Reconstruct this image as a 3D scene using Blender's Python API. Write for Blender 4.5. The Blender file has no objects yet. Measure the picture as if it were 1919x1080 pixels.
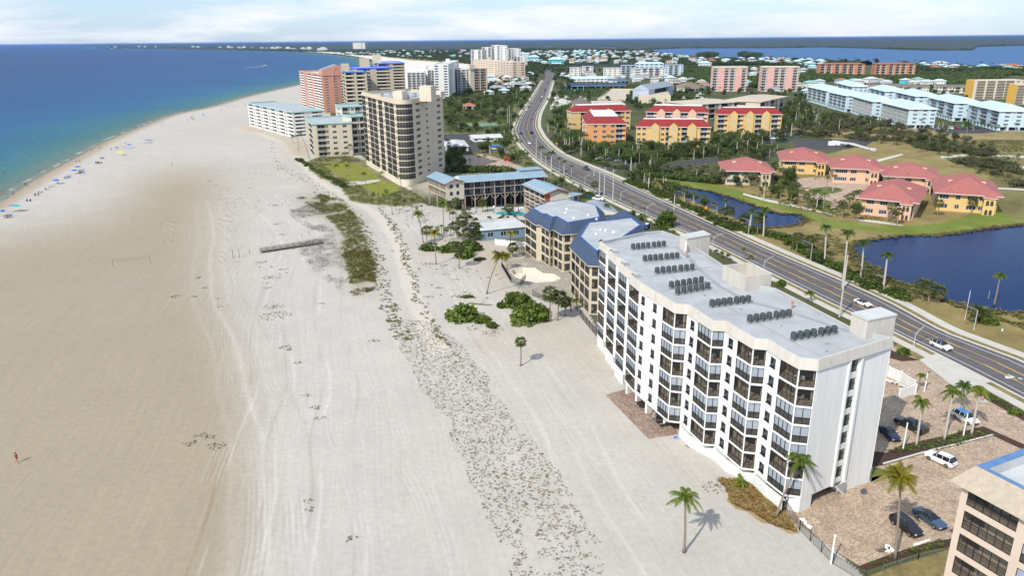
import bpy, bmesh, math, random
import numpy as np
from mathutils import Vector, Matrix
random.seed(7); np.random.seed(7)
R_=math.radians
# ------------------------------------------------------------------ camera model
CH=65.0; FP=1400.0; TH=math.atan(466/FP); RO=math.atan(18/1919.)
def P(px,py,z=0.0):
    u=(px-959.5)/FP; v=-(py-540)/FP
    c,s=math.cos(RO),math.sin(RO)
    u,v=u*c+v*s,-u*s+v*c
    d=(u,math.cos(TH)+v*math.sin(TH),-math.sin(TH)+v*math.cos(TH))
    t=(CH-z)/-d[2]
    return (d[0]*t,d[1]*t)
def P3(px,py,z=0.0):
    a=P(px,py,z); return Vector((a[0],a[1],z))
scene=bpy.context.scene
COL=scene.collection
cam=bpy.data.cameras.new('camera'); cam.sensor_width=36; cam.lens=36*FP/1919
cam.clip_start=0.5; cam.clip_end=120000
camo=bpy.data.objects.new('camera',cam); COL.objects.link(camo)
camo.location=(0,0,CH)
camo.rotation_euler=(Matrix.Rotation(math.pi/2-TH,4,'X')@Matrix.Rotation(-RO,4,'Z')).to_euler()
scene.camera=camo
# ------------------------------------------------------------------ light
SUN_EL=R_(42.5); SUN_AZ=R_(217.0)   # clockwise from +Y
w=bpy.data.worlds.new('World'); scene.world=w; w.use_nodes=True
nt=w.node_tree; nt.nodes.clear()
out=nt.nodes.new('ShaderNodeOutputWorld'); bg=nt.nodes.new('ShaderNodeBackground')
sky=nt.nodes.new('ShaderNodeTexSky'); sky.sky_type='NISHITA'; sky.sun_disc=False
sky.sun_elevation=SUN_EL; sky.sun_rotation=SUN_AZ; sky.altitude=10; sky.air_density=1.0; sky.dust_density=0.5; sky.ozone_density=2
tc=nt.nodes.new('ShaderNodeTexCoord')
mp=nt.nodes.new('ShaderNodeMapping'); mp.inputs['Scale'].default_value=(2.2,2.2,13)
no=nt.nodes.new('ShaderNodeTexNoise'); no.inputs['Scale'].default_value=2.3; no.inputs['Detail'].default_value=9; no.inputs['Roughness'].default_value=.58; no.inputs['Distortion'].default_value=.25
cr=nt.nodes.new('ShaderNodeValToRGB'); cr.color_ramp.elements[0].position=.41; cr.color_ramp.elements[1].position=.64
cr.color_ramp.elements[0].color=(0,0,0,1); cr.color_ramp.elements[1].color=(.92,.92,.92,1)
mixc=nt.nodes.new('ShaderNodeMix'); mixc.data_type='RGBA'
mixc.inputs['B'].default_value=(6.9,7.0,7.4,1)
L=nt.links.new
L(tc.outputs['Generated'],mp.inputs['Vector']); L(mp.outputs['Vector'],no.inputs['Vector'])
L(no.outputs['Fac'],cr.inputs['Fac']); L(cr.outputs['Color'],mixc.inputs['Factor'])
tint=nt.nodes.new('ShaderNodeMix'); tint.data_type='RGBA'; tint.inputs['Factor'].default_value=.5; tint.inputs['B'].default_value=(3.0,4.9,7.8,1)
L(sky.outputs['Color'],tint.inputs['A']); L(tint.outputs['Result'],mixc.inputs['A']); L(mixc.outputs['Result'],bg.inputs['Color'])
bg.inputs['Strength'].default_value=.13
L(bg.outputs['Background'],out.inputs['Surface'])
sl=bpy.data.lights.new('sun','SUN'); sl.energy=4.0; sl.angle=R_(.5); sl.color=(1,.955,.88)
so=bpy.data.objects.new('sun',sl); COL.objects.link(so); so.location=(0,0,200)
sd=Vector((math.sin(SUN_AZ)*math.cos(SUN_EL),math.cos(SUN_AZ)*math.cos(SUN_EL),math.sin(SUN_EL)))
so.rotation_euler=sd.to_track_quat('Z','Y').to_euler()
scene.view_settings.view_transform='Standard'; scene.view_settings.look='None'
scene.view_settings.exposure=0.18; scene.view_settings.gamma=1
scene.render.engine='CYCLES'
scene.cycles.max_bounces=6; scene.cycles.diffuse_bounces=2; scene.cycles.glossy_bounces=3; scene.cycles.transparent_max_bounces=10; scene.cycles.transmission_bounces=3; scene.cycles.volume_bounces=0
# ------------------------------------------------------------------ materials
MATS={}
def mat(name,col,rough=.8,var=.12,scale=1.5,bump=0,spec=.3,metal=0,detail=4,stretch=None,coord='Object',emit=None,var2=0):
    """principled with object-space noise in the base colour (weathering) and bump"""
    if name in MATS: return MATS[name]
    m=bpy.data.materials.new(name); m.use_nodes=True; MATS[name]=m
    t=m.node_tree; b=t.nodes['Principled BSDF']
    b.inputs['Roughness'].default_value=rough; b.inputs['Specular IOR Level'].default_value=spec; b.inputs['Metallic'].default_value=metal
    b.inputs['Base Color'].default_value=(*col,1)
    if var>0 or bump>0:
        tc=t.nodes.new('ShaderNodeTexCoord'); n=t.nodes.new('ShaderNodeTexNoise'); n.inputs['Scale'].default_value=scale; n.inputs['Detail'].default_value=detail; n.inputs['Roughness'].default_value=.65
        src=tc.outputs[coord]
        if stretch:
            mpp=t.nodes.new('ShaderNodeMapping'); mpp.inputs['Scale'].default_value=stretch; t.links.new(src,mpp.inputs['Vector']); src=mpp.outputs['Vector']
        t.links.new(src,n.inputs['Vector'])
    if var>0:
        r=t.nodes.new('ShaderNodeMapRange'); r.inputs['From Min'].default_value=.3; r.inputs['From Max'].default_value=.7
        r.inputs['To Min'].default_value=1-var; r.inputs['To Max'].default_value=1+var*.7
        t.links.new(n.outputs['Fac'],r.inputs['Value'])
        mx=t.nodes.new('ShaderNodeMix'); mx.data_type='RGBA'; mx.blend_type='MULTIPLY'; mx.inputs['Factor'].default_value=1
        mx.inputs['A'].default_value=(*col,1); t.links.new(r.outputs['Result'],mx.inputs['B']); t.links.new(mx.outputs['Result'],b.inputs['Base Color'])
    if bump>0:
        bp=t.nodes.new('ShaderNodeBump'); bp.inputs['Strength'].default_value=bump; bp.inputs['Distance'].default_value=.1
        t.links.new(n.outputs['Fac'],bp.inputs['Height']); t.links.new(bp.outputs['Normal'],b.inputs['Normal'])
    if emit: b.inputs['Emission Color'].default_value=(*emit,1); b.inputs['Emission Strength'].default_value=1
    return m
def leafmat(name,c1,c2,scale=.9,trans=.35,rough=.55):
    """foliage: colour varies per leaf clump by world-space noise, plus translucency"""
    if name in MATS: return MATS[name]
    m=bpy.data.materials.new(name); m.use_nodes=True; MATS[name]=m
    t=m.node_tree; b=t.nodes['Principled BSDF']; b.inputs['Roughness'].default_value=rough; b.inputs['Specular IOR Level'].default_value=.25
    g=t.nodes.new('ShaderNodeNewGeometry'); n=t.nodes.new('ShaderNodeTexNoise'); n.inputs['Scale'].default_value=scale; n.inputs['Detail'].default_value=5; n.inputs['Roughness'].default_value=.7
    t.links.new(g.outputs['Position'],n.inputs['Vector'])
    r=t.nodes.new('ShaderNodeValToRGB'); r.color_ramp.elements[0].position=.35; r.color_ramp.elements[1].position=.65
    r.color_ramp.elements[0].color=(*c1,1); r.color_ramp.elements[1].color=(*c2,1)
    t.links.new(n.outputs['Fac'],r.inputs['Fac'])
    o=t.nodes.new('ShaderNodeObjectInfo'); hs=t.nodes.new('ShaderNodeHueSaturation')
    mr=t.nodes.new('ShaderNodeMapRange'); mr.inputs['To Min'].default_value=.72; mr.inputs['To Max'].default_value=1.25
    t.links.new(o.outputs['Random'],mr.inputs['Value']); t.links.new(mr.outputs['Result'],hs.inputs['Value'])
    t.links.new(r.outputs['Color'],hs.inputs['Color'])
    t.links.new(hs.outputs['Color'],b.inputs['Base Color'])
    tr=t.nodes.new('ShaderNodeBsdfTranslucent'); t.links.new(hs.outputs['Color'],tr.inputs['Color'])
    mx=t.nodes.new('ShaderNodeMixShader'); mx.inputs['Fac'].default_value=trans
    t.links.new(b.outputs['BSDF'],mx.inputs[1]); t.links.new(tr.outputs['BSDF'],mx.inputs[2])
    t.links.new(mx.outputs['Shader'],t.nodes['Material Output'].inputs['Surface'])
    return m
# ------------------------------------------------------------------ object helpers
def tag(o,label=None,cat=None,group=None,kind=None):
    if label: o['label']=label
    if cat: o['category']=cat
    if group: o['group']=group
    if kind: o['kind']=kind
    return o
def thing(name,label,cat,loc=(0,0,0),rotz=0,group=None):
    o=bpy.data.objects.new(name,None); COL.objects.link(o); o.empty_display_size=.5
    o.location=(loc[0],loc[1],loc[2] if len(loc)>2 else 0); o.rotation_euler=(0,0,rotz)
    return tag(o,label,cat,group)
def copy_tree(src,loc=None,rotz=None,sc=None,label=None,group=None,parent=None,cat=None):
    c=src.copy(); COL.objects.link(c)
    if parent is not None: c.parent=parent
    if loc is not None: c.location=(loc[0],loc[1],loc[2] if len(loc)>2 else 0)
    if rotz is not None: c.rotation_euler=(0,0,rotz)
    if sc is not None: c.scale=(sc,sc,sc) if not hasattr(sc,'__len__') else sc
    if label: c['label']=label
    if group: c['group']=group
    if cat: c['category']=cat
    for ch in KIDS.get(src.as_pointer(),[]):
        copy_tree(ch,parent=c)
    return c
KIDS={}
def link(name,me,parent=None,label=None):
    o=bpy.data.objects.new(name,me); COL.objects.link(o)
    if parent is not None:
        o.parent=parent; KIDS.setdefault(parent.as_pointer(),[]).append(o)
    if label: o['label']=label
    return o
class MB:
    def __init__(s): s.v=[]; s.f=[]; s.m=[]; s.mi=0
    def face(s,pts,mi=None):
        n=len(s.v); s.v+= [tuple(p) for p in pts]; s.f.append(tuple(range(n,n+len(pts)))); s.m.append(s.mi if mi is None else mi)
    def prism(s,poly,z0,z1,mi=None,top=True,bot=False,tmi=None):
        n=len(poly)
        a=sum(poly[i][0]*poly[(i+1)%n][1]-poly[(i+1)%n][0]*poly[i][1] for i in range(n))
        if a<0: poly=poly[::-1]
        for i in range(n):
            p,q=poly[i],poly[(i+1)%n]
            s.face([(p[0],p[1],z0),(q[0],q[1],z0),(q[0],q[1],z1),(p[0],p[1],z1)],mi)
        if top: s.face([(p[0],p[1],z1) for p in poly],mi if tmi is None else tmi)
        if bot: s.face([(p[0],p[1],z0) for p in reversed(poly)],mi)
    def box(s,c,d,mi=None,rot=0,bot=True):
        x,y,z=d[0]/2,d[1]/2,d[2]/2; co,si=math.cos(rot),math.sin(rot)
        pl=[(c[0]+a*co-b*si,c[1]+a*si+b*co) for a,b in((-x,-y),(x,-y),(x,y),(-x,y))]
        s.prism(pl,c[2]-z,c[2]+z,mi,bot=bot)
    def beam(s,p,q,r,n=6,mi=None,r2=None,cap=True):
        s.tube([p,q],[r,r if r2 is None else r2],n,mi,cap)
    def tube(s,pts,rad,n=8,mi=None,cap=True):
        pts=[Vector(p) for p in pts]; rings=[]
        for i,p in enumerate(pts):
            t=(pts[min(i+1,len(pts)-1)]-pts[max(i-1,0)])
            if t.length<1e-9: t=Vector((0,0,1))
            t.normalize(); a=Vector((0,0,1)) if abs(t.z)<.9 else Vector((1,0,0))
            u=t.cross(a).normalized(); w_=t.cross(u)
            b=len(s.v)
            for k in range(n):
                an=2*math.pi*k/n; s.v.append(tuple(p+(u*math.cos(an)+w_*math.sin(an))*rad[i]))
            rings.append(b)
        for i in range(len(pts)-1):
            for k in range(n):
                a,b=rings[i],rings[i+1]; s.f.append((a+k,b+k,b+(k+1)%n,a+(k+1)%n)); s.m.append(s.mi if mi is None else mi)
        if cap:
            s.f.append(tuple(rings[0]+k for k in range(n))); s.m.append(s.mi if mi is None else mi)
            s.f.append(tuple(rings[-1]+k for k in reversed(range(n)))); s.m.append(s.mi if mi is None else mi)
    def lathe(s,prof,c=(0,0,0),n=12,mi=None):
        rings=[]
        for r,z in prof:
            b=len(s.v)
            for k in range(n):
                an=2*math.pi*k/n; s.v.append((c[0]+r*math.cos(an),c[1]+r*math.sin(an),c[2]+z))
            rings.append(b)
        for i in range(len(prof)-1):
            a,b=rings[i],rings[i+1]
            for k in range(n):
                s.f.append((a+k,a+(k+1)%n,b+(k+1)%n,b+k)); s.m.append(s.mi if mi is None else mi)
        s.f.append(tuple(rings[-1]+k for k in range(n))); s.m.append(s.mi if mi is None else mi)
    def mesh(s,name,mats,origin=(0,0,0),smooth=False):
        me=bpy.data.meshes.new(name)
        ox,oy,oz=origin
        me.from_pydata([(x-ox,y-oy,z-oz) for x,y,z in s.v],[],s.f)
        for m in mats: me.materials.append(m)
        me.polygons.foreach_set('material_index',s.m)
        if smooth: me.polygons.foreach_set('use_smooth',[True]*len(s.f))
        me.update(); return me
    def build(s,name,mats,parent=None,label=None,smooth=False,local=False):
        if not isinstance(mats,(list,tuple)): mats=[mats]
        org=(0,0,0)
        if parent is not None and not local: org=tuple(parent.location)
        if not s.f: return None
        return link(name,s.mesh(name,mats,org,smooth),parent,label)
def npmesh(name,verts,quads,mats,mi=None,smooth=False):
    me=bpy.data.meshes.new(name); nv=len(verts); nf,k=quads.shape
    me.vertices.add(nv); me.vertices.foreach_set('co',np.ascontiguousarray(verts,dtype=np.float32).ravel())
    me.loops.add(nf*k); me.loops.foreach_set('vertex_index',np.ascontiguousarray(quads,dtype=np.int32).ravel())
    me.polygons.add(nf); me.polygons.foreach_set('loop_start',np.arange(0,nf*k,k,dtype=np.int32))
    for m in mats: me.materials.append(m)
    if mi is not None: me.polygons.foreach_set('material_index',np.ascontiguousarray(mi,dtype=np.int32))
    if smooth: me.polygons.foreach_set('use_smooth',np.ones(nf,dtype=bool))
    me.update(calc_edges=True); return me
# ------------------------------------------------------------------ numpy noise / geometry
def vnoise(x,y,seed=0):
    xi=np.floor(x).astype(np.int64); yi=np.floor(y).astype(np.int64); fx=x-xi; fy=y-yi
    fx=fx*fx*(3-2*fx); fy=fy*fy*(3-2*fy)
    def h(a,b):
        n=(a*374761393+b*668265263+seed*144665)&0x7fffffff; n=((n^(n>>13))*1274126177)&0x7fffffff; n=n^(n>>16)
        return (n&0xffff)/65535.
    return (h(xi,yi)*(1-fx)+h(xi+1,yi)*fx)*(1-fy)+(h(xi,yi+1)*(1-fx)+h(xi+1,yi+1)*fx)*fy
def fbm(x,y,s,o=4,seed=0):
    r=0;a=.5;t=0
    for i in range(o):
        r=r+a*vnoise(x/s,y/s,seed+i*17); t+=a; a*=.55; s/=2.1
    return r/t
def inpoly(x,y,poly):
    r=np.zeros(x.shape,bool); n=len(poly)
    for i in range(n):
        x0,y0=poly[i]; x1,y1=poly[(i+1)%n]
        if y0==y1: continue
        c=((y0>y)!=(y1>y))&(x<(x1-x0)*(y-y0)/(y1-y0)+x0); r^=c
    return r
def dpoly(x,y,pl):
    """distance to a polyline, plus arc length of the nearest point, signed side (+ = right of direction)"""
    best=np.full(x.shape,1e18); s=np.zeros(x.shape); side=np.zeros(x.shape); L0=0
    for (x0,y0),(x1,y1) in zip(pl[:-1],pl[1:]):
        dx,dy=x1-x0,y1-y0; l=math.hypot(dx,dy)
        if l<1e-6: continue
        t=np.clip(((x-x0)*dx+(y-y0)*dy)/(l*l),0,1); ex=x-x0-t*dx; ey=y-y0-t*dy; d=ex*ex+ey*ey
        m=d<best; best=np.where(m,d,best); s=np.where(m,L0+t*l,s); side=np.where(m,np.sign((x-x0)*dy-(y-y0)*dx),side); L0+=l
    return np.sqrt(best),s,side
def smooth_line(pts,step=4,closed=False):
    """Catmull-Rom through points"""
    n=len(pts); o=[]
    rng=range(n if closed else n-1)
    for i in rng:
        p0=pts[(i-1)%n] if closed or i>0 else pts[0]; p1=pts[i]; p2=pts[(i+1)%n]; p3=pts[(i+2)%n] if closed or i+2<n else pts[-1]
        l=math.hypot(p2[0]-p1[0],p2[1]-p1[1]); k=max(1,int(l/step))
        for j in range(k):
            t=j/k; q=[]
            for a in(0,1):
                q.append(.5*((2*p1[a])+(-p0[a]+p2[a])*t+(2*p0[a]-5*p1[a]+4*p2[a]-p3[a])*t*t+(-p0[a]+3*p1[a]-3*p2[a]+p3[a])*t**3))
            o.append(tuple(q))
    if not closed: o.append(tuple(pts[-1][:2]))
    return o
def offs(pl,d):
    """offset a polyline to its right by d"""
    o=[]; n=len(pl)
    for i in range(n):
        a=pl[max(0,i-1)]; b=pl[min(n-1,i+1)]; dx,dy=b[0]-a[0],b[1]-a[1]; l=math.hypot(dx,dy) or 1
        o.append((pl[i][0]+dy/l*d,pl[i][1]-dx/l*d))
    return o
def strip(mb,a,b,z,mi=None,z2=None):
    for i in range(len(a)-1):
        mb.face([(*a[i],z),(*b[i],z if z2 is None else z2),(*b[i+1],z if z2 is None else z2),(*a[i+1],z)][::-1],mi)
def tri_poly(mb,poly,z,mi=None):
    from mathutils.geometry import tessellate_polygon
    n=len(mb.v); mb.v+=[(p[0],p[1],z) for p in poly]
    a=sum(poly[i][0]*poly[(i+1)%len(poly)][1]-poly[(i+1)%len(poly)][0]*poly[i][1] for i in range(len(poly)))
    for t in tessellate_polygon([[Vector((p[0],p[1],0)) for p in poly]]):
        c=(poly[t[1]][0]-poly[t[0]][0])*(poly[t[2]][1]-poly[t[0]][1])-(poly[t[2]][0]-poly[t[0]][0])*(poly[t[1]][1]-poly[t[0]][1])
        t=t if c>0 else t[::-1]
        mb.f.append(tuple(n+k for k in t)); mb.m.append(mb.mi if mi is None else mi)
def sheet(name,px,z,m,world=False,rounded=False,kind='structure',thick=0,step=3):
    poly=px if world else [P(*p) for p in px]
    if rounded: poly=smooth_line(poly,step,closed=True)
    mb=MB(); tri_poly(mb,poly,z)
    if thick:
        n=len(poly)
        a=sum(poly[i][0]*poly[(i+1)%n][1]-poly[(i+1)%n][0]*poly[i][1] for i in range(n))
        q=poly if a>0 else poly[::-1]
        for i in range(n):
            mb.face([(*q[i],z-thick),(*q[(i+1)%n],z-thick),(*q[(i+1)%n],z),(*q[i],z)])
    o=mb.build(name,m); tag(o,kind=kind); return o
ORD=['first','second','third','fourth','fifth','sixth','seventh','eighth','ninth','tenth','eleventh','twelfth','thirteenth','fourteenth','fifteenth','sixteenth','seventeenth','eighteenth','nineteenth','twentieth']
# ------------------------------------------------------------------ land: one fan-shaped sheet to the horizon
SHORE_PX=[(-560,1000),(-300,650),(-80,440),(0,388),(50,354),(100,323),(160,291),(200,268),(262,241),(330,215),(400,200),(470,180),(530,166),(575,156),(640,141),(695,129),(706,123),(692,114),(660,107),(600,99.5),(540,96.4),(460,94.3),(380,92.6),(300,91.6),(240,91),(188,90.3),(180,89),(205,87),(170,85.6),(120,84.6)]
shore=[P(*p) for p in SHORE_PX]; shore=smooth_line(shore[:24],15)+shore[24:]
shore.append((-60000,58000)) ; SEAPOLY=shore+[(-90000,58000),(-90000,-200),(shore[0][0],-200)]
ys=[38.]
while ys[-1]<3200: ys.append(ys[-1]*1.0058)
while ys[-1]<70000: ys.append(ys[-1]*1.05)
ys=np.array(ys); ts=np.linspace(-1.05,1.0,760)
X=(ys[:,None]*ts[None,:]); Y=np.repeat(ys[:,None],len(ts),1)
def fan_quads(nr,nc):
    i=np.arange(nr*nc).reshape(nr,nc); return np.stack([i[:-1,:-1],i[:-1,1:],i[1:,1:],i[1:,:-1]],-1).reshape(-1,4)
ins=inpoly(X,Y,SEAPOLY); ds,_,_=dpoly(X,Y,shore); sdist=np.where(ins,-ds,ds)
jx=(fbm(X,Y,9,3,1)-.5)*10; jy=(fbm(X,Y,9,3,5)-.5)*10; sc_=np.clip(Y/300,.25,6)
JX=X+jx*sc_; JY=Y+jy*sc_
def cm(c): return np.array(c)
col=np.zeros(X.shape+(3,)); col[:]=cm((.085,.092,.042))
n1=fbm(X,Y,30,4,3)[...,None]; n2=fbm(X,Y,6,4,9)[...,None]; n3=fbm(X,Y,300,4,13)[...,None]
col=col*(.7+.6*n1)
def blur(a,k):
    for ax,kk in ((0,k),(1,k)):
        c=np.cumsum(np.pad(a,[(kk+1,kk) if i==ax else (0,0) for i in range(a.ndim)],mode='edge'),axis=ax)
        a=(np.take(c,range(2*kk+1,c.shape[ax]),ax)-np.take(c,range(0,c.shape[ax]-2*kk-1),ax))/(2*kk+1)
    return a
def patch(px,c,vary=.1,jit=1,world=False,soft=None):
    poly=px if world else [P(*p) for p in px]
    m=inpoly(X+(JX-X)*jit,Y+(JY-Y)*jit,poly)
    cc=cm(c)*(1+vary*(n2-.5)*2+vary*(n1-.5))
    if soft:
        f=blur(blur(m.astype(float),soft),soft)[...,None]; col[:]=col*(1-f)+cc*f; return m
    col[m]=cc[m]
    return m
# far mainland and mangrove: dark olive, bluer through the haze
far=(Y>1900); col[far]=(cm((.045,.062,.035))*(.6+.8*n3))[far]
WHITE=(.462,.427,.372)
beach=patch(SHORE_PX[:15]+[(600,175),(640,262),(700,310),(745,345),(800,385),(900,400),(960,465),(1010,500),(1075,545),(1110,600),(1130,650),(1300,830),(1500,940),(1530,1000),(1640,1100),(1700,1500),(-900,1500)],WHITE,.05,0)
# far beaches
patch([(560,172),(640,150),(705,132),(712,122),(695,110),(640,101),(560,95.5),(470,93),(380,91.8),(300,91),(240,90.6),(190,90.2),(300,90.2),(420,91.4),(520,93),(600,96),(680,100.5),(730,104),(770,110),(900,120),(960,128),(960,142),(800,160),(640,200),(560,200)],(.66,.61,.53),.05,0)
patch([(712,101),(900,112),(960,120),(940,127),(860,118),(770,112.5),(720,106)],(.27,.22,.10),.3,.3)
# tan, darker sand of the broad flat
tan=[(-900,1500),(-900,560),(-200,500),(60,430),(190,408),(262,345),(300,322),(345,312),(425,318),(412,380),(395,450),(398,520),(425,585),(448,650),(462,760),(470,880),(458,1100),(440,1500)]
m1=patch(tan,(.47,.365,.245),.06,.6)
# soften the tan patch by blurring its mask
mt=blur(blur(inpoly(X+(JX-X)*1.2,Y+(JY-Y)*1.2,[P(*p) for p in tan]).astype(float),16),16)[...,None]
nb=fbm(X,Y,60,4,77)[...,None]
base=cm(WHITE)*(1+.07*(n2-.5)*2+.10*(nb-.5))
tanc=cm((.33,.272,.195))*(1+.08*(nb-.5)*2+.06*(n2-.5))
mt=np.clip(mt*(.75+.5*nb),0,1)
land=base*(1-mt)+tanc*mt
col[beach]=land[beach]
# the paler half-tan shore side, and darker wet sand at the water
shoreband=(sdist>0)&(sdist<60)&(Y<1500)&beach
wet=np.clip(1-sdist/7.,0,1)[...,None]; wcol=cm((.36,.28,.20))
col=np.where((sdist>-80)[...,None]&(Y<2500)[...,None],col*(1-wet)+wcol*wet,col)
# disturbed tan dune soil near the motel and old pool
patch([(770,470),(830,455),(880,450),(960,450),(985,485),(1000,520),(945,560),(930,520),(900,480),(820,480),(770,490)],(.43,.36,.28),.1,soft=7)
patch([(860,640),(1000,610),(1100,612),(1160,690),(1130,700),(1050,650),(900,655)],(.44,.38,.30),.08,soft=9)
# track along the dune: pale lane
TRACK_PX=[(1010,1500),(960,1080),(905,900),(868,760),(835,680),(800,610),(775,560),(755,490),(735,440),(700,400),(650,370),(600,340),(570,310),(548,290),(528,268),(505,258),(470,246),(440,243)]
track=smooth_line([P(*p) for p in TRACK_PX],4)
tm=(Y<700)
dt=np.full(X.shape,1e9); st=np.zeros(X.shape); sg=np.zeros(X.shape)
dt[tm],st[tm],sg[tm]=dpoly(X[tm],Y[tm],track)
fl=sg*dt
# rut lines parallel to the dune line
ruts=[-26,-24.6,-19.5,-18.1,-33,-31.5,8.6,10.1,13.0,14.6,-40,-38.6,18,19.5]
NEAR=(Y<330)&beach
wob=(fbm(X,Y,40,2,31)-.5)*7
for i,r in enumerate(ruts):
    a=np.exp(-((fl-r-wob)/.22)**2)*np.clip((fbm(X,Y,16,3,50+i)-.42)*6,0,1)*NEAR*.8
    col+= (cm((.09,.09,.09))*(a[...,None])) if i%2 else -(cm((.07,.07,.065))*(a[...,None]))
lane=np.exp(-((fl)/2.3)**6)*(Y<700)*(Y>150); col=col*(1-lane[...,None]*.55)+cm((.60,.53,.44))*lane[...,None]*.55
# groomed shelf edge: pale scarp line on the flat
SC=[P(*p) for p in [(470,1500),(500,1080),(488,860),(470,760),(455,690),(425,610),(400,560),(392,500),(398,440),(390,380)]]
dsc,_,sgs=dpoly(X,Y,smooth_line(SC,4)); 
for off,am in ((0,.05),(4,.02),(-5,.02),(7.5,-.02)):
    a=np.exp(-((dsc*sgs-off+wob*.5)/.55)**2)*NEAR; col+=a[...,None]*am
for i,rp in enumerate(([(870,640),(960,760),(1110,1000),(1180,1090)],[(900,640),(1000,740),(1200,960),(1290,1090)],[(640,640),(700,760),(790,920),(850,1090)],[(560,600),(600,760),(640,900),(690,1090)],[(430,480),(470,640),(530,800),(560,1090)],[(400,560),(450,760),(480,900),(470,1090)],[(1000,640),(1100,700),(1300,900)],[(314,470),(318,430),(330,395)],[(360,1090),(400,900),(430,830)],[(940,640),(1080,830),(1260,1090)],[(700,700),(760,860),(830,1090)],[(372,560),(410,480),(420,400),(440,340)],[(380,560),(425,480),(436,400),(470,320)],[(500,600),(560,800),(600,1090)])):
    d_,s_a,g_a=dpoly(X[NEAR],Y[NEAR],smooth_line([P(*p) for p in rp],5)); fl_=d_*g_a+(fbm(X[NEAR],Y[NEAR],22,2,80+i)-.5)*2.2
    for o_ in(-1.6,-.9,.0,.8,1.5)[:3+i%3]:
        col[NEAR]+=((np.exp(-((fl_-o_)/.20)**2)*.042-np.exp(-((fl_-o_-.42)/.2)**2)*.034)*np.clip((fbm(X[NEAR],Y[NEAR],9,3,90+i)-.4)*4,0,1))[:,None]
# greens and browns between the dune and the buildings
patch([(575,303),(600,293),(640,288),(690,300),(730,315),(790,350),(800,378),(755,386),(700,386),(655,376),(640,352),(602,336)],(.20,.185,.10),.5,.5)
patch([(556,372),(590,362),(640,375),(672,412),(690,460),(706,500),(700,548),(660,556),(650,520),(630,470),(640,440),(600,400)],(.33,.29,.21),.25,.9,soft=5)
patch([(455,245),(520,252),(545,290),(575,300),(560,280),(600,290),(640,285),(620,262),(560,262),(480,238),(462,232)],(.44,.37,.28),.12,.3,soft=3)
patch([(610,262),(700,262),(760,330),(800,370),(830,360),(790,300),(760,260)],(.40,.35,.27),.2,.3,soft=3)
# east of the road: rough brown grass with green lawns
patch([(1170,350),(1240,335),(1500,300),(1700,250),(1919,235),(2300,230),(2500,1000),(1919,700),(1700,600),(1500,500),(1300,410),(1180,370)],(.235,.185,.075),.35,.5)
patch([(1190,320),(1230,318),(1300,338),(1370,352),(1440,375),(1480,385),(1560,412),(1640,424),(1760,420),(1830,400),(1880,372),(2000,330),(2000,410),(1919,416),(1850,424),(1760,438),(1690,440),(1560,425),(1480,396),(1400,378),(1330,356),(1270,345),(1210,330)],(.150,.185,.035),.3,.35)
patch([(1480,240),(1919,238),(1919,300),(1880,290),(1700,262),(1560,262)],(.26,.205,.095),.3,.5)
patch([(1700,262),(1919,262),(1919,420),(1870,390),(1850,330),(1760,290)],(.17,.15,.06),.45,.5)
# urban ground left of the road
patch([(830,250),(905,215),(960,190),(985,170),(1000,200),(970,240),(985,290),(1040,335),(980,335),(900,330),(840,330)],(.16,.155,.07),.35,.4)
ZG=np.where(sdist<0,np.maximum(sdist*.03,-6),0); ZG=np.where(inpoly(X,Y,[P(*p) for p in ((952,509),(960,501),(980,498),(1003,499),(1018,508),(1040,511),(1055,522),(1045,531),(1003,534),(978,530),(964,522))]),-2.2,ZG)
gsheet=npmesh('ground',np.stack([X,Y,ZG],-1).reshape(-1,3),fan_quads(*X.shape),[])
at=gsheet.color_attributes.new('tint','FLOAT_COLOR','POINT')
at.data.foreach_set('color',np.concatenate([np.clip(col,0.01,1),np.ones(X.shape+(1,))],-1).astype(np.float32).ravel())
at2=gsheet.attributes.new('flow','FLOAT_VECTOR','POINT')
at2.data.foreach_set('vector',np.stack([fl,st,beach.astype(float)],-1).astype(np.float32).ravel())
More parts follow.
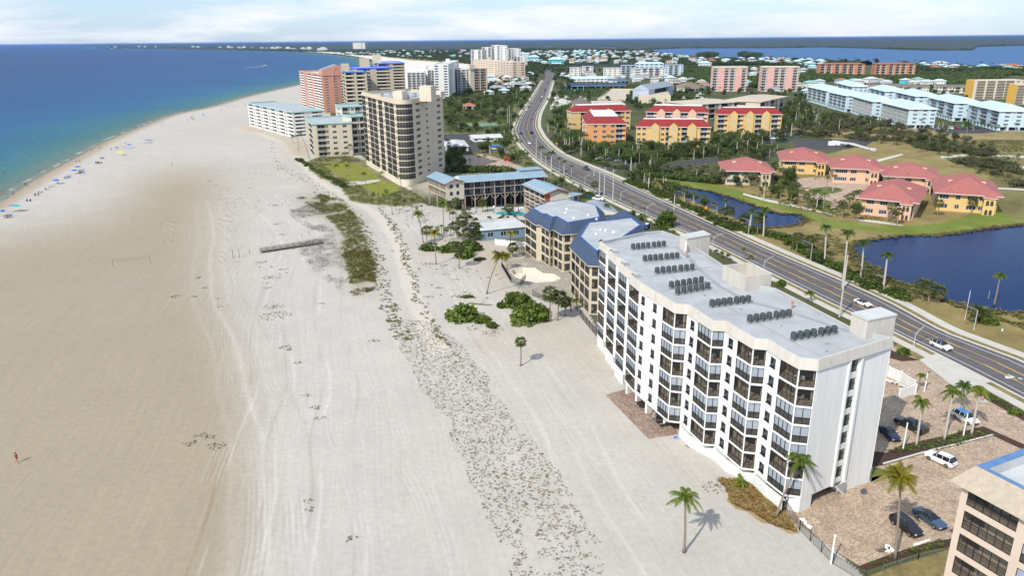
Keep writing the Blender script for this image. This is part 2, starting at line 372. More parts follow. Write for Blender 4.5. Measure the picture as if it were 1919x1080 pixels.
def ground_mat():
    m=bpy.data.materials.new('ground_soil'); m.use_nodes=True; t=m.node_tree; b=t.nodes['Principled BSDF']; b.inputs['Roughness'].default_value=.95; b.inputs['Specular IOR Level'].default_value=.1
    N=t.nodes.new; K=t.links.new
    a=N('ShaderNodeAttribute'); a.attribute_name='tint'; f=N('ShaderNodeAttribute'); f.attribute_name='flow'
    g=N('ShaderNodeNewGeometry')
    n=N('ShaderNodeTexNoise'); n.inputs['Scale'].default_value=.9; n.inputs['Detail'].default_value=8; n.inputs['Roughness'].default_value=.82; K(g.outputs['Position'],n.inputs['Vector'])
    mp=N('ShaderNodeMapping'); mp.inputs['Scale'].default_value=(1.9,.03,0); K(f.outputs['Vector'],mp.inputs['Vector'])
    n2=N('ShaderNodeTexNoise'); n2.inputs['Scale'].default_value=1.0; n2.inputs['Detail'].default_value=5; n2.inputs['Roughness'].default_value=.6; K(mp.outputs['Vector'],n2.inputs['Vector'])
    r1=N('ShaderNodeMapRange'); r1.inputs['From Min'].default_value=.3; r1.inputs['From Max'].default_value=.7; r1.inputs['To Min'].default_value=.86; r1.inputs['To Max'].default_value=1.12; K(n.outputs['Fac'],r1.inputs['Value'])
    r2=N('ShaderNodeMapRange'); r2.inputs['From Min'].default_value=.3; r2.inputs['From Max'].default_value=.7; r2.inputs['To Min'].default_value=.945; r2.inputs['To Max'].default_value=1.05; K(n2.outputs['Fac'],r2.inputs['Value'])
    # footprints and pitting: small dark dimples
    vo=N('ShaderNodeTexVoronoi'); vo.inputs['Scale'].default_value=1.3; K(g.outputs['Position'],vo.inputs['Vector'])
    n3=N('ShaderNodeTexNoise'); n3.inputs['Scale'].default_value=.12; n3.inputs['Detail'].default_value=3; K(g.outputs['Position'],n3.inputs['Vector'])
    pr=N('ShaderNodeMapRange'); pr.inputs['From Min'].default_value=.05; pr.inputs['From Max'].default_value=.16; pr.inputs['To Min'].default_value=.76; pr.inputs['To Max'].default_value=1; K(vo.outputs['Distance'],pr.inputs['Value'])
    pm=N('ShaderNodeMapRange'); pm.inputs['From Min'].default_value=.44; pm.inputs['From Max'].default_value=.6; K(n3.outputs['Fac'],pm.inputs['Value'])
    px=N('ShaderNodeMix'); px.data_type='FLOAT'; px.inputs['A'].default_value=1; K(pm.outputs['Result'],px.inputs['Factor']); K(pr.outputs['Result'],px.inputs['B'])
    m1=N('ShaderNodeMath'); m1.operation='MULTIPLY'; K(r1.outputs['Result'],m1.inputs[0]); K(r2.outputs['Result'],m1.inputs[1])
    m2=N('ShaderNodeMath'); m2.operation='MULTIPLY'; K(m1.outputs[0],m2.inputs[0]); K(px.outputs['Result'],m2.inputs[1])
    mx=N('ShaderNodeMix'); mx.data_type='RGBA'; mx.blend_type='MULTIPLY'; mx.inputs['Factor'].default_value=1; K(a.outputs['Color'],mx.inputs['A']); K(m2.outputs[0],mx.inputs['B']); K(mx.outputs['Result'],b.inputs['Base Color'])
    bp=N('ShaderNodeBump'); bp.inputs['Strength'].default_value=.35; bp.inputs['Distance'].default_value=.12; K(n.outputs['Fac'],bp.inputs['Height']); K(bp.outputs['Normal'],b.inputs['Normal'])
    return m
gsheet.materials.append(ground_mat())
tag(link('ground',gsheet),kind='structure')
# ------------------------------------------------------------------ gulf water
keep=(sdist<14)
q=fan_quads(*X.shape); kv=keep.ravel(); q=q[kv[q].all(1)]
used=np.unique(q); remap=np.full(X.size,-1); remap[used]=np.arange(len(used))
wv=np.stack([X,Y,np.full(X.shape,-.06)],-1).reshape(-1,3)[used]
wme=npmesh('sea',wv,remap[q],[])
dep=-sdist.ravel()[used]; xw,yw=wv[:,0],wv[:,1]
nz=fbm(xw,yw,90,4,91); nz2=fbm(xw*.35,yw,16,3,92)
dd=dep+(nz-.5)*60*np.clip(dep/60,0,1)
stops=[(-20,(.22,.19,.13)),(1.5,(.19,.18,.125)),(8,(.09,.14,.11)),(20,(.035,.125,.12)),(45,(.010,.105,.15)),(95,(.002,.078,.175)),(240,(.001,.058,.165)),(900,(.001,.042,.14)),(5000,(.001,.030,.105))]
wc=np.stack([np.interp(dd,[s[0] for s in stops],[s[1][k] for s in stops]) for k in range(3)],-1)
wc*=(.82+.36*fbm(xw,yw,160,3,93))[:,None]
at=wme.color_attributes.new('tint','FLOAT_COLOR','POINT'); at.data.foreach_set('color',np.concatenate([wc,np.ones((len(wc),1))],1).astype(np.float32).ravel())
# breaking foam line near the waterline
foam=(np.exp(-((dep-6-4*(nz2-.5))/.7)**2)*np.clip((fbm(xw,yw,7,3,95)-.56)*7,0,1)*.6+np.exp(-((dep-1.2-2.5*(nz2-.5))/.45)**2)*.30)*(yw<900)
wk0,wk1=P(462,126.2),P(497,123.4); dwk,swk,_=dpoly(xw,yw,[wk0,wk1]); foam=foam+np.exp(-(dwk/5)**2)*.55
af=wme.attributes.new('foam','FLOAT','POINT'); af.data.foreach_set('value',np.clip(foam,0,1).astype(np.float32))
def water_mat(name,base=None,attr=True,rough=.22,wave=.5,bumpd=.25,spec=.35,refl=1):
    m=bpy.data.materials.new(name); m.use_nodes=True; t=m.node_tree; b=t.nodes['Principled BSDF']; N=t.nodes.new; K=t.links.new
    b.inputs['Roughness'].default_value=rough; b.inputs['Specular IOR Level'].default_value=spec; b.inputs['IOR'].default_value=1.33
    g=N('ShaderNodeNewGeometry'); n=N('ShaderNodeTexNoise'); n.inputs['Scale'].default_value=wave; n.inputs['Detail'].default_value=5; n.inputs['Roughness'].default_value=.6
    mp=N('ShaderNodeMapping'); mp.inputs['Scale'].default_value=(.55,1,1); mp.inputs['Rotation'].default_value=(0,0,.5); K(g.outputs['Position'],mp.inputs['Vector']); K(mp.outputs['Vector'],n.inputs['Vector'])
    bp=N('ShaderNodeBump'); bp.inputs['Strength'].default_value=.9; bp.inputs['Distance'].default_value=bumpd; K(n.outputs['Fac'],bp.inputs['Height']); K(bp.outputs['Normal'],b.inputs['Normal'])
    mr=N('ShaderNodeMapRange'); mr.inputs['From Min'].default_value=.35; mr.inputs['From Max'].default_value=.65; mr.inputs['To Min'].default_value=.78; mr.inputs['To Max'].default_value=1.25; K(n.outputs['Fac'],mr.inputs['Value'])
    mx=N('ShaderNodeMix'); mx.data_type='RGBA'; mx.blend_type='MULTIPLY'; mx.inputs['Factor'].default_value=1; K(mr.outputs['Result'],mx.inputs['B'])
    if attr:
        a=N('ShaderNodeAttribute'); a.attribute_name='tint'; K(a.outputs['Color'],mx.inputs['A'])
        f=N('ShaderNodeAttribute'); f.attribute_name='foam'; m2=N('ShaderNodeMix'); m2.data_type='RGBA'; m2.inputs['B'].default_value=(.7,.7,.66,1)
        K(f.outputs['Fac'],m2.inputs['Factor']); K(mx.outputs['Result'],m2.inputs['A']); K(m2.outputs['Result'],b.inputs['Base Color'])
    else:
        mx.inputs['A'].default_value=(*base,1); K(mx.outputs['Result'],b.inputs['Base Color'])
    return m
wme.materials.append(water_mat('sea_water',rough=.45,spec=.18,wave=.35,bumpd=.5))
tag(link('sea',wme),kind='structure')
M_pond=water_mat('pond_water',(.001,.022,.088),attr=False,rough=.15,wave=1.2,bumpd=.06,spec=.05)
M_bay=water_mat('bay_water',(.035,.11,.25),attr=False,rough=.5,wave=.08,bumpd=.6,spec=.2)
sheet('pond_water',[(1237,337),(1262,344),(1290,352),(1330,359),(1372,371),(1402,381),(1450,398),(1498,403),(1513,412),(1500,421),(1462,426),(1425,428),(1400,418),(1370,405),(1330,390),(1295,374),(1262,360),(1240,348)],.02,M_pond,rounded=True)
sheet('lake_water',[(1592,462),(1640,449),(1687,443),(1763,441),(1853,428),(1919,421),(2020,410),(2300,420),(2300,600),(1919,588),(1867,586),(1800,575),(1750,551),(1700,535),(1650,522),(1618,508),(1600,490)],.02,M_pond,rounded=True)
sheet('bay_water',[(1205,93.5),(1279,90.2),(1439,90),(1546,88.5),(1640,91),(1696,93.2),(1760,94.5),(1822,94),(1832,87.5),(1919,85.3),(2300,84),(2600,130),(1919,126),(1764,126),(1700,123),(1614,118),(1540,113),(1439,109),(1400,108),(1330,106),(1260,102)],.3,M_bay)
sheet('lagoon_water',[(1100,86.6),(1140,87),(1172,90),(1150,91.5),(1118,89.6)],.35,M_bay)
sheet('lagoon_water',[(998,84.8),(1030,84.6),(1068,86.2),(1040,87.6),(1008,86.6)],.35,M_bay)
sheet('lagoon_water',[(1225,81.6),(1238,81.4),(1240,82.8),(1226,83)],.35,M_bay)
sheet('lagoon_water',[(1290,79.2),(1700,76.5),(1700,77.1),(1290,79.8)],.35,M_bay)
# ------------------------------------------------------------------ shared building materials
M_white=mat('white_stucco',(.735,.73,.70),.85,.10,1.1,.02,detail=8,stretch=(1,1,.10))
M_white2=mat('white_trim',(.82,.82,.80),.7,.04,.8)
M_beige=mat('beige_stucco',(.55,.51,.45),.85,.12,1.0,.02,detail=8,stretch=(1,1,.2))
M_cream=mat('cream_stucco',(.62,.54,.41),.85,.08,.3)
M_roofgrey=mat('roof_membrane',(.40,.415,.42),.8,.2,.22,.03,detail=8,var2=1)
M_roofpale=mat('pale_roof_membrane',(.52,.53,.52),.8,.15,.2)
M_black=mat('black_metal',(.018,.018,.02),.5,0)
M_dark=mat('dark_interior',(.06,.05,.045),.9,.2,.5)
M_conc=mat('concrete',(.42,.41,.385),.9,.12,.5,.05)
M_glass=mat('window_glass',(.018,.024,.032),.08,0,spec=.6)
M_glassb=mat('blue_window_glass',(.03,.055,.10),.1,0,spec=.6)
M_blind=mat('drawn_blinds',(.33,.37,.42),.35,.15,3,spec=.4)
M_shade=mat('screened_glass',(.085,.08,.07),.35,.5,2.5,spec=.35)
M_curt=mat('pale_curtain',(.5,.5,.48),.6,.2,3)
def screen_mat():
    m=bpy.data.materials.new('insect_screen'); m.use_nodes=True; t=m.node_tree; b=t.nodes['Principled BSDF']; b.inputs['Base Color'].default_value=(.03,.028,.027,1); b.inputs['Roughness'].default_value=.6
    tr=t.nodes.new('ShaderNodeBsdfTransparent'); mx=t.nodes.new('ShaderNodeMixShader'); mx.inputs['Fac'].default_value=.62
    t.links.new(b.outputs['BSDF'],mx.inputs[1]); t.links.new(tr.outputs['BSDF'],mx.inputs[2]); t.links.new(mx.outputs['Shader'],t.nodes['Material Output'].inputs['Surface']); return m
M_screen=screen_mat()
# ------------------------------------------------------------------ facade system
FILL={}
def qd(mb,x0,x1,z0,z1,y,mi): mb.face([(x0,y,z0),(x1,y,z0),(x1,y,z1),(x0,y,z1)],mi)
def bar(mb,x0,x1,z0,z1,y0,y1,mi):
    mb.face([(x0,y0,z0),(x1,y0,z0),(x1,y0,z1),(x0,y0,z1)],mi)
    mb.face([(x0,y0,z1),(x1,y0,z1),(x1,y1,z1),(x0,y1,z1)],mi)
    mb.face([(x0,y1,z0),(x0,y0,z0),(x0,y0,z1),(x0,y1,z1)],mi)
    mb.face([(x1,y0,z0),(x1,y1,z0),(x1,y1,z1),(x1,y0,z1)],mi)
    mb.face([(x0,y1,z0),(x1,y1,z0),(x1,y0,z0),(x0,y0,z0)],mi)
def frame(mb,w,h,nx,nz,y,t,mi,zs=None):
    zz=[k*h/nz for k in range(nz+1)] if zs is None else zs
    for k in range(nx+1):
        x=k*w/nx; bar(mb,max(0,x-t/2),min(w,x+t/2),0,h,y-.04,y+.03,mi)
    for z in zz: bar(mb,0,w,max(0,z-t/2),min(h,z+t/2),y-.045,y+.03,mi)
def fill(kind,w,h,d,pal):
    """meshes for an opening: [(part name, mesh)], first one is the part, the others its sub-parts"""
    key=(kind,round(w,1),round(h,1),round(d,1),tuple(m.name for m in pal)); w,h,d=key[1],key[2],key[3]
    if key in FILL: return FILL[key]
    a=MB(); b=MB(); r=[]; fr,gl,wa,ra=pal     # frame, glass, wall, rail materials
    k=kind[0]
    if k=='w':    # window: pane + frame
        y=min(d,.12); qd(a,0,w,0,h,y,0); nx=max(1,round(w/.9)); frame(b,w,h,nx,2 if 'h' in kind else 1,y-.02,.07,0)
        if 'S' in kind: bar(b,-.08,w+.08,-.1,0.0,-.10,.05,0)
        r=[('window',a,[gl]),('frame',b,[fr])]
    elif k=='p':  # lanai with blinds/shutters drawn above a solid dark rail
        qd(a,0,w,1.0,h,.14,1); qd(a,0,w,0,1.0,.10,2); nx=max(2,round(w/.95))
        frame(b,w,h,nx,1,.06,.07,0,[.03,1.0,h-.03])
        for i in range(int(w/.14)): 
            x=.07+i*.14; qd(b,x-.012,x+.012,0,1.0,.03,0)
        r=[('screened_balcony',a,[fr,gl,M_shade]),('frame',b,[fr])]
    elif k=='s':  # lanai with insect screen, room visible behind
        qd(a,0,w,0,h,.10,0); nx=max(2,round(w/.95)); frame(b,w,h,nx,1,.06,.06,0,[.03,1.0,h-.03])
        for i in range(int(w/.14)):
            x=.07+i*.14; qd(b,x-.012,x+.012,0,1.0,.03,0)
        r=[('screened_balcony',a,[gl]),('frame',b,[fr])]
    elif k=='b':  # open balcony: recess with sliding door, rail
        qd(a,0,w,0,h,d,1); dw=w*.62; x0=w*.08
        qd(a,x0,x0+dw,.05,h-.35,d-.04,0); 
        for q in range(3): bar(a,x0+q*dw/2-.04,x0+q*dw/2+.04,.05,h-.35,d-.09,d-.03,2)
        a.face([(0,0,.0),(w,0,.0),(w,d,.0),(0,d,.0)],1)
        if 'o' in kind:   # solid parapet
            bar(b,0,w,0,1.0,-.06,.08,0)
        elif 'g' in kind:
            qd(b,0,w,0.05,.95,0,1); bar(b,0,w,.95,1.03,-.03,.04,0); bar(b,0,w,-.14,.04,-.12,.02,0)
        else:
            bar(b,0,w,.98,1.05,-.03,.03,0); bar(b,0,w,.06,.11,-.02,.02,0)
            st=.13 if 'f' not in kind else .3
            for i in range(int(w/st)+1): x=i*st; qd(b,x-.02,x+.02,.1,1.0,0,0)
            bar(b,0,w,-.16,.03,-.10,.02,1)
        r=[('balcony',a,[gl,wa,fr]),('railing',b,[ra,wa])]
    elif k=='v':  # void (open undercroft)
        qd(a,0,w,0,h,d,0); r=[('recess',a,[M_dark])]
    elif k=='g':  # garage / louvre panel
        qd(a,0,w,0,h,.1,0); n=max(2,int(h/.25))
        for i in range(n): bar(b,0,w,i*h/n,i*h/n+.03,.05,.1,0)
        r=[('louvre_panel',a,[gl]),('slats',b,[fr])]
    elif k=='d':
        qd(a,0,w,0,h,.1,0); frame(b,w,h,1,1,.08,.1,0); r=[('door',a,[gl]),('frame',b,[fr])]
    out=[(n,m_.mesh(n,ms)) for n,m_,ms in r if m_.f]
    FILL[key]=out; return out
class Bld:
    def __init__(s,name,label,cat,loc,wallm,group=None,near=True):
        s.root=thing(name,label,cat,loc,0,group); s.w=MB(); s.wm=wallm if isinstance(wallm,list) else [wallm]; s.op=[]; s.near=near
    def facade(s,p0,p1,z0,z1,items,mi=0,reveal=True):
        """items: (u,z,w,h,kind,depth,palette)"""
        dx,dy=p1[0]-p0[0],p1[1]-p0[1]; Lw=math.hypot(dx,dy)
        if Lw<1e-6: return
        tx,ty=dx/Lw,dy/Lw; nx,ny=-ty,tx     # inward
        def W(u,y,z): return (p0[0]+tx*u+nx*y,p0[1]+ty*u+ny*y,z)
        items=[i for i in items if i[0]>=-.001 and i[0]+i[2]<=Lw+.001]
        us=sorted(set([0,Lw]+[round(max(0,min(Lw,v)),4) for i in items for v in (i[0],i[0]+i[2])]))
        zs=sorted(set([z0,z1]+[round(v,4) for i in items for v in (i[1],i[1]+i[3])]))
        for a,b in zip(us[:-1],us[1:]):
            if b-a<1e-4: continue
            c=(a+b)/2; run=None
            hs=[(i[1],i[1]+i[3]) for i in items if i[0]<c<i[0]+i[2]]
            for za,zb in zip(zs[:-1],zs[1:]):
                m=(za+zb)/2; inside=any(h0<m<h1 for h0,h1 in hs)
                if not inside: run=(run[0],zb) if run else (za,zb)
                if inside or zb==zs[-1]:
                    if run: s.w.face([W(a,0,run[0]),W(b,0,run[0]),W(b,0,run[1]),W(a,0,run[1])],mi)
                    run=None
        cx,cy=(p0[0]+p1[0])/2,(p0[1]+p1[1])/2
        face=(nx*cx+ny*cy)   # >0: seen from the camera at the origin
        for u,z,w_,h,kind,d,pal in items:
            if kind!='hole' or True:
                dd=d if kind[0] in 'bv' else (.14 if kind[0] in 'wgd' else 0)
                if dd>0:
                    for q in ([W(u,0,z),W(u,0,z+h),W(u,dd,z+h),W(u,dd,z)],[W(u+w_,0,z+h),W(u+w_,0,z),W(u+w_,dd,z),W(u+w_,dd,z+h)],[W(u,0,z+h),W(u+w_,0,z+h),W(u+w_,dd,z+h),W(u,dd,z+h)],[W(u,0,z),W(u,dd,z),W(u+w_,dd,z),W(u+w_,0,z)]): s.w.face(q,mi)
            M=Matrix(((tx,nx,0,p0[0]+tx*u),(ty,ny,0,p0[1]+ty*u),(0,0,1,z),(0,0,0,1)))
            s.op.append((face>0,w_*h,kind,M,fill(kind,w_,h,d,pal)))
    def cells(s,p0,p1,z0,nf,fh,spec,pal,ztop=None,top=None,mi=0,zs=None,d=1.3,jit=None,only=None):
        """spec: characters, one cell each: w window, W wide window, n narrow window, b/o/g balcony, s/p screened, . blank, | narrow blank"""
        Lw=math.hypot(p1[0]-p0[0],p1[1]-p0[1])
        wt={'w':1.6,'W':2.6,'n':1.1,'b':3.2,'o':3.2,'g':3.2,'f':3.2,'s':3.0,'p':3.0,'.':1.,'|':.5,'v':3,'q':3.0,'d':1.4}
        tot=sum(wt[c] for c in spec); items=[]; u=0
        for c in spec:
            cw=wt[c]/tot*Lw
            for f in range(nf):
                if only and f not in only: continue
                zb=z0+f*fh
                if c in 'wWn':
                    ww={'w':.62,'W':.78,'n':.5}[c]*cw; hh=fh*.45 if c!='n' else fh*.33
                    items.append((u+(cw-ww)/2,zb+fh*.32,ww,hh,'w',.12,pal))
                elif c in 'bogf':
                    items.append((u+cw*.05,zb+.12,cw*.9,fh-.30,'b'+{'b':'','o':'o','g':'g','f':'f'}[c],d,pal))
                elif c in 'spq':
                    kk=c if c!='q' else ('s' if random.random()<.5 else 'p')
                    pl=pal if kk=='s' else (pal[0],M_blind,pal[2],pal[3])
                    items.append((u+cw*.04,zb+.12,cw*.92,fh-.28,kk,0,pl))
                elif c=='v': items.append((u+cw*.05,zb+.02,cw*.9,fh-.3,'v',3,pal))
                elif c=='d': items.append((u+cw*.2,zb+.05,cw*.6,2.1,'d',.1,pal))
            u+=cw
        zt=ztop if ztop is not None else z0+nf*fh
        s.facade(p0,p1,z0 if zs is None else zs,zt,items,mi)
    def part(s,name,mb,mats,label=None,smooth=False):
        return mb.build(name,mats,s.root,label,smooth)
    def finish(s,wname='wall',minarea=0):
        s.w.build(wname,s.wm,s.root)
        loc=s.root.location; T=Matrix.Translation(-loc)
        vis=sorted([o for o in s.op],key=lambda o:(-o[0],-o[1]*1.0/(1+(Vector(o[3].translation)-Vector((0,0,CH))).length*.002)))
        cnt={}; rest={}
        for v,a,kind,M,meshes in vis:
            if not meshes: continue
            n=meshes[0][0]; c=cnt.get(n,0)
            if c<98:
                cnt[n]=c+1
                if s.near:
                    o=link(n,meshes[0][1],s.root); o.matrix_local=T@M
                    for sn,sm in meshes[1:]:
                        link(sn,sm,o)
                else:
                    o=link(n,joined(meshes),s.root); o.matrix_local=T@M
            else: rest.setdefault(n,[]).append((M,meshes))
        for n,lst in rest.items():
            vs=[];fs=[];mi=[];ml=[]
            for M,meshes in lst:
                for _,me in meshes:
                    b=len(vs); vs+=[tuple(T@M@v.co) for v in me.vertices]; idx=[]
                    for m_ in me.materials:
                        if m_ not in ml: ml.append(m_)
                        idx.append(ml.index(m_))
                    for p in me.polygons: fs.append(tuple(b+k for k in p.vertices)); mi.append(idx[p.material_index])
            me=bpy.data.meshes.new(n); me.from_pydata(vs,[],fs)
            for m_ in ml: me.materials.append(m_)
            me.polygons.foreach_set('material_index',mi); me.update()
            o=link(n,me,s.root); o['kind']='stuff'
        return s.root
JOIN={}
def joined(meshes):
    k=meshes[0][1].name
    if k in JOIN: return JOIN[k]
    vs=[];fs=[];mi=[];ml=[]
    for _,me in meshes:
        b=len(vs); vs+=[tuple(v.co) for v in me.vertices]; idx=[]
        for m_ in me.materials:
            if m_ not in ml: ml.append(m_)
            idx.append(ml.index(m_))
        for p in me.polygons: fs.append(tuple(b+q for q in p.vertices)); mi.append(idx[p.material_index])
    me=bpy.data.meshes.new(meshes[0][0]); me.from_pydata(vs,[],fs)
    for m_ in ml: me.materials.append(m_)
    me.polygons.foreach_set('material_index',mi); me.update(); JOIN[k]=me; return me
def ccw(poly):
    a=sum(poly[i][0]*poly[(i+1)%len(poly)][1]-poly[(i+1)%len(poly)][0]*poly[i][1] for i in range(len(poly)))
    return list(poly) if a>0 else list(poly)[::-1]
def grow(poly,d):
    """offset a CCW polygon outward by d (mitred)"""
    n=len(poly); o=[]
    for i in range(n):
        a,b,c=Vector(poly[i-1]),Vector(poly[i]),Vector(poly[(i+1)%n])
        e1=(b-a).normalized(); e2=(c-b).normalized(); n1=Vector((e1.y,-e1.x)); n2=Vector((e2.y,-e2.x)); m=(n1+n2)
        if m.length<1e-4: m=n1
        m.normalize(); k=d/max(.35,m.dot(n1)); o.append((b.x+m.x*k,b.y+m.y*k))
    return o
def flat_roof(poly,zr,zp,th=.3,inner_off=None):
    """roof surface at zr inside a parapet up to zp; faces: mi0 roof, mi1 parapet"""
    mb=MB(); poly=ccw(poly); inn=grow(poly,-th); n=len(poly)
    tri_poly(mb,inn,zr,0)
    for i in range(n):
        j=(i+1)%n
        mb.face([(*poly[i],zp),(*poly[j],zp),(*inn[j],zp),(*inn[i],zp)],1)
        mb.face([(*inn[j],zr),(*inn[i],zr),(*inn[i],zp),(*inn[j],zp)],1)
    return mb
def hip_roof(p,z,h,over=.6,ridge=None,gable=False,fascia=.25):
    """p: 4 corners CCW. Ridge along the long side. mi0 roof mi1 fascia/soffit"""
    p=ccw(p); q=grow(p,over); l1=math.dist(q[0],q[1]); l2=math.dist(q[1],q[2])
    if l1<l2: q=q[1:]+q[:1]; l1,l2=l2,l1
    ins=0.0 if gable else min(l2/2,l1/2*.98)
    if ridge is not None: ins=ridge
    def lerp(a,b,t): return (a[0]+(b[0]-a[0])*t,a[1]+(b[1]-a[1])*t)
    m0=lerp(q[0],q[3],.5); m1=lerp(q[1],q[2],.5); r0=lerp(m0,m1,ins/l1); r1=lerp(m1,m0,ins/l1)
    mb=MB()
    mb.face([(*q[0],z),(*q[1],z),(*r1,z+h),(*r0,z+h)],0); mb.face([(*q[2],z),(*q[3],z),(*r0,z+h),(*r1,z+h)],0)
    mb.face([(*q[1],z),(*q[2],z),(*r1,z+h)],1 if gable else 0); mb.face([(*q[3],z),(*q[0],z),(*r0,z+h)],1 if gable else 0)
    for i in range(4):
        j=(i+1)%4; mb.face([(*q[i],z-fascia),(*q[j],z-fascia),(*q[j],z),(*q[i],z)],1)
    mb.face([(*q[k],z-fascia) for k in (3,2,1,0)],1)
    return mb
def sub(a,b): return (a[0]-b[0],a[1]-b[1])
def cen(poly): return (sum(p[0] for p in poly)/len(poly),sum(p[1] for p in poly)/len(poly),0)
def rect(a,b,depth):
    dx,dy=b[0]-a[0],b[1]-a[1]; l=math.hypot(dx,dy); nx,ny=-dy/l*depth,dx/l*depth
    return [tuple(a),tuple(b),(b[0]+nx,b[1]+ny),(a[0]+nx,a[1]+ny)]
# ------------------------------------------------------------------ the white condominium block in front
ZB=22.5
PAL_M=(M_black,M_screen,M_cream,M_black)
def fp(px,py,z=ZB): return P(px,py,z)
facpx=[(1536,694),(1498,691),(1462,671),(1438,655),(1412,653),(1382,635),(1359,620),(1335,619),(1308,601),(1289,588),(1265,586),(1242,572)]
F0=fp(1532,694); 
fpts=[F0]+[fp(*p) for p in facpx[1:]]
# four stepped bays of the far half: (bay start far side, near side) and pier
steps=[((1179,529),(1198,545)),((1159,506),(1175,519)),((1140,483),(1155,496)),((1124,465),(1136,475))]
Aax=Vector(sub(fpts[-1],fpts[0])).normalized(); Bax=Vector((Aax.y,-Aax.x))
if Bax.x<0: Bax=-Bax
def AB(u,w_): return (F0[0]+Aax.x*u+Bax.x*w_,F0[1]+Aax.y*u+Bax.y*w_)
b=Bld('condominium_block','large white seven storey condominium with zigzag screened balconies facing the sand','building',(*AB(30,9),0),[M_white,M_beige],near=True)
fl=2.84; Z0=ZB-7*fl
rndm=random.Random(3)
def lanai_items(L,row,e=.12):
    it=[]
    for f in range(7):
        z=Z0+f*fl+.16; k=row[f]
        pal=(M_black,M_screen,M_cream,M_black) if k=='s' else (M_black,M_blind,M_cream,M_black)
        it.append((e,z,L-2*e,fl-.34,k,0,pal))
    return it
# top floor first in these strings is floor 7
rows=['sppsspps','sspppsp','spsspps','spspspp'] ; rows=[r[:7][::-1] for r in ('sspppsp','spsppss','pspspps','sppspsp')]
nb=len(fpts)
segs=[('short',0,1),('long',1,2),('wall',2,3),('short',3,4),('long',4,5),('wall',5,6),('short',6,7),('long',7,8),('wall',8,9),('short',9,10),('long',10,11)]
PALW=(M_black,M_glass,M_white,M_black)
for kind,i,j in segs:
    p0,p1=fpts[j],fpts[i]      # far -> near keeps the outside on the right hand
    L_=math.dist(p0,p1); r=rows[min(3,i//3)]
    if kind=='wall':
        it=[(L_/2-.55,Z0+f*fl+.75,1.25,1.45,'wS',.12,PALW) for f in range(7)]
        b.facade(p0,p1,Z0-.3,ZB,it)
    else:
        b.facade(p0,p1,Z0,ZB,lanai_items(L_,r,.10 if kind=='short' else .16))
# flat wall with two window columns
wA=fp(1198,545); p0,p1=wA,fpts[-1]; L_=math.dist(p0,p1)
b.facade(p0,p1,Z0-.2,ZB,[(u,Z0+f*fl+.8,1.25,1.45,'wS',.12,PALW) for f in range(7) for u in (.9,L_-3.1)])
# stepped bays
prev=wA; srow=['spppsps','psppspp','sspppsp','psspspp']
stepg=[]
for k,((fx,fy),(nx_,ny_)) in enumerate(steps):
    near=fp(nx_,ny_); far=fp(fx,fy)
    if k==0: near=wA
    else:
        # pier wall from previous far end: first a return then the white pier
        b.facade(pier_far,pier_near,Z0-(1.2 if k>1 else .2),ZB,[])
    L_=math.dist(near,far); zl=Z0
    it=[]
    for f in range(7):
        if k==0 and f==0: pass
        kk=srow[k][f]; it.append((.1,Z0+f*fl+.16,L_-.2,fl-.34,kk,0,(M_black,M_screen,M_cream,M_black) if kk=='s' else (M_black,M_blind,M_cream,M_black)))
    b.facade(far,near,Z0,ZB,it)
    # return (side) face of the bay: dark screened side
    ret=1.5
    dirn=Vector(sub(far,near)).normalized(); inw=Vector((-(-dirn).y,(-dirn).x)) ; inw=Vector((dirn.y,-dirn.x))
    if inw.dot(Bax)<0: inw=-inw
    back=(far[0]+inw.x*ret,far[1]+inw.y*ret)
    if k<3:
        b.facade(back,far,Z0,ZB,[(.15,Z0+f*fl+.16,ret-.25,1.1,'p' if 0 else 'g',0,(M_black,M_shade,M_cream,M_black)) for f in range(7)])
        nxt=fp(*steps[k+1][1]); pier_near=back; pier_far=nxt
    stepg+= [near,far]+([back] if k<3 else [])
allp=fpts+stepg
farend=stepg[-1]
# far end and road side
right=[fp(1668,652,ZB),P(1600,628,23),P(1495,572,23),P(1452,550,23),P(1405,541,23),P(1355,506,23),P(1327,487,23),P(1296,468,23),P(1275,452,23),P(1240,440,23),P(1206,443,23)]
E1=AB(-.3,6.6); E2=AB(-.6,9.6); E3=AB(-.4,15.6)
plan=[F0]+fpts[1:]+stepg+[right[10],right[9],right[8],right[7],right[6],right[5],right[4],right[3],right[2],right[1],E3]
for i in range(len(plan)-1):
    pass
back=[stepg[-1],right[10],right[9],right[8],right[7],right[6],right[5],right[4],right[3],right[2],right[1],E3]
for p,q in zip(back[:-1],back[1:]):
    L_=math.dist(p,q); it=[]
    if L_>5:
        n=int(L_//4)
        it=[((k+.5)*L_/n-.8,Z0+f*fl+.8,1.6,1.4,'wS',.12,PALW) for f in range(7) for k in range(n)]
    b.facade(q,p,Z0-.3,ZB,it)
# end wall toward the camera: flat part, recessed window column, then a wider pier
b.facade(F0,AB(-.05,6.5),Z0-.4,ZB,[])
C0=AB(.06,6.88); C1=AB(.05,9.2)
M_teal=mat('teal_window_glass',(.02,.06,.055),.08,0,spec=.6)
b.facade(C0,C1,Z0-.4,ZB,[(.3,Z0+f*fl+.55,1.75,1.85,'wh',.12,(M_black,M_teal,M_white,M_black)) for f in range(7)])
b.facade(AB(.1,9.6),AB(-.35,15.6),0,ZB,[])
fin=MB()
for w0 in (6.5,9.2):
    a0=AB(-.34,w0); a1=AB(-.34,w0+.38); a2=AB(1.2,w0+.38); a3=AB(1.2,w0)
    fin.prism([a0,a1,a2,a3],Z0-.4,ZB,0,bot=True)
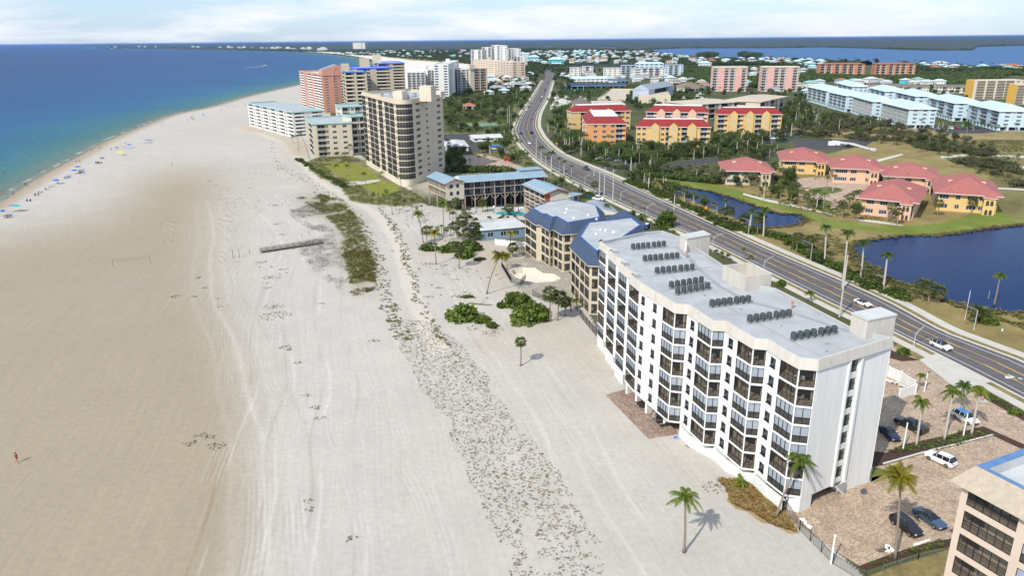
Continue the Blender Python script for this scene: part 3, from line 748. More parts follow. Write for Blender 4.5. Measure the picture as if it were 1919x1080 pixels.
# buttress: triangular fin that widens to the ground under the second fin
a0,a1=AB(-.45,9.2),AB(-.45,9.58)
fin.face([(*AB(-.46,7.2),Z0-.4),(*AB(-.46,9.58),0),(*AB(-.46,9.58),Z0-.4)][::1],0)
q=[AB(-.46,9.2),AB(-.46,9.6),AB(3,9.6),AB(3,9.2)]; fin.prism(q,0,Z0-.38,0)
fin.face([(*AB(-.46,6.9),Z0-.39),(*AB(-.46,9.2),0.0),(*AB(-.46,9.2),Z0-.39)],0); fin.face([(*AB(-.4,6.9),Z0-.39),(*AB(-.4,9.2),Z0-.39),(*AB(-.4,9.2),0.0)],0)
b.part('fins',fin,M_white)
# floor slabs: whole plan, a hair proud of the walls, white edge lines
pl=ccw(plan); sl_=MB()
slabpoly=ccw([AB(.15,.35)]+fpts[1:]+stepg+[right[10],right[9],right[8],right[7],right[6],right[5],right[4],right[3],right[2],right[1],AB(.7,15.2),AB(.9,9.5),AB(1.0,6.5)])
bands=[(fpts[0],fpts[1]),(fpts[1],fpts[2]),(fpts[3],fpts[4]),(fpts[4],fpts[5]),(fpts[6],fpts[7]),(fpts[7],fpts[8]),(fpts[9],fpts[10]),(fpts[10],fpts[11])]+[(stepg[i],stepg[i+1]) for i in (0,3,6,9)]+[(stepg[i+1],stepg[i+2]) for i in (0,3,6)]
for f in range(0,8):
    z=Z0+f*fl; g=grow(slabpoly,-.04); 
    for p_,q_ in bands:
        d_=Vector(sub(q_,p_)).normalized(); o_=Vector((d_.y,-d_.x))
        if o_.dot(Bax)>0: o_=-o_
        p2=(p_[0]+o_.x*.07,p_[1]+o_.y*.07); q2=(q_[0]+o_.x*.07,q_[1]+o_.y*.07)
        sl_.face([(*p2,z-.14),(*q2,z-.14),(*q2,z+.14),(*p2,z+.14)],0)
        sl_.face([(*p2,z+.14),(*q2,z+.14),(*q_,z+.14),(*p_,z+.14)],0); sl_.face([(*p2,z-.14),(*p_,z-.14),(*q_,z-.14),(*q2,z-.14)],0)
    tri_poly(sl_,g,z+.13,1); 
    m0=len(sl_.f); tri_poly(sl_,g,z-.13,0); sl_.f[m0:]=[t[::-1] for t in sl_.f[m0:]]
M_floor=mat('balcony_tiles',(.45,.36,.27),.7,.15,1)
b.part('floor_slabs',sl_,[M_white2,M_floor])
# core wall seen through the screens, with doors
core=MB(); cpts=[AB(1.9,1.6),AB(31,1.8)]; 
cf=[AB(.9,14)]+cpts+[ (stepg[1][0]+Bax.x*1.9,stepg[1][1]+Bax.y*1.9),(stepg[-1][0]+Bax.x*1.9,stepg[-1][1]+Bax.y*1.9), right[9],right[6],right[4],right[2],AB(1.2,14)]
cf=[AB(1.2,13.5),AB(1.9,1.5),AB(31,1.7),(stepg[1][0]+Bax.x*2,stepg[1][1]+Bax.y*2),(stepg[4][0]+Bax.x*2,stepg[4][1]+Bax.y*2),(stepg[-1][0]+Bax.x*2,stepg[-1][1]+Bax.y*2),(right[9][0]-Bax.x,right[9][1]-Bax.y),(right[5][0]-Bax.x*1,right[5][1]-Bax.y*1)]
core.prism(cf,Z0,ZB,0,top=False)
for k in range(4):   # partition walls between flats and pale furniture behind the screens
    for uu in (8.4*k+4.9,8.4*k+.6):
        core.prism([AB(uu,.35),AB(uu+.15,.35),AB(uu+.15,1.9),AB(uu,1.9)],Z0,ZB-.2,0,top=False)
M_door=mat('sliding_door_glass',(.03,.035,.04),.1,0,spec=.5)
for f in range(7):
    for k in range(4):
        u=8.4*k+1.6; z=Z0+f*fl
        core.face([(*AB(u+2.6,1.42),z+.15),(*AB(u,1.42),z+.15),(*AB(u,1.42),z+2.2),(*AB(u+2.6,1.42),z+2.2)],1)
b.part('inner_wall',core,[M_cream,M_door])
FURN=[(f,k,u,w_+rndm.random()*.5,rndm.random()) for f in range(7) for k in range(4) for u,w_ in ((8.4*k+2.2,.2),(8.4*k+3.4,.3)) if rndm.random()<.7]
# mansard-like parapet band and roof membrane
ring=grow(pl,.22); top=grow(pl,-.05); inn=grow(pl,-.30)
pb=MB(); n=len(pl)
ZP=24.0; ZR=23.35
for i in range(n):
    j=(i+1)%n
    pb.face([(*ring[i],ZB-.05),(*ring[j],ZB-.05),(*top[j],ZP),(*top[i],ZP)],0)
    pb.face([(*top[i],ZP),(*top[j],ZP),(*inn[j],ZP),(*inn[i],ZP)],0)
    pb.face([(*inn[j],ZR),(*inn[i],ZR),(*inn[i],ZP),(*inn[j],ZP)],1)
    pb.face([(*pl[i],ZB-.05),(*pl[j],ZB-.05),(*ring[j],ZB-.05),(*ring[i],ZB-.05)][::-1],0)
b.part('parapet',pb,[M_beige,M_roofgrey])
rb=MB(); tri_poly(rb,inn,ZR,0)
# walkway seam strips on the membrane
M_seam=mat('roof_walkway',(.30,.31,.315),.85,.15,.5)
cl=[P(1268,463,ZR),P(1290,482,ZR),P(1310,505,ZR),P(1345,535,ZR),P(1400,565,ZR),P(1480,585,ZR),P(1560,612,ZR),P(1600,624,ZR)]
strip(rb,offs(cl,-.45),offs(cl,.45),ZR+.006,1)
for a_,c_ in (((1215,520),(1335,500)),((1205,495),(1300,484)),((1182,468),(1285,463)),((1240,546),(1340,530))):
    l2=[P(*a_,ZR),P(*c_,ZR)]; strip(rb,offs(l2,-.2),offs(l2,.2),ZR+.004,1)
for a_,c_ in (((1205,448),(1330,600)),((1335,560),(1560,680)),((1260,520),(1500,650))):
    l2=[P(*a_,ZR),P(*c_,ZR)]; strip(rb,offs(l2,-.05),offs(l2,.05),ZR+.003,1)
for (x,y) in ((1320,555),(1388,581),(1464,612),(1550,646),(1549,660),(1240,500)): rb.lathe([(.16,0),(.16,.25),(.02,.3)],(*P(x,y,ZR),ZR),8,1)
b.part('roof_membrane',rb,[M_roofgrey,M_seam])
# little crickets (triangular saddles) behind the parapet steps
for (x,y) in ((1145,471),(1165,494),(1186,516),(1126,452)):
    cr_=MB(); c=P(x,y,ZR+.3); a1=(c[0]+Aax.x*1,c[1]+Aax.y*1); a2=(c[0]-Aax.x*1,c[1]-Aax.y*1); a3=(c[0]+Bax.x*1.3,c[1]+Bax.y*1.3)
    cr_.face([(*a2,ZR),(*a3,ZR),(*c,ZP+.05)],0); cr_.face([(*a3,ZR),(*a1,ZR),(*c,ZP+.05)],0); b.part('roof_saddle',cr_,M_dark)
# stair towers
def tower(pxl,z,h0,name,opn=False,door=None):
    q=[P(*p,z) for p in pxl]; q=ccw(q); mb=MB()
    if not opn:
        mb.prism(q,h0,z,0,top=False); g=grow(q,.12); mb.prism(g,z-.25,z,0,tmi=1,bot=True)
    else:
        mb.prism(q,h0,z,0,top=False); g=grow(q,-.25)
        for i in range(4):
            j=(i+1)%4; mb.face([(*g[j],z-2.6),(*g[i],z-2.6),(*g[i],z),(*g[j],z)],0); mb.face([(*q[i],z),(*q[j],z),(*g[j],z),(*g[i],z)],0)
        mb.face([(*p,z-2.6) for p in g],1)
    o=b.part(name,mb,[M_beige,M_roofpale]); return q,o
q1,o1=tower([(1275,440),(1318,432),(1331,439),(1288,446)],26.4,0,'stair_tower')
tower([(1355,497),(1402,492),(1447,512),(1397,519)],26.0,0,'stair_tower',True)
q3,o3=tower([(1597,586),(1650,576),(1680,589),(1627,599)],26.4,0,'stair_tower')
for (x,y,o) in ((1285,463,o1),(1604,609,o3)):
    c=P(x,y,24.6); d=MB(); e=Vector(sub(P(x+6,y+5,24.6),c)).normalized()
    nn=Vector((e.y,-e.x))*.05
    d.prism([(c[0]-e.x*.55+nn.x,c[1]-e.y*.55+nn.y),(c[0]+e.x*.55+nn.x,c[1]+e.y*.55+nn.y),(c[0]+e.x*.55-nn.x,c[1]+e.y*.55-nn.y),(c[0]-e.x*.55-nn.x,c[1]-e.y*.55-nn.y)],ZR,ZR+2.2,0)
    d.build('door',M_white2,b.root)
# undercroft: dark back wall, piers, skirt walls
for uu,ww in ((4.2,7),(8.4,.4),(8.4,7),(12.8,7),(16.8,.4),(16.8,7),(25.3,1),(25.3,7),(29.6,1.2),(29.6,7),(34.5,1.2),(34.5,7),(38.5,2.2),(42.5,3.2),(42.5,8),(.3,12.9)):
    uc=MB(); uc.prism([AB(uu,ww),AB(uu+.5,ww),AB(uu+.5,ww+1.4),AB(uu,ww+1.4)],0,Z0-.13,0); b.part('column',uc,M_white)
uc=MB(); uc.prism([AB(.02,.02),AB(1.7,-.9),AB(1.7,-.4),AB(.5,.5),AB(.5,2.5),AB(.02,2.5)],0,Z0-.13,0); b.part('corner_column',uc,M_white)
sk=MB()   # skirt wall to the sand under the near bays, and the solid base of the far half
def skirt(pts,z): 
    for p,q in zip(pts[:-1],pts[1:]): sk.face([(*p,0),(*q,0),(*q,z),(*p,z)],0)
line=[fpts[1],fpts[2],fpts[3],fpts[5],fpts[6],fpts[8],fpts[9]]
g_=[(p[0]-Bax.x*.10,p[1]-Bax.y*.10) for p in line]
skirt(g_[::-1],1.7); strip(sk,g_,[(p[0]+Bax.x*.5,p[1]+Bax.y*.5) for p in line],1.7)
skirt([(g_[-1][0]+Bax.x*3,g_[-1][1]+Bax.y*3),g_[-1]],1.7)
skirt(stepg[::-1][:8],Z0+.1)
skirt([(stepg[3][0],stepg[3][1]),(stepg[3][0]+Bax.x*8,stepg[3][1]+Bax.y*8)],Z0)
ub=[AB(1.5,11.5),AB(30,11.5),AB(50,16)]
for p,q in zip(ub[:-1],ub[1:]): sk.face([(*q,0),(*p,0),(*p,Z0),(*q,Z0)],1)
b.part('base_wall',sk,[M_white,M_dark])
b.finish()
# ------------------------------------------------------------------ rooftop condensers: each unit a thing
M_acg=mat('condenser_casing',(.075,.095,.10),.45,.15,4,spec=.5)
M_acf=mat('condenser_fan',(.02,.022,.024),.6,0)
def make_ac():
    r=thing('air_conditioner','x','air conditioner')
    a=MB(); a.lathe([(.40,.35),(.42,.38),(.42,1.22),(.40,1.30),(.30,1.33)],(0,0,0),14)
    for k in range(14): 
        an=2*math.pi*k/14; a.box((.425*math.cos(an),.425*math.sin(an),.8),(.03,.03,.78),1,rot=an)
    a.build('casing',[M_acg,M_acf],r)
    f=MB(); f.lathe([(.29,1.335),(.1,1.36),(.01,1.38)],(0,0,0),12); f.build('fan_grille',M_acf,r)
    s=MB()
    for dx in(-.35,.35): s.box((dx,0,.27),(.07,1.0,.08)); s.box((dx,-.42,.12),(.06,.06,.24)); s.box((dx,.42,.12),(.06,.06,.24))
    s.build('stand',M_conc,r)
    return r
ac=make_ac()
acrows=[((1187,464),(1243,459),7,0),((1209,486),(1268,481),7,0),((1232,509),(1296,503),7,0),((1258,536),(1314,527),6,0),((1270,548),(1326,538),6,0),((1335,571),(1401,563),7,0),((1406,600),(1477,590),7,0),((1488,633),(1562,621),7,0)]
rowname=['farthest','second farthest','third farthest','inner line of the double','outer line of the double','third nearest','second nearest','nearest']
first=True
for ri,(a_,c_,n,_) in enumerate(acrows):
    p,q=Vector(P(*a_,ZR+.5)),Vector(P(*c_,ZR+.5)); an=math.atan2(q.y-p.y,q.x-p.x)
    for k in range(n):
        t=k/(n-1)+((.014 if k>=4 else -.010) if n==7 else 0)
        c=p.lerp(q,t); lb='dark round condenser, %s from the left, %s rooftop row'%(ORD[k],rowname[ri])
        if first: o=ac; o.location=(c.x,c.y,ZR); o.rotation_euler=(0,0,an); o['label']=lb; o['group']='condensers on the white condominium roof'; first=False
        else: copy_tree(ac,(c.x,c.y,ZR),an,1,lb,'condensers on the white condominium roof')

def make_chair():
    r=thing('patio_chair','pale patio chair behind a balcony screen of the white condominium','chair',(0,0,0),0,'chairs on the screened balconies of the white condominium')
    a=MB(); a.box((0,0,.42),(.55,.55,.08)); a.build('seat',M_patio,r)
    a=MB(); a.box((0,.26,.75),(.55,.07,.6)); a.build('backrest',M_patio,r)
    for x in(-.24,.24):
        for y in(-.24,.24): a=MB(); a.box((x,y,.19),(.05,.05,.38)); a.build('leg',M_patio,r)
    return r
M_patio=mat('patio_furniture',(.50,.45,.36),.8,.1)
pc=make_chair()
for i,(f,k,u,w_,a) in enumerate(FURN):
    p=AB(u,w_); l=(p[0],p[1],Z0+f*fl+.14)
    if i==0: pc.location=l; pc.rotation_euler=(0,0,a*6)
    else: copy_tree(pc,l,a*6)
# ------------------------------------------------------------------ the boulevard, kerbs, pavements, markings
def asphalt(name,c=(.115,.105,.105)):
    m=mat(name,c,.9,.22,.35,.05,detail=8); return m
M_asph=asphalt('asphalt'); M_asphd=asphalt('dark_asphalt',(.06,.06,.065))
M_side=mat('pavement_concrete',(.50,.47,.41),.9,.12,.3,.04,detail=7)
M_kerb=mat('kerb_concrete',(.55,.52,.46),.9,.1,.8)
M_wline=mat('white_road_paint',(.72,.72,.70),.7,.2,2)
M_yline=mat('yellow_road_paint',(.70,.42,.08),.7,.2,2)
M_grass=mat('lawn_grass',(.12,.15,.035),.95,.45,.8,.3,detail=9)
M_verge=mat('dry_verge_grass',(.22,.175,.07),.95,.45,.6,.3,detail=9)
M_bright=mat('bright_lawn',(.20,.21,.03),.95,.3,.25,.3,detail=9)
M_mulch=mat('bark_mulch',(.065,.035,.025),.95,.4,3,.3,detail=9)
def paver_mat(name,c1,c2,c3,sc=1.3):
    m=bpy.data.materials.new(name); m.use_nodes=True; MATS[name]=m; t=m.node_tree; b=t.nodes['Principled BSDF']; N=t.nodes.new; K=t.links.new; b.inputs['Roughness'].default_value=.85
    g=N('ShaderNodeNewGeometry'); mp=N('ShaderNodeMapping'); mp.inputs['Rotation'].default_value=(0,0,R_(31)); K(g.outputs['Position'],mp.inputs['Vector'])
    mp.inputs['Scale'].default_value=(1.0,1.6,1)
    v=N('ShaderNodeTexVoronoi'); v.inputs['Scale'].default_value=sc*1.7; v.inputs['Randomness'].default_value=.6; K(mp.outputs['Vector'],v.inputs['Vector'])
    n=N('ShaderNodeTexNoise'); n.inputs['Scale'].default_value=.35; n.inputs['Detail'].default_value=5; K(g.outputs['Position'],n.inputs['Vector'])
    s=N('ShaderNodeSeparateColor'); K(v.outputs['Color'],s.inputs['Color'])
    r=N('ShaderNodeValToRGB'); e=r.color_ramp.elements; e[0].position=.1; e[0].color=(*c1,1); e[1].position=.9; e[1].color=(*c3,1); q=e.new(.5); q.color=(*c2,1); K(s.outputs['Red'],r.inputs['Fac'])
    mr=N('ShaderNodeMapRange'); mr.inputs['From Min'].default_value=.3; mr.inputs['From Max'].default_value=.7; mr.inputs['To Min'].default_value=.8; mr.inputs['To Max'].default_value=1.18; K(n.outputs['Fac'],mr.inputs['Value'])
    mx=N('ShaderNodeMix'); mx.data_type='RGBA'; mx.blend_type='MULTIPLY'; mx.inputs['Factor'].default_value=1; K(r.outputs['Color'],mx.inputs['A']); K(mr.outputs['Result'],mx.inputs['B']); K(mx.outputs['Result'],b.inputs['Base Color'])
    return m
M_pav=paver_mat('tan_pavers',(.27,.185,.13),(.38,.275,.19),(.48,.38,.27),2.6)
M_pavr=paver_mat('red_pavers',(.19,.12,.09),(.27,.18,.135),(.38,.29,.235),2.2)
M_pavg=paver_mat('grey_pavers',(.25,.22,.18),(.33,.29,.235),(.40,.36,.30),2)
M_pavp=paver_mat('pink_pavers',(.33,.22,.16),(.42,.30,.22),(.5,.38,.28),2)
RL=[(2500,1110),(2200,905),(1919,747),(1676,623),(1572,575),(1448,513),(1332,455),(1200,397),(1120,360),(1060,330),(1012,300),(987,278),(972,257),(968,240),(980,213),(997,187),(1013,160),(1022,142),(1018,133),(1000,127),(960,122)]
RR=[(2500,1000),(2200,824),(1919,681),(1767,622),(1640,555),(1437,467),(1320,413),(1205,360),(1140,329),(1080,304),(1043,286),(1017,263),(1006,245),(1003,232),(1008,210),(1023,183),(1031,160),(1038,140),(1035,131),(1012,124),(965,120.5)]
gl=smooth_line([P(*p) for p in RL],6); gr=[P(*p) for p in RR]; gr=smooth_line(gr,1.5)
# pair each left sample with the nearest right sample, monotone
pr=[];j=0
for p in gl:
    best=min(range(j,min(len(gr),j+60)),key=lambda k:(gr[k][0]-p[0])**2+(gr[k][1]-p[1])**2); j=best; pr.append(gr[best])
def lat(t): return [(a[0]+(b_[0]-a[0])*t,a[1]+(b_[1]-a[1])*t) for a,b_ in zip(gl,pr)]
def surf(name,a,b_,z,m,thick=0,kind='structure'):
    mb=MB(); strip(mb,a,b_,z)
    if thick:
        strip(mb,a,a,z,None,z-thick); strip(mb,b_,b_,z-thick,None,z)
    o=mb.build(name,m); tag(o,kind=kind); return o
Lft=gl; Rgt=pr
surf('road',Lft,Rgt,.02,M_asph)
NR=len([1 for p in gl if p[1]<1300])
def vis(a,k=1): return a[:NR]
# kerbs, verges, pavements
def side(edge,sgn,offsets,names):
    for (o0,o1,z,m,nm,th) in offsets:
        a,b_=offs(vis(edge),sgn*o0),offs(vis(edge),sgn*o1)
        surf(nm,a,b_,z,m,th)
side(Rgt,1,[(0,.55,.14,M_kerb,'kerb',.14),(.55,2.0,.135,M_verge,'verge',0),(2.0,4.7,.15,M_side,'pavement',.15)],None)
side(Lft,-1,[(0,.55,.14,M_kerb,'kerb',.14),(.55,2.0,.135,M_verge,'verge',0),(2.0,4.1,.15,M_side,'pavement',.15)],None)
# markings
def line(t,wd,m,dash=None,z=.028,rng=None,name='road_marking'):
    c=lat(t); mb=MB(); a,b_=offs(c,-wd/2),offs(c,wd/2); n=len(c)
    for i in range(n-1):
        if rng and not(rng[0]<=c[i][1]<rng[1]): continue
        if dash and (i%dash[0])>=dash[1]: continue
        mb.face([(*a[i],z),(*b_[i],z),(*b_[i+1],z),(*a[i+1],z)][::-1])
    o=mb.build(name,m)
    if o: tag(o,kind='structure')
line(.12,.16,M_wline); line(.88,.16,M_wline)
line(.365,.15,M_yline,rng=(0,330)); line(.635,.15,M_yline,rng=(0,330)); line(.385,.15,M_yline,(2,1),rng=(0,330)); line(.615,.15,M_yline,(2,1),rng=(0,330))
line(.33,.15,M_yline,rng=(330,1700)); line(.57,.15,M_yline,rng=(330,1700)); line(.72,.15,M_wline,rng=(300,480)); line(.93,.15,M_wline,rng=(300,480))
# curved left-turn arrow on the centre lane
def arrow(px,py,ang,s=1.):
    c=P(px,py); co,si=math.cos(ang),math.sin(ang); mb=MB()
    def T(x,y): return (c[0]+(x*co-y*si)*s,c[1]+(x*si+y*co)*s)
    pts=[(-3,-.1),(-1.5,-.1),(-.3,.1),(.5,.7),(1.0,1.5)]
    strip(mb,[T(*p) for p in offs(pts,-.18)],[T(*p) for p in offs(pts,.18)],.03)
    mb.face([(*T(.3,1.5),.03),(*T(1.7,1.5),.03),(*T(1.0,2.6),.03)])
    tag(mb.build('road_marking',M_wline),kind='structure')
arrow(1908,708,R_(118)); arrow(1915,712,R_(-62),.9)
# side road joining from the east, car parks
sheet('side_road',[(1112,305),(1140,318),(1205,322),(1300,310),(1400,296),(1460,288),(1530,284),(1530,279),(1450,281),(1390,288),(1290,302),(1200,313),(1130,308)],.015,M_asphd)
sheet('car_park',[(1490,262),(1640,262),(1620,276),(1540,280),(1490,279)],.014,M_asphd)
sheet('car_park',[(1740,238),(1830,232),(1900,244),(1840,250),(1770,250)],.014,M_asphd)
sheet('car_park',[(828,252),(905,250),(918,262),(900,284),(866,290),(840,286)],.014,M_asphd)
sheet('car_park',[(1042,165),(1065,161),(1095,170),(1090,185),(1046,183)],.014,M_asphd)
sheet('car_park',[(1380,256),(1440,250),(1500,256),(1470,270),(1400,268)],.014,M_asphd)
sheet('car_park',[(850,186),(960,182),(940,205),(850,205)],.014,M_asphd)
sheet('car_park',[(1040,182),(1100,184),(1092,205),(1030,205)],.014,M_side)
# forecourt driveway and paver yards of the condominium
sheet('driveway',[(1668,655),(1730,676),(1735,690),(1920,790),(2150,930),(2500,1140),(2500,1111),(1919,748),(1742,660),(1715,652),(1690,640)],.016,M_verge)
sheet('driveway_apron',[(1722,676),(1755,664),(1860,716),(1840,722),(1800,738)],.155,M_side)
sheet('paver_yard',[(1480,975),(1497,930),(1620,905),(1640,740),(1655,655),(1668,648),(1725,676),(1760,697),(1919,790),(2250,975),(2250,1300),(1900,1090),(1760,1010),(1705,1040),(1610,1062),(1560,1030),(1498,985)],.03,M_pav)
sheet('mulch_bed',[(1632,846),(1660,850),(1690,835),(1780,816),(1842,800),(1919,834),(1960,860),(1919,845),(1862,818),(1740,849),(1656,873),(1632,876)],.07,M_mulch,thick=.05)
sheet('mulch_bed',[(1659,667),(1665,655),(1690,665),(1725,676),(1690,678),(1668,672)],.05,M_mulch)
sheet('mulch_bed',[(1790,705),(1830,722),(1919,772),(1919,790),(1840,745)],.065,M_mulch)
sheet('mulch_bed',[(1606,1064),(1655,1045),(1700,1030),(1740,1018),(1790,1010),(1790,1026),(1740,1032),(1690,1048),(1625,1070)],.05,M_mulch)
sheet('planting_bed',[(1632,905),(1636,876),(1672,884),(1632,897)],.05,M_grass)
sheet('dry_lawn',[(1352,902),(1385,906),(1415,910),(1448,940),(1475,968),(1500,1000),(1480,1002),(1450,985),(1425,980),(1400,960),(1380,955),(1362,940),(1366,925)],.02,mat('straw_grass',(.36,.25,.12),.95,.4,.6,.4,detail=9),rounded=True)
sheet('dry_lawn',[(1620,1085),(1660,1068),(1780,1030),(1900,1070),(2000,1200),(1700,1200)],.02,M_verge)
sheet('beach_deck',[(1135,741),(1180,728),(1220,708),(1275,768),(1268,815),(1215,823)],.05,M_pavr,thick=.05)
sheet('kerb_strip',[(1655,872),(1740,848),(1862,817),(1861,814.5),(1739,845),(1654,869)],.10,M_kerb,thick=.06)
sheet('parking_line',[(1786,1003),(1824,990),(1827,994),(1789,1007)],.04,M_wline)
sheet('parking_line',[(1710,1021),(1742,1011),(1745,1014),(1713,1025)],.04,M_wline)
# pool terraces
def terrace():
    from mathutils.geometry import tessellate_polygon
    o=ccw([P(*p) for p in [(942,500),(960,488),(1000,482),(1045,495),(1070,515),(1100,530),(1120,560),(1080,580),(1020,558),(985,556),(958,530)]]); h=ccw([P(*p) for p in ((957,509),(963,504),(980,502),(1001,503),(1010,509),(1017,513),(1036,514),(1049,522),(1043,527),(1003,530),(980,526),(968,519))])[::-1]
    pts=o+h; mb=MB(); mb.v=[(p[0],p[1],.05) for p in pts]
    for t in tessellate_polygon([[Vector((*p,0)) for p in o],[Vector((*p,0)) for p in h]]):
        a,b_,c=[pts[k] for k in t]; cr=(b_[0]-a[0])*(c[1]-a[1])-(c[0]-a[0])*(b_[1]-a[1]); mb.f.append(tuple(t) if cr>0 else tuple(t[::-1])); mb.m.append(0)
    tag(mb.build('pool_terrace',M_pavg),kind='structure')
terrace()
sheet('pool_terrace',[(862,404),(880,388),(960,388),(1030,384),(1060,392),(1015,405),(985,412),(870,412)],.03,M_side,thick=.03)
sheet('lawn',[(602,309),(640,303),(680,312),(712,334),(752,351),(727,366),(703,371),(697,361),(677,348),(640,331)],.012,M_bright,rounded=True)
sheet('path',[(655,341),(712,336),(714,339),(690,344),(640,350),(620,356),(600,358),(640,346)],.02,M_side)
sheet('path',[(690,303),(712,326),(745,346),(768,356),(774,353),(750,340),(722,322),(700,302)],.02,M_side)
sheet('tennis_court',[(852,232),(930,229),(938,238),(900,242),(862,240)],.02,mat('tennis_court_surface',(.16,.25,.17),.9,.15,.1),rounded=False)
sheet('tennis_court',[(868,195),(958,195),(956,204),(870,206)],.02,mat('court_green',(.10,.16,.07),.9,.1,.1))
sheet('sport_court',[(918,195),(950,195),(953,201),(921,202)],.03,mat('court_blue',(.03,.09,.32),.9,.1,.1))
sheet('paver_yard',[(862,292),(905,288),(946,300),(1010,325),(985,332),(950,316),(905,310),(870,312)],.02,M_pavp)
sheet('villa_court',[(1488,338),(1545,332),(1600,337),(1700,338),(1720,350),(1660,370),(1600,372),(1580,388),(1548,392),(1500,372)],.02,M_pavp,rounded=True)
sheet('lawn_island',[(1515,355),(1555,350),(1580,356),(1560,363),(1530,363)],.05,M_grass,rounded=True)
sheet('lawn_island',[(1508,378),(1545,374),(1562,382),(1552,388),(1570,400),(1540,396)],.05,M_grass,rounded=True)
for pts in ([(1393,362),(1440,374),(1500,386),(1562,403),(1570,406),(1500,390),(1438,378),(1392,365)],[(1605,410),(1650,415),(1690,422),(1696,424),(1650,419),(1604,413)],[(1762,293),(1820,288),(1919,292),(1919,296),(1820,291),(1765,297)],[(1860,306),(1919,312),(1919,316),(1860,309)],[(1560,263),(1600,268),(1642,281),(1640,284),(1598,272),(1560,267)],[(1628,303),(1690,288),(1693,290),(1640,305)],[(1845,350),(1919,354),(1919,357),(1845,353)]):
    sheet('shell_path',pts,.03,mat('white_shell_gravel',(.55,.52,.45),.95,.2,1))
# ------------------------------------------------------------------ other buildings
def projy(x,y,z):
    zz=z-CH; dz=y*math.cos(TH)-zz*math.sin(TH); v=(y*math.sin(TH)+zz*math.cos(TH))/dz; u=x/dz
    c,s=math.cos(RO),math.sin(RO); return 540-(u*s+v*c)*FP
def hgt(bx,by,ty):
    g=P(bx,by); lo,hi=0,150
    for _ in range(40):
        m=(lo+hi)/2
        if projy(g[0],g[1],m)>ty: lo=m
        else: hi=m
    return lo
def pal(fr,gl,wa,ra): return (fr,gl,wa,ra)
M_tan=mat('tan_stucco',(.50,.43,.32),.88,.08,.25); M_tan2=mat('light_tan_stucco',(.64,.56,.44),.88,.08,.25)
M_pink=mat('salmon_stucco',(.56,.29,.21),.88,.06,.2); M_pinkl=mat('pale_pink_stucco',(.66,.38,.34),.88,.06,.2)
M_offw=mat('off_white_stucco',(.68,.65,.58),.85,.07,.25); M_greyb=mat('grey_blue_stucco',(.40,.47,.55),.85,.07,.2)
M_pblue=mat('pale_blue_stucco',(.50,.62,.68),.85,.07,.2); M_teal_r=mat('teal_metal_roof',(.27,.45,.44),.5,.12,.3)
M_blue_r=mat('blue_metal_roof',(.24,.335,.40),.45,.10,.25,stretch=(1,1,1)); M_bluetrim=mat('bright_blue_trim',(.015,.13,.62),.5,.1,.3)
M_navy=mat('navy_shingle_roof',(.052,.080,.135),.8,.35,2.5,.2,detail=8); M_palebr=mat('pale_blue_metal_roof',(.50,.66,.75),.4,.10,.15)
M_redroof=mat('red_tile_roof',(.255,.028,.026),.75,.2,.6,.1,detail=7); M_villar=mat('rose_tile_roof',(.36,.125,.11),.8,.22,1.2,.15,detail=8)
M_yell=mat('yellow_stucco',(.66,.46,.19),.85,.07,.2); M_oran=mat('orange_stucco',(.66,.32,.13),.85,.07,.2); M_peach=mat('peach_stucco',(.68,.44,.30),.85,.07,.2)
M_brownr=mat('brown_shingle_roof',(.16,.13,.11),.85,.25,.8); M_sandr=mat('sand_roof',(.50,.43,.33),.85,.15,.4); M_greyr=mat('grey_metal_roof',(.27,.31,.34),.5,.12,.3)
M_rust=mat('terracotta_trim',(.36,.13,.075),.8,.1,.5); M_aqua=mat('aqua_paint',(.10,.52,.58),.6,.1,.3)
M_shk=mat('beige_mansard_shingle',(.43,.36,.275),.9,.15,1.5,.1)
M_bgl=M_glassb
PW=pal(M_white2,M_glass,M_offw,M_white2); PT=pal(M_tan,M_glass,M_tan2,M_white2); PB=pal(M_black,M_shade,M_tan2,M_black)
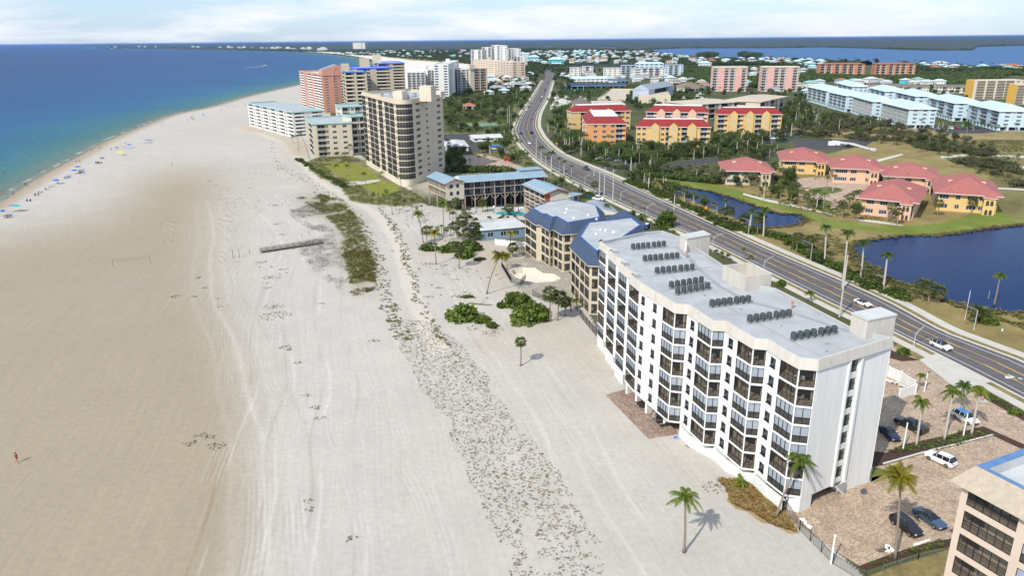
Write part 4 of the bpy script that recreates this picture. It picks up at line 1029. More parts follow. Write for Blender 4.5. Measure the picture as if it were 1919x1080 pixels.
def block(name,label,cat,L,Mx,R,base,nf,spL,spR,wall,pl_,roof='flat',roofm=None,trim=None,group=None,rh=3,over=.6,gf=0,para=.9,near=False,spB=None,d=1.3,huts=(),zs0=None,h=None,fh=None,hut_m=None,depth=None):
    """L-Mx-R: three roof corners in view (left facade L-Mx, right facade Mx-R); base: pixel of the ground under Mx; gf: open ground floor height"""
    H=h if h else hgt(base[0],base[1],Mx[1]); 
    a=P(*Mx,H); l=P(*L,H) if L else None; r=P(*R,H) if R else None
    if l is None: 
        e=Vector(sub(r,a)).normalized(); l=(a[0]-e.y*depth,a[1]+e.x*depth)
    if r is None:
        e=Vector(sub(a,l)).normalized(); r=(a[0]-e.y*depth,a[1]+e.x*depth)
    # square up the plan: keep the longer facade, make the other perpendicular
    vL=Vector(sub(l,a)); vR=Vector(sub(r,a))
    if vL.length>=vR.length:
        e=vL.normalized(); k=vR-e*vR.dot(e); r=(a[0]+k.x,a[1]+k.y)
    else:
        e=vR.normalized(); k=vL-e*vL.dot(e); l=(a[0]+k.x,a[1]+k.y)
    bk=(l[0]+r[0]-a[0],l[1]+r[1]-a[1])
    q=[l,a,r,bk]; b=Bld(name,label,cat,cen(q),wall,group,near)
    zt=H if roof!='flat' else H-para
    f_h=(zt-gf)/nf
    top=H
    for (p0,p1,sp) in ((l,a,spL),(a,r,spR),(r,bk,spB or ('w.w' if math.dist(r,bk)>8 else '.')),(bk,l,spB or 'w.w')):
        if isinstance(sp,tuple): sp,mi=sp
        else: mi=0
        if gf>0:
            w_=math.dist(p0,p1)
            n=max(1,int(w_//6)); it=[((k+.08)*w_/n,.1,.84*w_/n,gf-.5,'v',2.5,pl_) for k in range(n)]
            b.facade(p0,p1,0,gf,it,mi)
        b.cells(p0,p1,gf,nf,f_h,sp,pl_,ztop=top,mi=mi,d=d)
    if roof=='flat':
        rb=flat_roof(q,H-para,H,.35); b.part('roof',rb,[roofm or M_roofpale,trim or (wall[0] if isinstance(wall,list) else wall)])
        if trim:
            tb=MB(); g0=grow(ccw(q),.02); g1=grow(ccw(q),.5)
            for i in range(4):
                j=(i+1)%4; tb.face([(*g1[i],H-.75),(*g1[j],H-.75),(*g0[j],H+.05),(*g0[i],H+.05)],0); tb.face([(*g0[i],H-.75),(*g0[j],H-.75),(*g1[j],H-.75),(*g1[i],H-.75)][::-1],0)
            b.part('roof_trim',tb,trim)
    elif roof in('hip','gable'):
        b.part('roof',hip_roof(q,H,rh,over,gable=(roof=='gable')),[roofm,trim or (wall[0] if isinstance(wall,list) else wall)])
    for hx,hy,hw,hd,hh in huts:   # rooftop huts, positions as fractions of the plan
        c=(a[0]+(l[0]-a[0])*hx+(r[0]-a[0])*hy,a[1]+(l[1]-a[1])*hx+(r[1]-a[1])*hy)
        e=Vector(sub(r,a)); m=MB(); m.box((c[0],c[1],H+hh/2-para/2),(hw,hd,hh+para),rot=math.atan2(e.y,e.x)); b.part('penthouse',m,hut_m or (wall[0] if isinstance(wall,list) else wall))
    b.q=q; b.H=H
    return b
# ---- tan tower with the rounded screened corner
HT=hgt(774,345,186); c0=P(677,171,HT); c1=P(741,187,HT); c2=P(772,186,HT); c3=P(829,176,HT)
b=Bld('apartment_tower','tall tan twelve storey tower with rounded dark screened corner above a green lawn','tower',(*c1,0),M_tan2,near=False)
e1=Vector(sub(c1,c0)).normalized(); e2=Vector(sub(c3,c2)).normalized()
PTS=pal(M_black,M_shade,M_tan2,M_black)
f_h=(HT-2.6-1.0)/12
b.cells(c0,c1,2.6,12,f_h,'swssnsnssn',PTS,ztop=HT-1,zs=0)
# corner arc
mid=((c1[0]+c2[0])/2,(c1[1]+c2[1])/2); chord=Vector(sub(c2,c1)); outw=Vector((chord.y,-chord.x)).normalized(); arc=[c1]
for k in range(1,6):
    t=k/6; bul=math.sin(math.pi*t)*chord.length*.26; arc.append((c1[0]+chord.x*t+outw.x*bul,c1[1]+chord.y*t+outw.y*bul))
arc.append(c2)
for p,q_ in zip(arc[:-1],arc[1:]):
    w_=math.dist(p,q_); b.facade(p,q_,0,HT-1,[(.02,2.6+f*f_h+.25,w_-.04,f_h-.4,'s',0,PB) for f in range(12)])
b.cells(c2,c3,2.6,12,f_h,'|w.n..w|',pal(M_tan,M_glass,M_tan,M_tan),ztop=HT-1,zs=0)
bk=(c3[0]+(c0[0]-c1[0])*.8,c3[1]+(c0[1]-c1[1])*.8)
b.cells(c3,bk,2.6,12,f_h,'bwbwb',PTS,ztop=HT-1,zs=0); b.cells(bk,c0,2.6,12,f_h,'wwww',PTS,ztop=HT-1,zs=0)
full=ccw([c0]+arc+[c3,bk]); b.part('roof',flat_roof(full,HT-1.6,HT-1,.3),[M_roofgrey,M_tan2])
pm=MB(); g0=grow(full,.35); g1=grow(full,-.35)
for i in range(len(full)):
    j=(i+1)%len(full); pm.face([(*g0[i],HT-1.9),(*g0[j],HT-1.9),(*g1[j],HT),(*g1[i],HT)],0); pm.face([(*g1[j],HT-1),(*g1[i],HT-1),(*g1[i],HT),(*g1[j],HT)],0)
b.part('parapet',pm,M_tan)
for (x,y,w_,d_,h_) in ((802,183,6,6,6),(750,180,6,5,3),(821,176,5,5,1.8)):
    m=MB(); c=P(x,y,HT); m.box((c[0],c[1],HT+h_/2-1),(w_,d_,h_+1),rot=math.atan2(e2.y,e2.x)); b.part('penthouse',m,M_tan2)
b.finish()
rr=random.Random(5)
for k in range(16):
    c=P(rr.uniform(715,795),rr.uniform(177,184),HT-1); m=MB(); m.box((c[0],c[1],HT-1.6+.7),(1.3,1.3,1.4),rot=.3); m.box((c[0],c[1],HT-1.6+1.5),(.8,.8,.2),1,rot=.3)
    o=m.build('air_conditioner',[mat('pale_condenser',(.40,.41,.42),.5,.1),M_acf]); tag(o,'small pale air conditioner among many on the tan tower roof','air conditioner','air conditioners on the tan tower roof')
# ---- teal roofed pair
PL=pal(M_white2,M_glass,M_offw,M_white2); POB=pal(M_white2,M_glass,M_tan2,M_white2)
b=block('apartment_building','cream beachfront block with teal trimmed flat roof nearest the sea','building',(463,192),(547,209),(593,203),(547,259),7,'|owowowowowo','|o..o|',[M_offw],POB,'flat',M_roofgrey,M_teal_r); b.finish()
b=block('apartment_building','tan block with teal roof edge between the beachfront block and tan tower','building',(573,219),(584,231),(660,229),(592,296),6,'b','.b|w.w.',[M_tan2],POB,'flat',M_roofgrey,M_teal_r); b.finish()
b=block('apartment_building','shaded wing with curved balconies beside the tan tower','building',(641,214),(658,217),(688,215),(664,290),6,'.','gg',[M_tan2],POB,'flat',M_roofgrey,M_teal_r); b.finish()
b=block('apartment_building','low cream block with teal gables behind the teal roofed wing','building',(628,195),(640,199),(682,198),(645,250),5,'w','bwb',[M_offw],POB,'flat',M_roofgrey,M_teal_r); b.finish()
# ---- pink tower
Hp=hgt(616,212,130)
b=block('apartment_tower','tall salmon pink tower with arched gable front and white balconies','tower',(560,132),(602,138),(640,134),(606,212),14,'|oWo.oo','|w.w|o|',[M_pink,M_pinkl],pal(M_white2,M_glassb,M_pink,M_white2),'flat',M_roofpale,None,d=1.6,para=1.5)
l,a,r,bk_=b.q; H=b.H; e=Vector(sub(r,a)); en=e.normalized(); nn=Vector((en.y,-en.x))
g=MB(); w_=e.length
def gp(t,z,o=.5): return (a[0]+e.x*t+nn.x*o,a[1]+e.y*t+nn.y*o,z)
g.face([gp(.02,H-2),gp(.98,H-2),gp(.98,H+3.5),gp(.5,H+8),gp(.02,H+3.5)],0); dpt=-12
g.face([gp(.98,H-1,dpt),gp(.02,H-1,dpt),gp(.02,H+3.5,dpt),gp(.5,H+8,dpt),gp(.98,H+3.5,dpt)],0)
g.face([gp(.02,H+3.5),gp(.5,H+8),gp(.5,H+8,dpt),gp(.02,H+3.5,dpt)][::-1],1); g.face([gp(.5,H+8),gp(.98,H+3.5),gp(.98,H+3.5,dpt),gp(.5,H+8,dpt)][::-1],1)
g.face([gp(.02,H-1,dpt),gp(.02,H-1),gp(.02,H+3.5),gp(.02,H+3.5,dpt)],0); g.face([gp(.98,H-1),gp(.98,H-1,dpt),gp(.98,H+3.5,dpt),gp(.98,H+3.5)],0)
b.part('gable',g,[M_pink,M_greyr])
ar=MB(); pts=[(a[0]+e.x*.5+en.x*4.2*math.cos(t)+nn.x*.6,a[1]+e.y*.5+en.y*4.2*math.cos(t)+nn.y*.6,H-1+6.2*math.sin(t)) for t in [math.pi*k/12 for k in range(13)]]
ar.tube([(pts[0][0],pts[0][1],H-6)]+pts+[(pts[-1][0],pts[-1][1],H-6)],[.25]*15,6); b.part('arch_moulding',ar,M_pinkl)
b.finish()
# ---- tan towers with blue roof edges
PBB=pal(M_black,M_glass,M_tan,M_tan2)
b=block('apartment_tower','grey tan tower with bright blue roof edge beside the pink tower','tower',(640,130),(646,134),(684,132),(650,222),12,'w','o|o|',[M_tan],PBB,'flat',M_roofgrey,M_bluetrim,huts=((.5,.1,7,6,6),)); b.finish()
b=block('apartment_tower','middle grey tan tower with bright blue roof edge and boxy rooftop hut','tower',(655,124),(662,127),(733,125),(668,212),13,'w','|o||o|',[M_tan],PBB,'flat',M_roofgrey,M_bluetrim,huts=((.5,.35,9,6,8),)); b.finish()
b=block('apartment_tower','rear grey tan tower with bright blue roof edge, tallest of its row','tower',(700,115),(708,118),(757,117),(715,196),14,'w','o|o',[M_tan],PBB,'flat',M_roofgrey,M_bluetrim,huts=((.5,.05,9,7,8),),hut_m=M_cream); b.finish()
# ---- white towers
PWB=pal(M_white2,M_glassb,M_white,M_white2)
b=block('apartment_tower','white gridded tower with rooftop clutter, left of its white neighbour','tower',(758,132),(763,135),(796,134),(766,178),9,'w','bbbb',[M_white],PWB,huts=((.5,.5,4,3,2),)); b.finish()
b=block('apartment_tower','white gridded tower with a chimney like rooftop shaft','tower',(796,130),(801,131),(831,130),(803,175),9,'w','bbbb',[M_white],PWB,huts=((.4,.1,5,5,5),)); b.finish()
b=block('apartment_tower','slim bright white tower, tallest of the white beach towers','tower',(812,120),(836,113),(856,114),(842,168),13,'|w|b','|w|',[M_white],PWB,huts=((.2,.3,5,5,3),)); b.finish()
b=block('apartment_tower','wide tower with white gridded balconies right of the slim white tower','tower',(852,127),(856,129),(881,128),(858,174),9,'w','bbb',[M_white],PWB); b.finish()
b=block('apartment_tower','tower with orange balconies and blank cream stair wall','tower',None,(881,128),(913,127),(883,174),9,'w','..bb|',[M_cream],pal(M_white2,M_glassb,M_oran,M_white2),depth=22,huts=((.05,.1,7,5,5),)); b.finish()
# ---- far white cluster and tan block
for i,(x0,y0,x1,y1,bx,by,n,lb) in enumerate(((882,93,903,93,886,122,11,'white high rise stepped lowest at the left of the far cluster'),(903,88,921,88,905,121,12,'white high rise second from left in the far cluster'),(921,84,937,85,924,121,14,'tallest white high rise in the far cluster'),(938,93,953,93,940,120,10,'white high rise right of the tallest one, with dark windows'),(953,90,963,91,955,120,11,'slim white high rise at the right end of the far cluster'),(963,105,975,106,965,124,5,'short white block beside the far cluster'))):
    b=block('high_rise',lb,'high rise',None,(x0,y0),(x1,y1),(bx,by),n,'w','bwb' if i<4 else 'bb',[M_white],PWB,depth=18,group='white high rises of the far cluster'); b.finish()
b=block('apartment_building','long pinkish tan block with rows of small dark windows below the white cluster','building',(882,109),(886,111),(960,116),(889,141),8,'w','wwwwwwww|wwwwww',[mat('pinkish_tan_stucco',(.62,.49,.38),.85,.06,.2)],PW,huts=((.5,.3,7,5,4),(.5,.6,6,5,3),(.5,.85,6,5,3))); b.finish()
for i,(x,w_) in enumerate(((667,3.4),(671.8,3.4),(677,3.4),(684,5))):
    b=block('high_rise','pale slender high rise, %s from the left by the far beach'%ORD[i],'high rise',None,(x,79.5),(x+w_,79.3),(x,93.2),12,'.','b',[M_offw],PWB,depth=25,group='slender high rises by the far beach'); b.finish()
# ---- red roofed apartments
def redapt(lb,L,Mx,R,base,wall,nf=4,spR='bwwbwwb',spL='ww',rh=4.2,wtop=True,gables=(.25,.5,.75),depth=None):
    b=block('apartment_building',lb,'building',L,Mx,R,base,nf,spL,spR,[wall],pal(M_white2,M_glassb,wall,M_white2),'none',depth=depth,group='red roofed apartment buildings')
    l,a,r,bk_=b.q; H=b.H; q=grow(ccw(b.q),.5); inn=grow(ccw(b.q),-min(5,.36*min(math.dist(l,a),math.dist(a,r))))
    m=MB()
    for i in range(4):
        j=(i+1)%4; m.face([(*q[i],H),(*q[j],H),(*inn[j],H+rh),(*inn[i],H+rh)],0); m.face([(*q[i],H-.35),(*q[j],H-.35),(*q[j],H),(*q[i],H)],1)
    b.part('roof',m,[M_redroof,M_white2]); t=MB()
    g2=grow(inn,.15); t.prism(g2,H+rh-.05,H+rh+.35,0,bot=True); b.part('flat_roof_deck',t,mat('white_roof_deck',(.72,.73,.74),.6,.08,.3))
    e=Vector(sub(r,a)); en=e.normalized(); nn=Vector((en.y,-en.x)); W=e.length
    for gt in gables:
        g=MB(); c=W*gt; hw=min(2.8,W*.075)
        def gq(u,z,o): return (a[0]+en.x*u+nn.x*o,a[1]+en.y*u+nn.y*o,z)
        g.face([gq(c-hw,H-.6,.9),gq(c+hw,H-.6,.9),gq(c+hw,H+.3,.9),gq(c,H+2.6,.9),gq(c-hw,H+.3,.9)],1)
        g.face([gq(c-hw-.3,H,1.1),gq(c,H+2.8,1.1),gq(c,H+2.8,-3.2),gq(c-hw-.3,H,-.5)][::-1],0); g.face([gq(c+hw+.3,H,1.1),gq(c+hw+.3,H,-.5),gq(c,H+2.8,-3.2),gq(c,H+2.8,1.1)][::-1],0)
        g.prism([gq(c-hw,0,.9)[:2],gq(c+hw,0,.9)[:2],gq(c+hw,0,.02)[:2],gq(c-hw,0,.02)[:2]],0,H-.6,1,top=False)
        for f in range(nf):
            z=H*f/nf+1.0; g.face([gq(c-.9,z,.93),gq(c+.9,z,.93),gq(c+.9,z+1.3,.93),gq(c-.9,z+1.3,.93)],2)
        b.part('gable_bay',g,[M_redroof,wall,M_curt])
    b.finish(); return b
redapt('yellow apartment block with red roof behind the orange one beside the boulevard',(1071,206),(1074,210),(1182,207),(1078,248),M_yell,4,'..bwbwbw',gables=(.3,.6))
redapt('orange apartment block with red roof and white flat deck beside the boulevard',(1091,217),(1099,232),(1172,230),(1102,272),M_oran,4,'..w.w.wb','w.w',gables=())
redapt('peach apartment block with red roof, middle of the back row',(1206,205),(1211,209),(1327,211),(1214,245),M_peach,4,'bwbwbwb')
redapt('yellow apartment block with red roof, right end of the back row',(1341,211),(1345,214),(1466,214),(1347,252),M_yell,4,'bwbwwbwb','.')
redapt('yellow apartment block with red roof in front of the peach one',(1187,233),(1193,237),(1332,238),(1196,276),M_yell,4,'ww.bwbwbw.b')
# ---- pale blue waterfront blocks
PPB=pal(M_white2,M_glassb,M_pblue,M_white2)
pb=[((1514,162),(1549,170),(1569,166),(1549,199)),((1554,172),(1586,179),(1614,176.5),(1586,210)),((1599,180),(1636,190),(1668,187),(1636,224)),((1654,192),(1704,204),(1746,202),(1700,241)),
((1568,155),(1597,162),(1617,160),(1597,188)),((1630,164),(1659,171),(1694,169.5),(1659,198)),((1679,172),(1716,180),(1757,179),(1716,212)),((1741,182),(1789,193),(1834,191),(1789,227)),((1816,195),(1874,208),(1930,207),(1872,245))]
pbl=['leftmost of the front row','second of the front row','third of the front row, with dark screened balconies','rightmost of the front row with dark screened balconies','behind the leftmost front block','leftmost of the back row','second of the back row','third of the back row','rightmost and cut by the photo edge']
for i,(L_,M_,R_2,B_) in enumerate(pb):
    dk=i in(2,3)
    b=block('apartment_building','pale blue apartment block with pyramid roof, '+pbl[i],'building',L_,M_,R_2,B_,4,'sssss' if dk else ('bbbb' if i<2 else '.b|b.b'),'.w.w|w',[M_pblue],pal(M_white2,M_shade if dk else M_glassb,M_pblue,M_white2),'hip',M_palebr,M_white2,group='pale blue apartment blocks',rh=4,over=1.2,gf=3.0); b.finish()
# ---- pink and cream towers, orange blocks, ochre blocks
for i,(x0,x1,y) in enumerate(((1337,1402,125),(1429,1499,124.5))):
    b=block('apartment_tower',('left' if i==0 else 'right')+' one of two pink and cream towers with pale balcony columns','tower',(x0-4,y-1),(x0,y),(x1,y-.3),(x0+1,171),9,'w','b...bb...b',[M_pinkl,M_cream],pal(M_white2,M_glass,M_offw,M_white2),'flat',M_roofpale,M_cream,group='pink and cream towers'); 
    l,a,r,bk_=b.q; m=MB()
    e=Vector(sub(r,a)); 
    up=grow(ccw(b.q),.04); 
    for k in range(4): 
        j=(k+1)%4; m.face([(*up[k],b.H*.94),(*up[j],b.H*.94),(*up[j],b.H),(*up[k],b.H)],0)
    b.part('upper_wall_band',m,M_cream); b.finish()
for i,(x0,x1,y,by) in enumerate(((1536,1622,120,142),(1641,1717,120,143))):
    b=block('apartment_building',('left' if i==0 else 'right')+' one of two orange blocks with arched balconies near the bay','building',None,(x0,y),(x1,y-.4),(x0,by),5,'w','|bb.b|bb.b|',[mat('burnt_orange_stucco',(.55,.20,.10),.85,.1,.2)],pal(M_tan2,M_glass,M_tan2,M_tan2),'hip',M_rust,M_rust,depth=18,rh=2,group='orange blocks near the bay'); b.finish()
b=block('apartment_building','long cream block with ochre end wall near the right edge','building',(1822.5,148.6),(1827,150),(1919,149),(1822,186),7,('|',1),'.s|s|ss|w.',[M_tan2,mat('ochre_stucco',(.66,.38,.07),.85,.08,.2)],pal(M_tan2,M_shade,M_tan2,M_tan2),gf=0); b.finish()
b=block('apartment_building','second cream block with ochre wall, cut by the right edge','building',(1903,156.6),(1908,158),(1960,157),(1903,196),7,('|',1),'s|s|s',[M_tan2,MATS['ochre_stucco']],pal(M_tan2,M_shade,M_tan2,M_tan2),gf=0); b.finish()
for i,(x0,x1,y,by) in enumerate(((1626,1684,160,171),(1688,1742,162,172),(1754,1816,162,174))):
    b=block('townhouse_row','brown roofed town house row with white garages, %s from the left'%ORD[i],'town houses',None,(x0,y),(x1,y+.5),(x0,by),2,'.','wwbwwbww',[M_offw],PW,'gable',M_brownr,M_offw,depth=12,rh=2.5,group='brown roofed town house rows'); b.finish()
# ---- greyish mid-distance blocks right of the boulevard
for lb,x0,x1,y,by,n,sp,wl,rf in (('square pale grey apartment block at the left',1069,1089,126,144,4,'w.w.w',M_offw,'flat'),('grey apartment block with dark right wing',1131,1165,127,146,5,'w.w.w.w',M_offw,'flat'),('dark windowed wing of the grey block',1165,1192,122,144,5,'bbb',M_greyb,'flat'),('cream and grey apartment block with white balconies',1187,1204,128,146,4,'w',M_offw,'flat'),('long balconied grey block before the pale blue ones',1204,1247,127,146,4,'bbb|w',M_offw,'flat'),('light blue apartment block facing the trees',1247,1281,121,141,5,'w|bb|w',M_pblue,'flat'),('light blue apartment block further left behind trees',1190,1244,119,138,4,'wwwwww',M_pblue,'hip'),('white two storey block behind the grey ones',1092,1112,124,140,3,'wbw',M_white,'flat')):
    b=block('apartment_building',lb,'building',None,(x0,y),(x1,y-.2),(x0,by),n,'w',sp,[wl],pal(M_white2,M_glassb,wl,M_white2),rf,M_palebr if rf=='hip' else M_roofgrey,None if rf=='hip' else M_greyb,depth=16,rh=3); b.finish()
b=block('shopping_arcade','long low arcade with aqua canopy and dark blue roof','arcade',None,(1060,161),(1172,160),(1061,168),1,'.','vvvvvvvvvv',[M_aqua],PW,'gable',mat('dark_blue_roof',(.035,.06,.12),.6,.15,.4),M_white2,depth=16,rh=3); b.finish()
b=block('shop_building','long white low building with pale blue gables behind the arcade','shop',None,(1073,148),(1141,147),(1073,156),2,'.','wwwwwwww',[M_white],PW,'gable',M_palebr,M_white2,depth=18,rh=3.5); b.finish()
b=block('pavilion','dark hipped pavilion right of the arcade','pavilion',None,(1157,152),(1180,151),(1157,157),1,'.','vvv',[M_white],PW,'hip',mat('slate_blue_roof',(.10,.14,.22),.6,.15,.4),M_white2,depth=22,rh=5); b.finish()
b=block('warehouse','cream warehouse with serrated wall and tan roof in the boatyard','warehouse',(1195,168),(1197,179),(1252,172),(1202,196),1,'.','..',[M_cream],PW,'flat',M_sandr,None,depth=20); b.finish()
b=block('warehouse','large grey metal boat shed with ridged roof','warehouse',(1212,163),(1216,168),(1262,160),(1220,192),1,'.','.v.',[M_greyb],PW,'gable',M_greyr,M_greyb,rh=5,over=.4); b.finish()
b=block('shop_building','long sand coloured flat roofed shop beside the boat shed','shop',(1145,166),(1120,184),(1180,176),(1122,188),1,'.','w.w',[M_cream],PW,'flat',M_sandr,None); b.finish()
b=block('office_building','cream office building with brown shingle hip roof beyond the red roofs','office',(1072,190),(1082,199),(1108,195),(1084,212),2,'ww','ww',[M_cream],PW,'hip',M_brownr,M_cream,rh=5,over=1.2); b.finish()
b=block('office_building','cream office wing with solar panels on its roof','office',(1108,189),(1113,195),(1168,192),(1115,213),2,'.','vwwv.v',[M_cream],PW,'flat',M_roofgrey,M_cream); b.finish()
b=block('restaurant','low white restaurant with thatched cone roof','restaurant',None,(1284,166),(1322,164),(1285,174),1,'.','wvwv',[M_white],PW,'hip',mat('thatch_roof',(.22,.17,.12),.95,.2,.5),M_white2,depth=26,rh=7,over=1); b.finish()
for lb,L_,M_,R_2,B_,sp in (('beige three storey block with pale roof behind the red roofs, left part',(1282,188),(1302,196),(1396,190),(1304,226),'b|b|b|b'),('beige three storey block with pale roof behind the red roofs, right part',(1395,180),(1425,191),(1476,180),(1427,222),'b|b|b')):
    b=block('apartment_building',lb,'building',L_,M_,R_2,B_,3,'.w.',sp,[M_cream],pal(M_tan2,M_glass,M_tan2,M_tan2),'hip',M_sandr,M_tan2,rh=2.2,over=.8); b.finish()
for lb,x0,x1,y,by,w_,rm in (('small tan hipped house left of the boulevard',920,948,164,173,M_cream,M_greyr),('long low grey roofed house among palms left of the boulevard',955,985,158,166,M_offw,M_greyr),('low grey roofed shed near the tan block',905,940,152,160,M_offw,M_roofgrey),('small orange roofed clubhouse near the courts',868,890,198,208,M_cream,M_rust),('low cream shop with red fascia by the boulevard',982,1003,157,164,M_cream,M_roofpale)):
    b=block('house',lb,'house',None,(x0,y),(x1,y-.3),(x0,by),1,'.','wvw',[w_],PW,'hip',rm,M_white2,depth=12,rh=2.6); b.finish()
b=block('clubhouse','white low clubhouse with peaked parapets beside a car park','clubhouse',(880,254),(888,259),(941,257),(889,266),1,'.','w.w.w.w',[M_white],PW,'gable',M_roofpale,M_white,rh=1.5,depth=10); b.finish()
b=block('marquee','blue canopy roof by the small white clubhouse','canopy',None,(920,274),(940,274),(921,279),1,'v','vv',[M_white],PW,'gable',M_bluetrim,M_bluetrim,depth=4,rh=.6); b.finish()
b=block('shed','small bright red awning hut in the paved yard','hut',None,(945,297),(954,297),(946,302),1,'v','v',[mat('red_canvas',(.65,.03,.05),.7,.1,1)],PW,'gable',MATS['red_canvas'],MATS['red_canvas'],depth=4,rh=.8); b.finish()
b=block('house','white low house with pale roof behind the tan tower','house',(831,264),(838,275),(876,272),(840,284),1,'.','w.w',[M_white],PW,'hip',M_roofpale,M_white,rh=1.6); b.finish()
# ------------------------------------------------------------------ blue mansard building (two sections)
PBK=pal(M_tan,M_screen,M_tan2,M_black)
def mansard(label,front,base,nf,backpx,Rz=2.9,inset=2.6,tailpx=None):
    """front: wall-top pixels left to right (sawtooth)"""
    H=hgt(base[0],base[1],base[2]); pts=[P(*p,H) for p in front]; bkp=[P(*p,H) for p in backpx]
    plan=pts+bkp; b=Bld('apartment_building',label,'building',cen(plan),M_cream2,near=True)
    fh=H/(nf+.0)
    for i,(p,q) in enumerate(zip(pts[:-1],pts[1:])):
        L_=math.dist(p,q); it=[]
        for f in range(nf):
            z=f*fh+.35
            if L_>4: n=2
            else: n=1
            for k in range(n):
                w_=(L_-.5*(n+1))/n
                if w_<.8: continue
                kk='s'; it.append((.5+k*(w_+.5),z,w_,fh-.75,kk,0,(M_black,M_shade if f%2 else M_screen,M_cream,M_black)))
        b.facade(p,q,0,H,it)
    for p,q in zip([pts[-1]]+bkp,bkp+[pts[0]]):
        L_=math.dist(p,q); n=max(1,int(L_//5)); b.facade(p,q,0,H,[((k+.5)*L_/n-.7,f*fh+1,1.4,1.3,'wS',.12,PW) for f in range(nf) for k in range(n)] if L_>4 else [])
    pl=ccw(plan); g0=grow(pl,.7); g1=grow(pl,-inset*.75); m=MB(); n=len(pl)
    for i in range(n):
        j=(i+1)%n; m.face([(*g0[i],H-.1),(*g0[j],H-.1),(*g1[j],H+Rz),(*g1[i],H+Rz)],0); m.face([(*g0[i],H-.35),(*g0[j],H-.35),(*g0[j],H-.1),(*g0[i],H-.1)],2)
        m.face([(*pl[i],H-.35),(*pl[j],H-.35),(*g0[j],H-.35),(*g0[i],H-.35)][::-1],2)
    b.part('mansard_roof',m,[M_navy,M_bluetrim,M_cream2])
    t=MB(); g2=grow(g1,-.16)
    for i in range(n):
        j=(i+1)%n; t.face([(*g1[i],H+Rz+.12),(*g1[j],H+Rz+.12),(*g2[j],H+Rz+.12),(*g2[i],H+Rz+.12)],0); t.face([(*g1[i],H+Rz-.04),(*g1[j],H+Rz-.04),(*g1[j],H+Rz+.12),(*g1[i],H+Rz+.12)],0)
    b.part('roof_edging',t,M_bluetrim)
    r=MB(); tri_poly(r,g1,H+Rz-.02,0); b.part('roof_membrane',r,M_roofgrey)
    ins=MB(); tri_poly(ins,grow(pl,-.3),.3,0)
    gi=grow(pl,-1.9)
    for i in range(n): ins.face([(*gi[i],0),(*gi[(i+1)%n],0),(*gi[(i+1)%n],H),(*gi[i],H)],0)
    for f in range(1,nf): tri_poly(ins,grow(pl,-.15),f*fh,1)
    b.part('inner_wall',ins,[M_cream,M_floor]); b.H=H; b.Rz=Rz; return b
M_cream2=mat('buff_stucco',(.58,.50,.37),.88,.08,.3)
b=mansard('buff four storey block with navy mansard roof and blue edging beside the empty pool',[(984,405),(1006,420),(1014,420),(1030,430),(1038,428),(1055,438),(1072,437)],(1009,489,420),4,[(1138,425),(1128,398),(1060,385),(1016,392)],Rz=2.7,inset=3)
zr=b.H+b.Rz
for x,y in ((1060,400),(1075,410),(1102,404),(1062,393),(1118,412)):
    m=MB(); m.lathe([(.35,0),(.35,.3),(.15,.5)],(*P(x,y,zr),zr),10); b.part('roof_vent',m,M_white2)
b.finish()
b=mansard('buff block with navy mansard roof tucked behind the white condominium',[(1071,462),(1087,478),(1106,496),(1125,497)],(1109,591,497),4,[(1158,482),(1215,440),(1190,420),(1130,428),(1090,432)],Rz=2.7,inset=3)
zr=b.H+b.Rz
for x,y in ((1117,440),(1125,432),(1135,433),(1150,437)):
    m=MB(); m.lathe([(.35,0),(.35,.3),(.15,.5)],(*P(x,y,zr),zr),10); b.part('roof_vent',m,M_white2)
b.finish()
# rear pavilion with navy pyramid roof
H=hgt(1170,462,424)
b=block('pavilion','buff stair pavilion with navy pyramid roof behind the mansard block','pavilion',(1137,412),(1162,425),(1205,421),(1163,447),2,'.','.',[M_cream2],PW,'hip',M_navy,M_bluetrim,rh=4.2,over=.9); b.finish()
# ------------------------------------------------------------------ motel on stilts
Hm=hgt(871,393,341)
pA=P(869,341,Hm); pB=P(1021,330,Hm); dv=Vector(sub(pB,pA)); dn=dv.normalized(); inn_=Vector((-dn.y,dn.x))
b=Bld('motel_block','long motel block on stilts with pale blue roof and white deck chairs','building',(*pA,0),[mat('mauve_stucco',(.42,.37,.34),.85,.08,.3)],near=False)
M_rail=mat('dark_railing',(.05,.045,.04),.6,0)
D=11.; f2=2.9; gfl=Hm-2*f2
L_=dv.length; bk1=(pB[0]+inn_.x*D,pB[1]+inn_.y*D); bk0=(pA[0]+inn_.x*D,pA[1]+inn_.y*D)
PM=pal(M_white2,M_glassb,mat('mauve_stucco',(0,0,0)),M_rail)
n=8
b.facade(pA,pB,gfl,Hm,[(.15+k*(L_-.2)/n,gfl+f*f2+.2,(L_-.2)/n-.25,f2-.35,'b',1.9,PM) for k in range(n) for f in range(2)])
b.facade(pB,bk1,gfl,Hm,[]); b.facade(bk1,bk0,gfl,Hm,[]); b.facade(bk0,pA,gfl,Hm,[])
q=[pA,pB,bk1,bk0]; m=MB(); tri_poly(m,q,gfl,0); m.f=[t[::-1] for t in m.f]; b.part('soffit',m,M_tan)
b.part('roof',hip_roof(q,Hm,1.7,1.0,gable=True,fascia=.15),[M_blue_r,M_offw])
m=MB(); c=Vector(pB)+inn_*8-dn*4; m.box((c.x,c.y,Hm+1.4),(9,5,1.2),rot=math.atan2(dn.y,dn.x)); b.part('roof_step',m,M_offw)
m=MB(); cc=[(c.x+dn.x*a_+inn_.x*o_,c.y+dn.y*a_+inn_.y*o_) for a_,o_ in((-5.2,-3.2),(5.2,-3.2),(5.2,3.2),(-5.2,3.2))]; m.prism(cc,Hm+2,Hm+2.25,0,bot=True); b.part('upper_roof',m,M_blue_r)
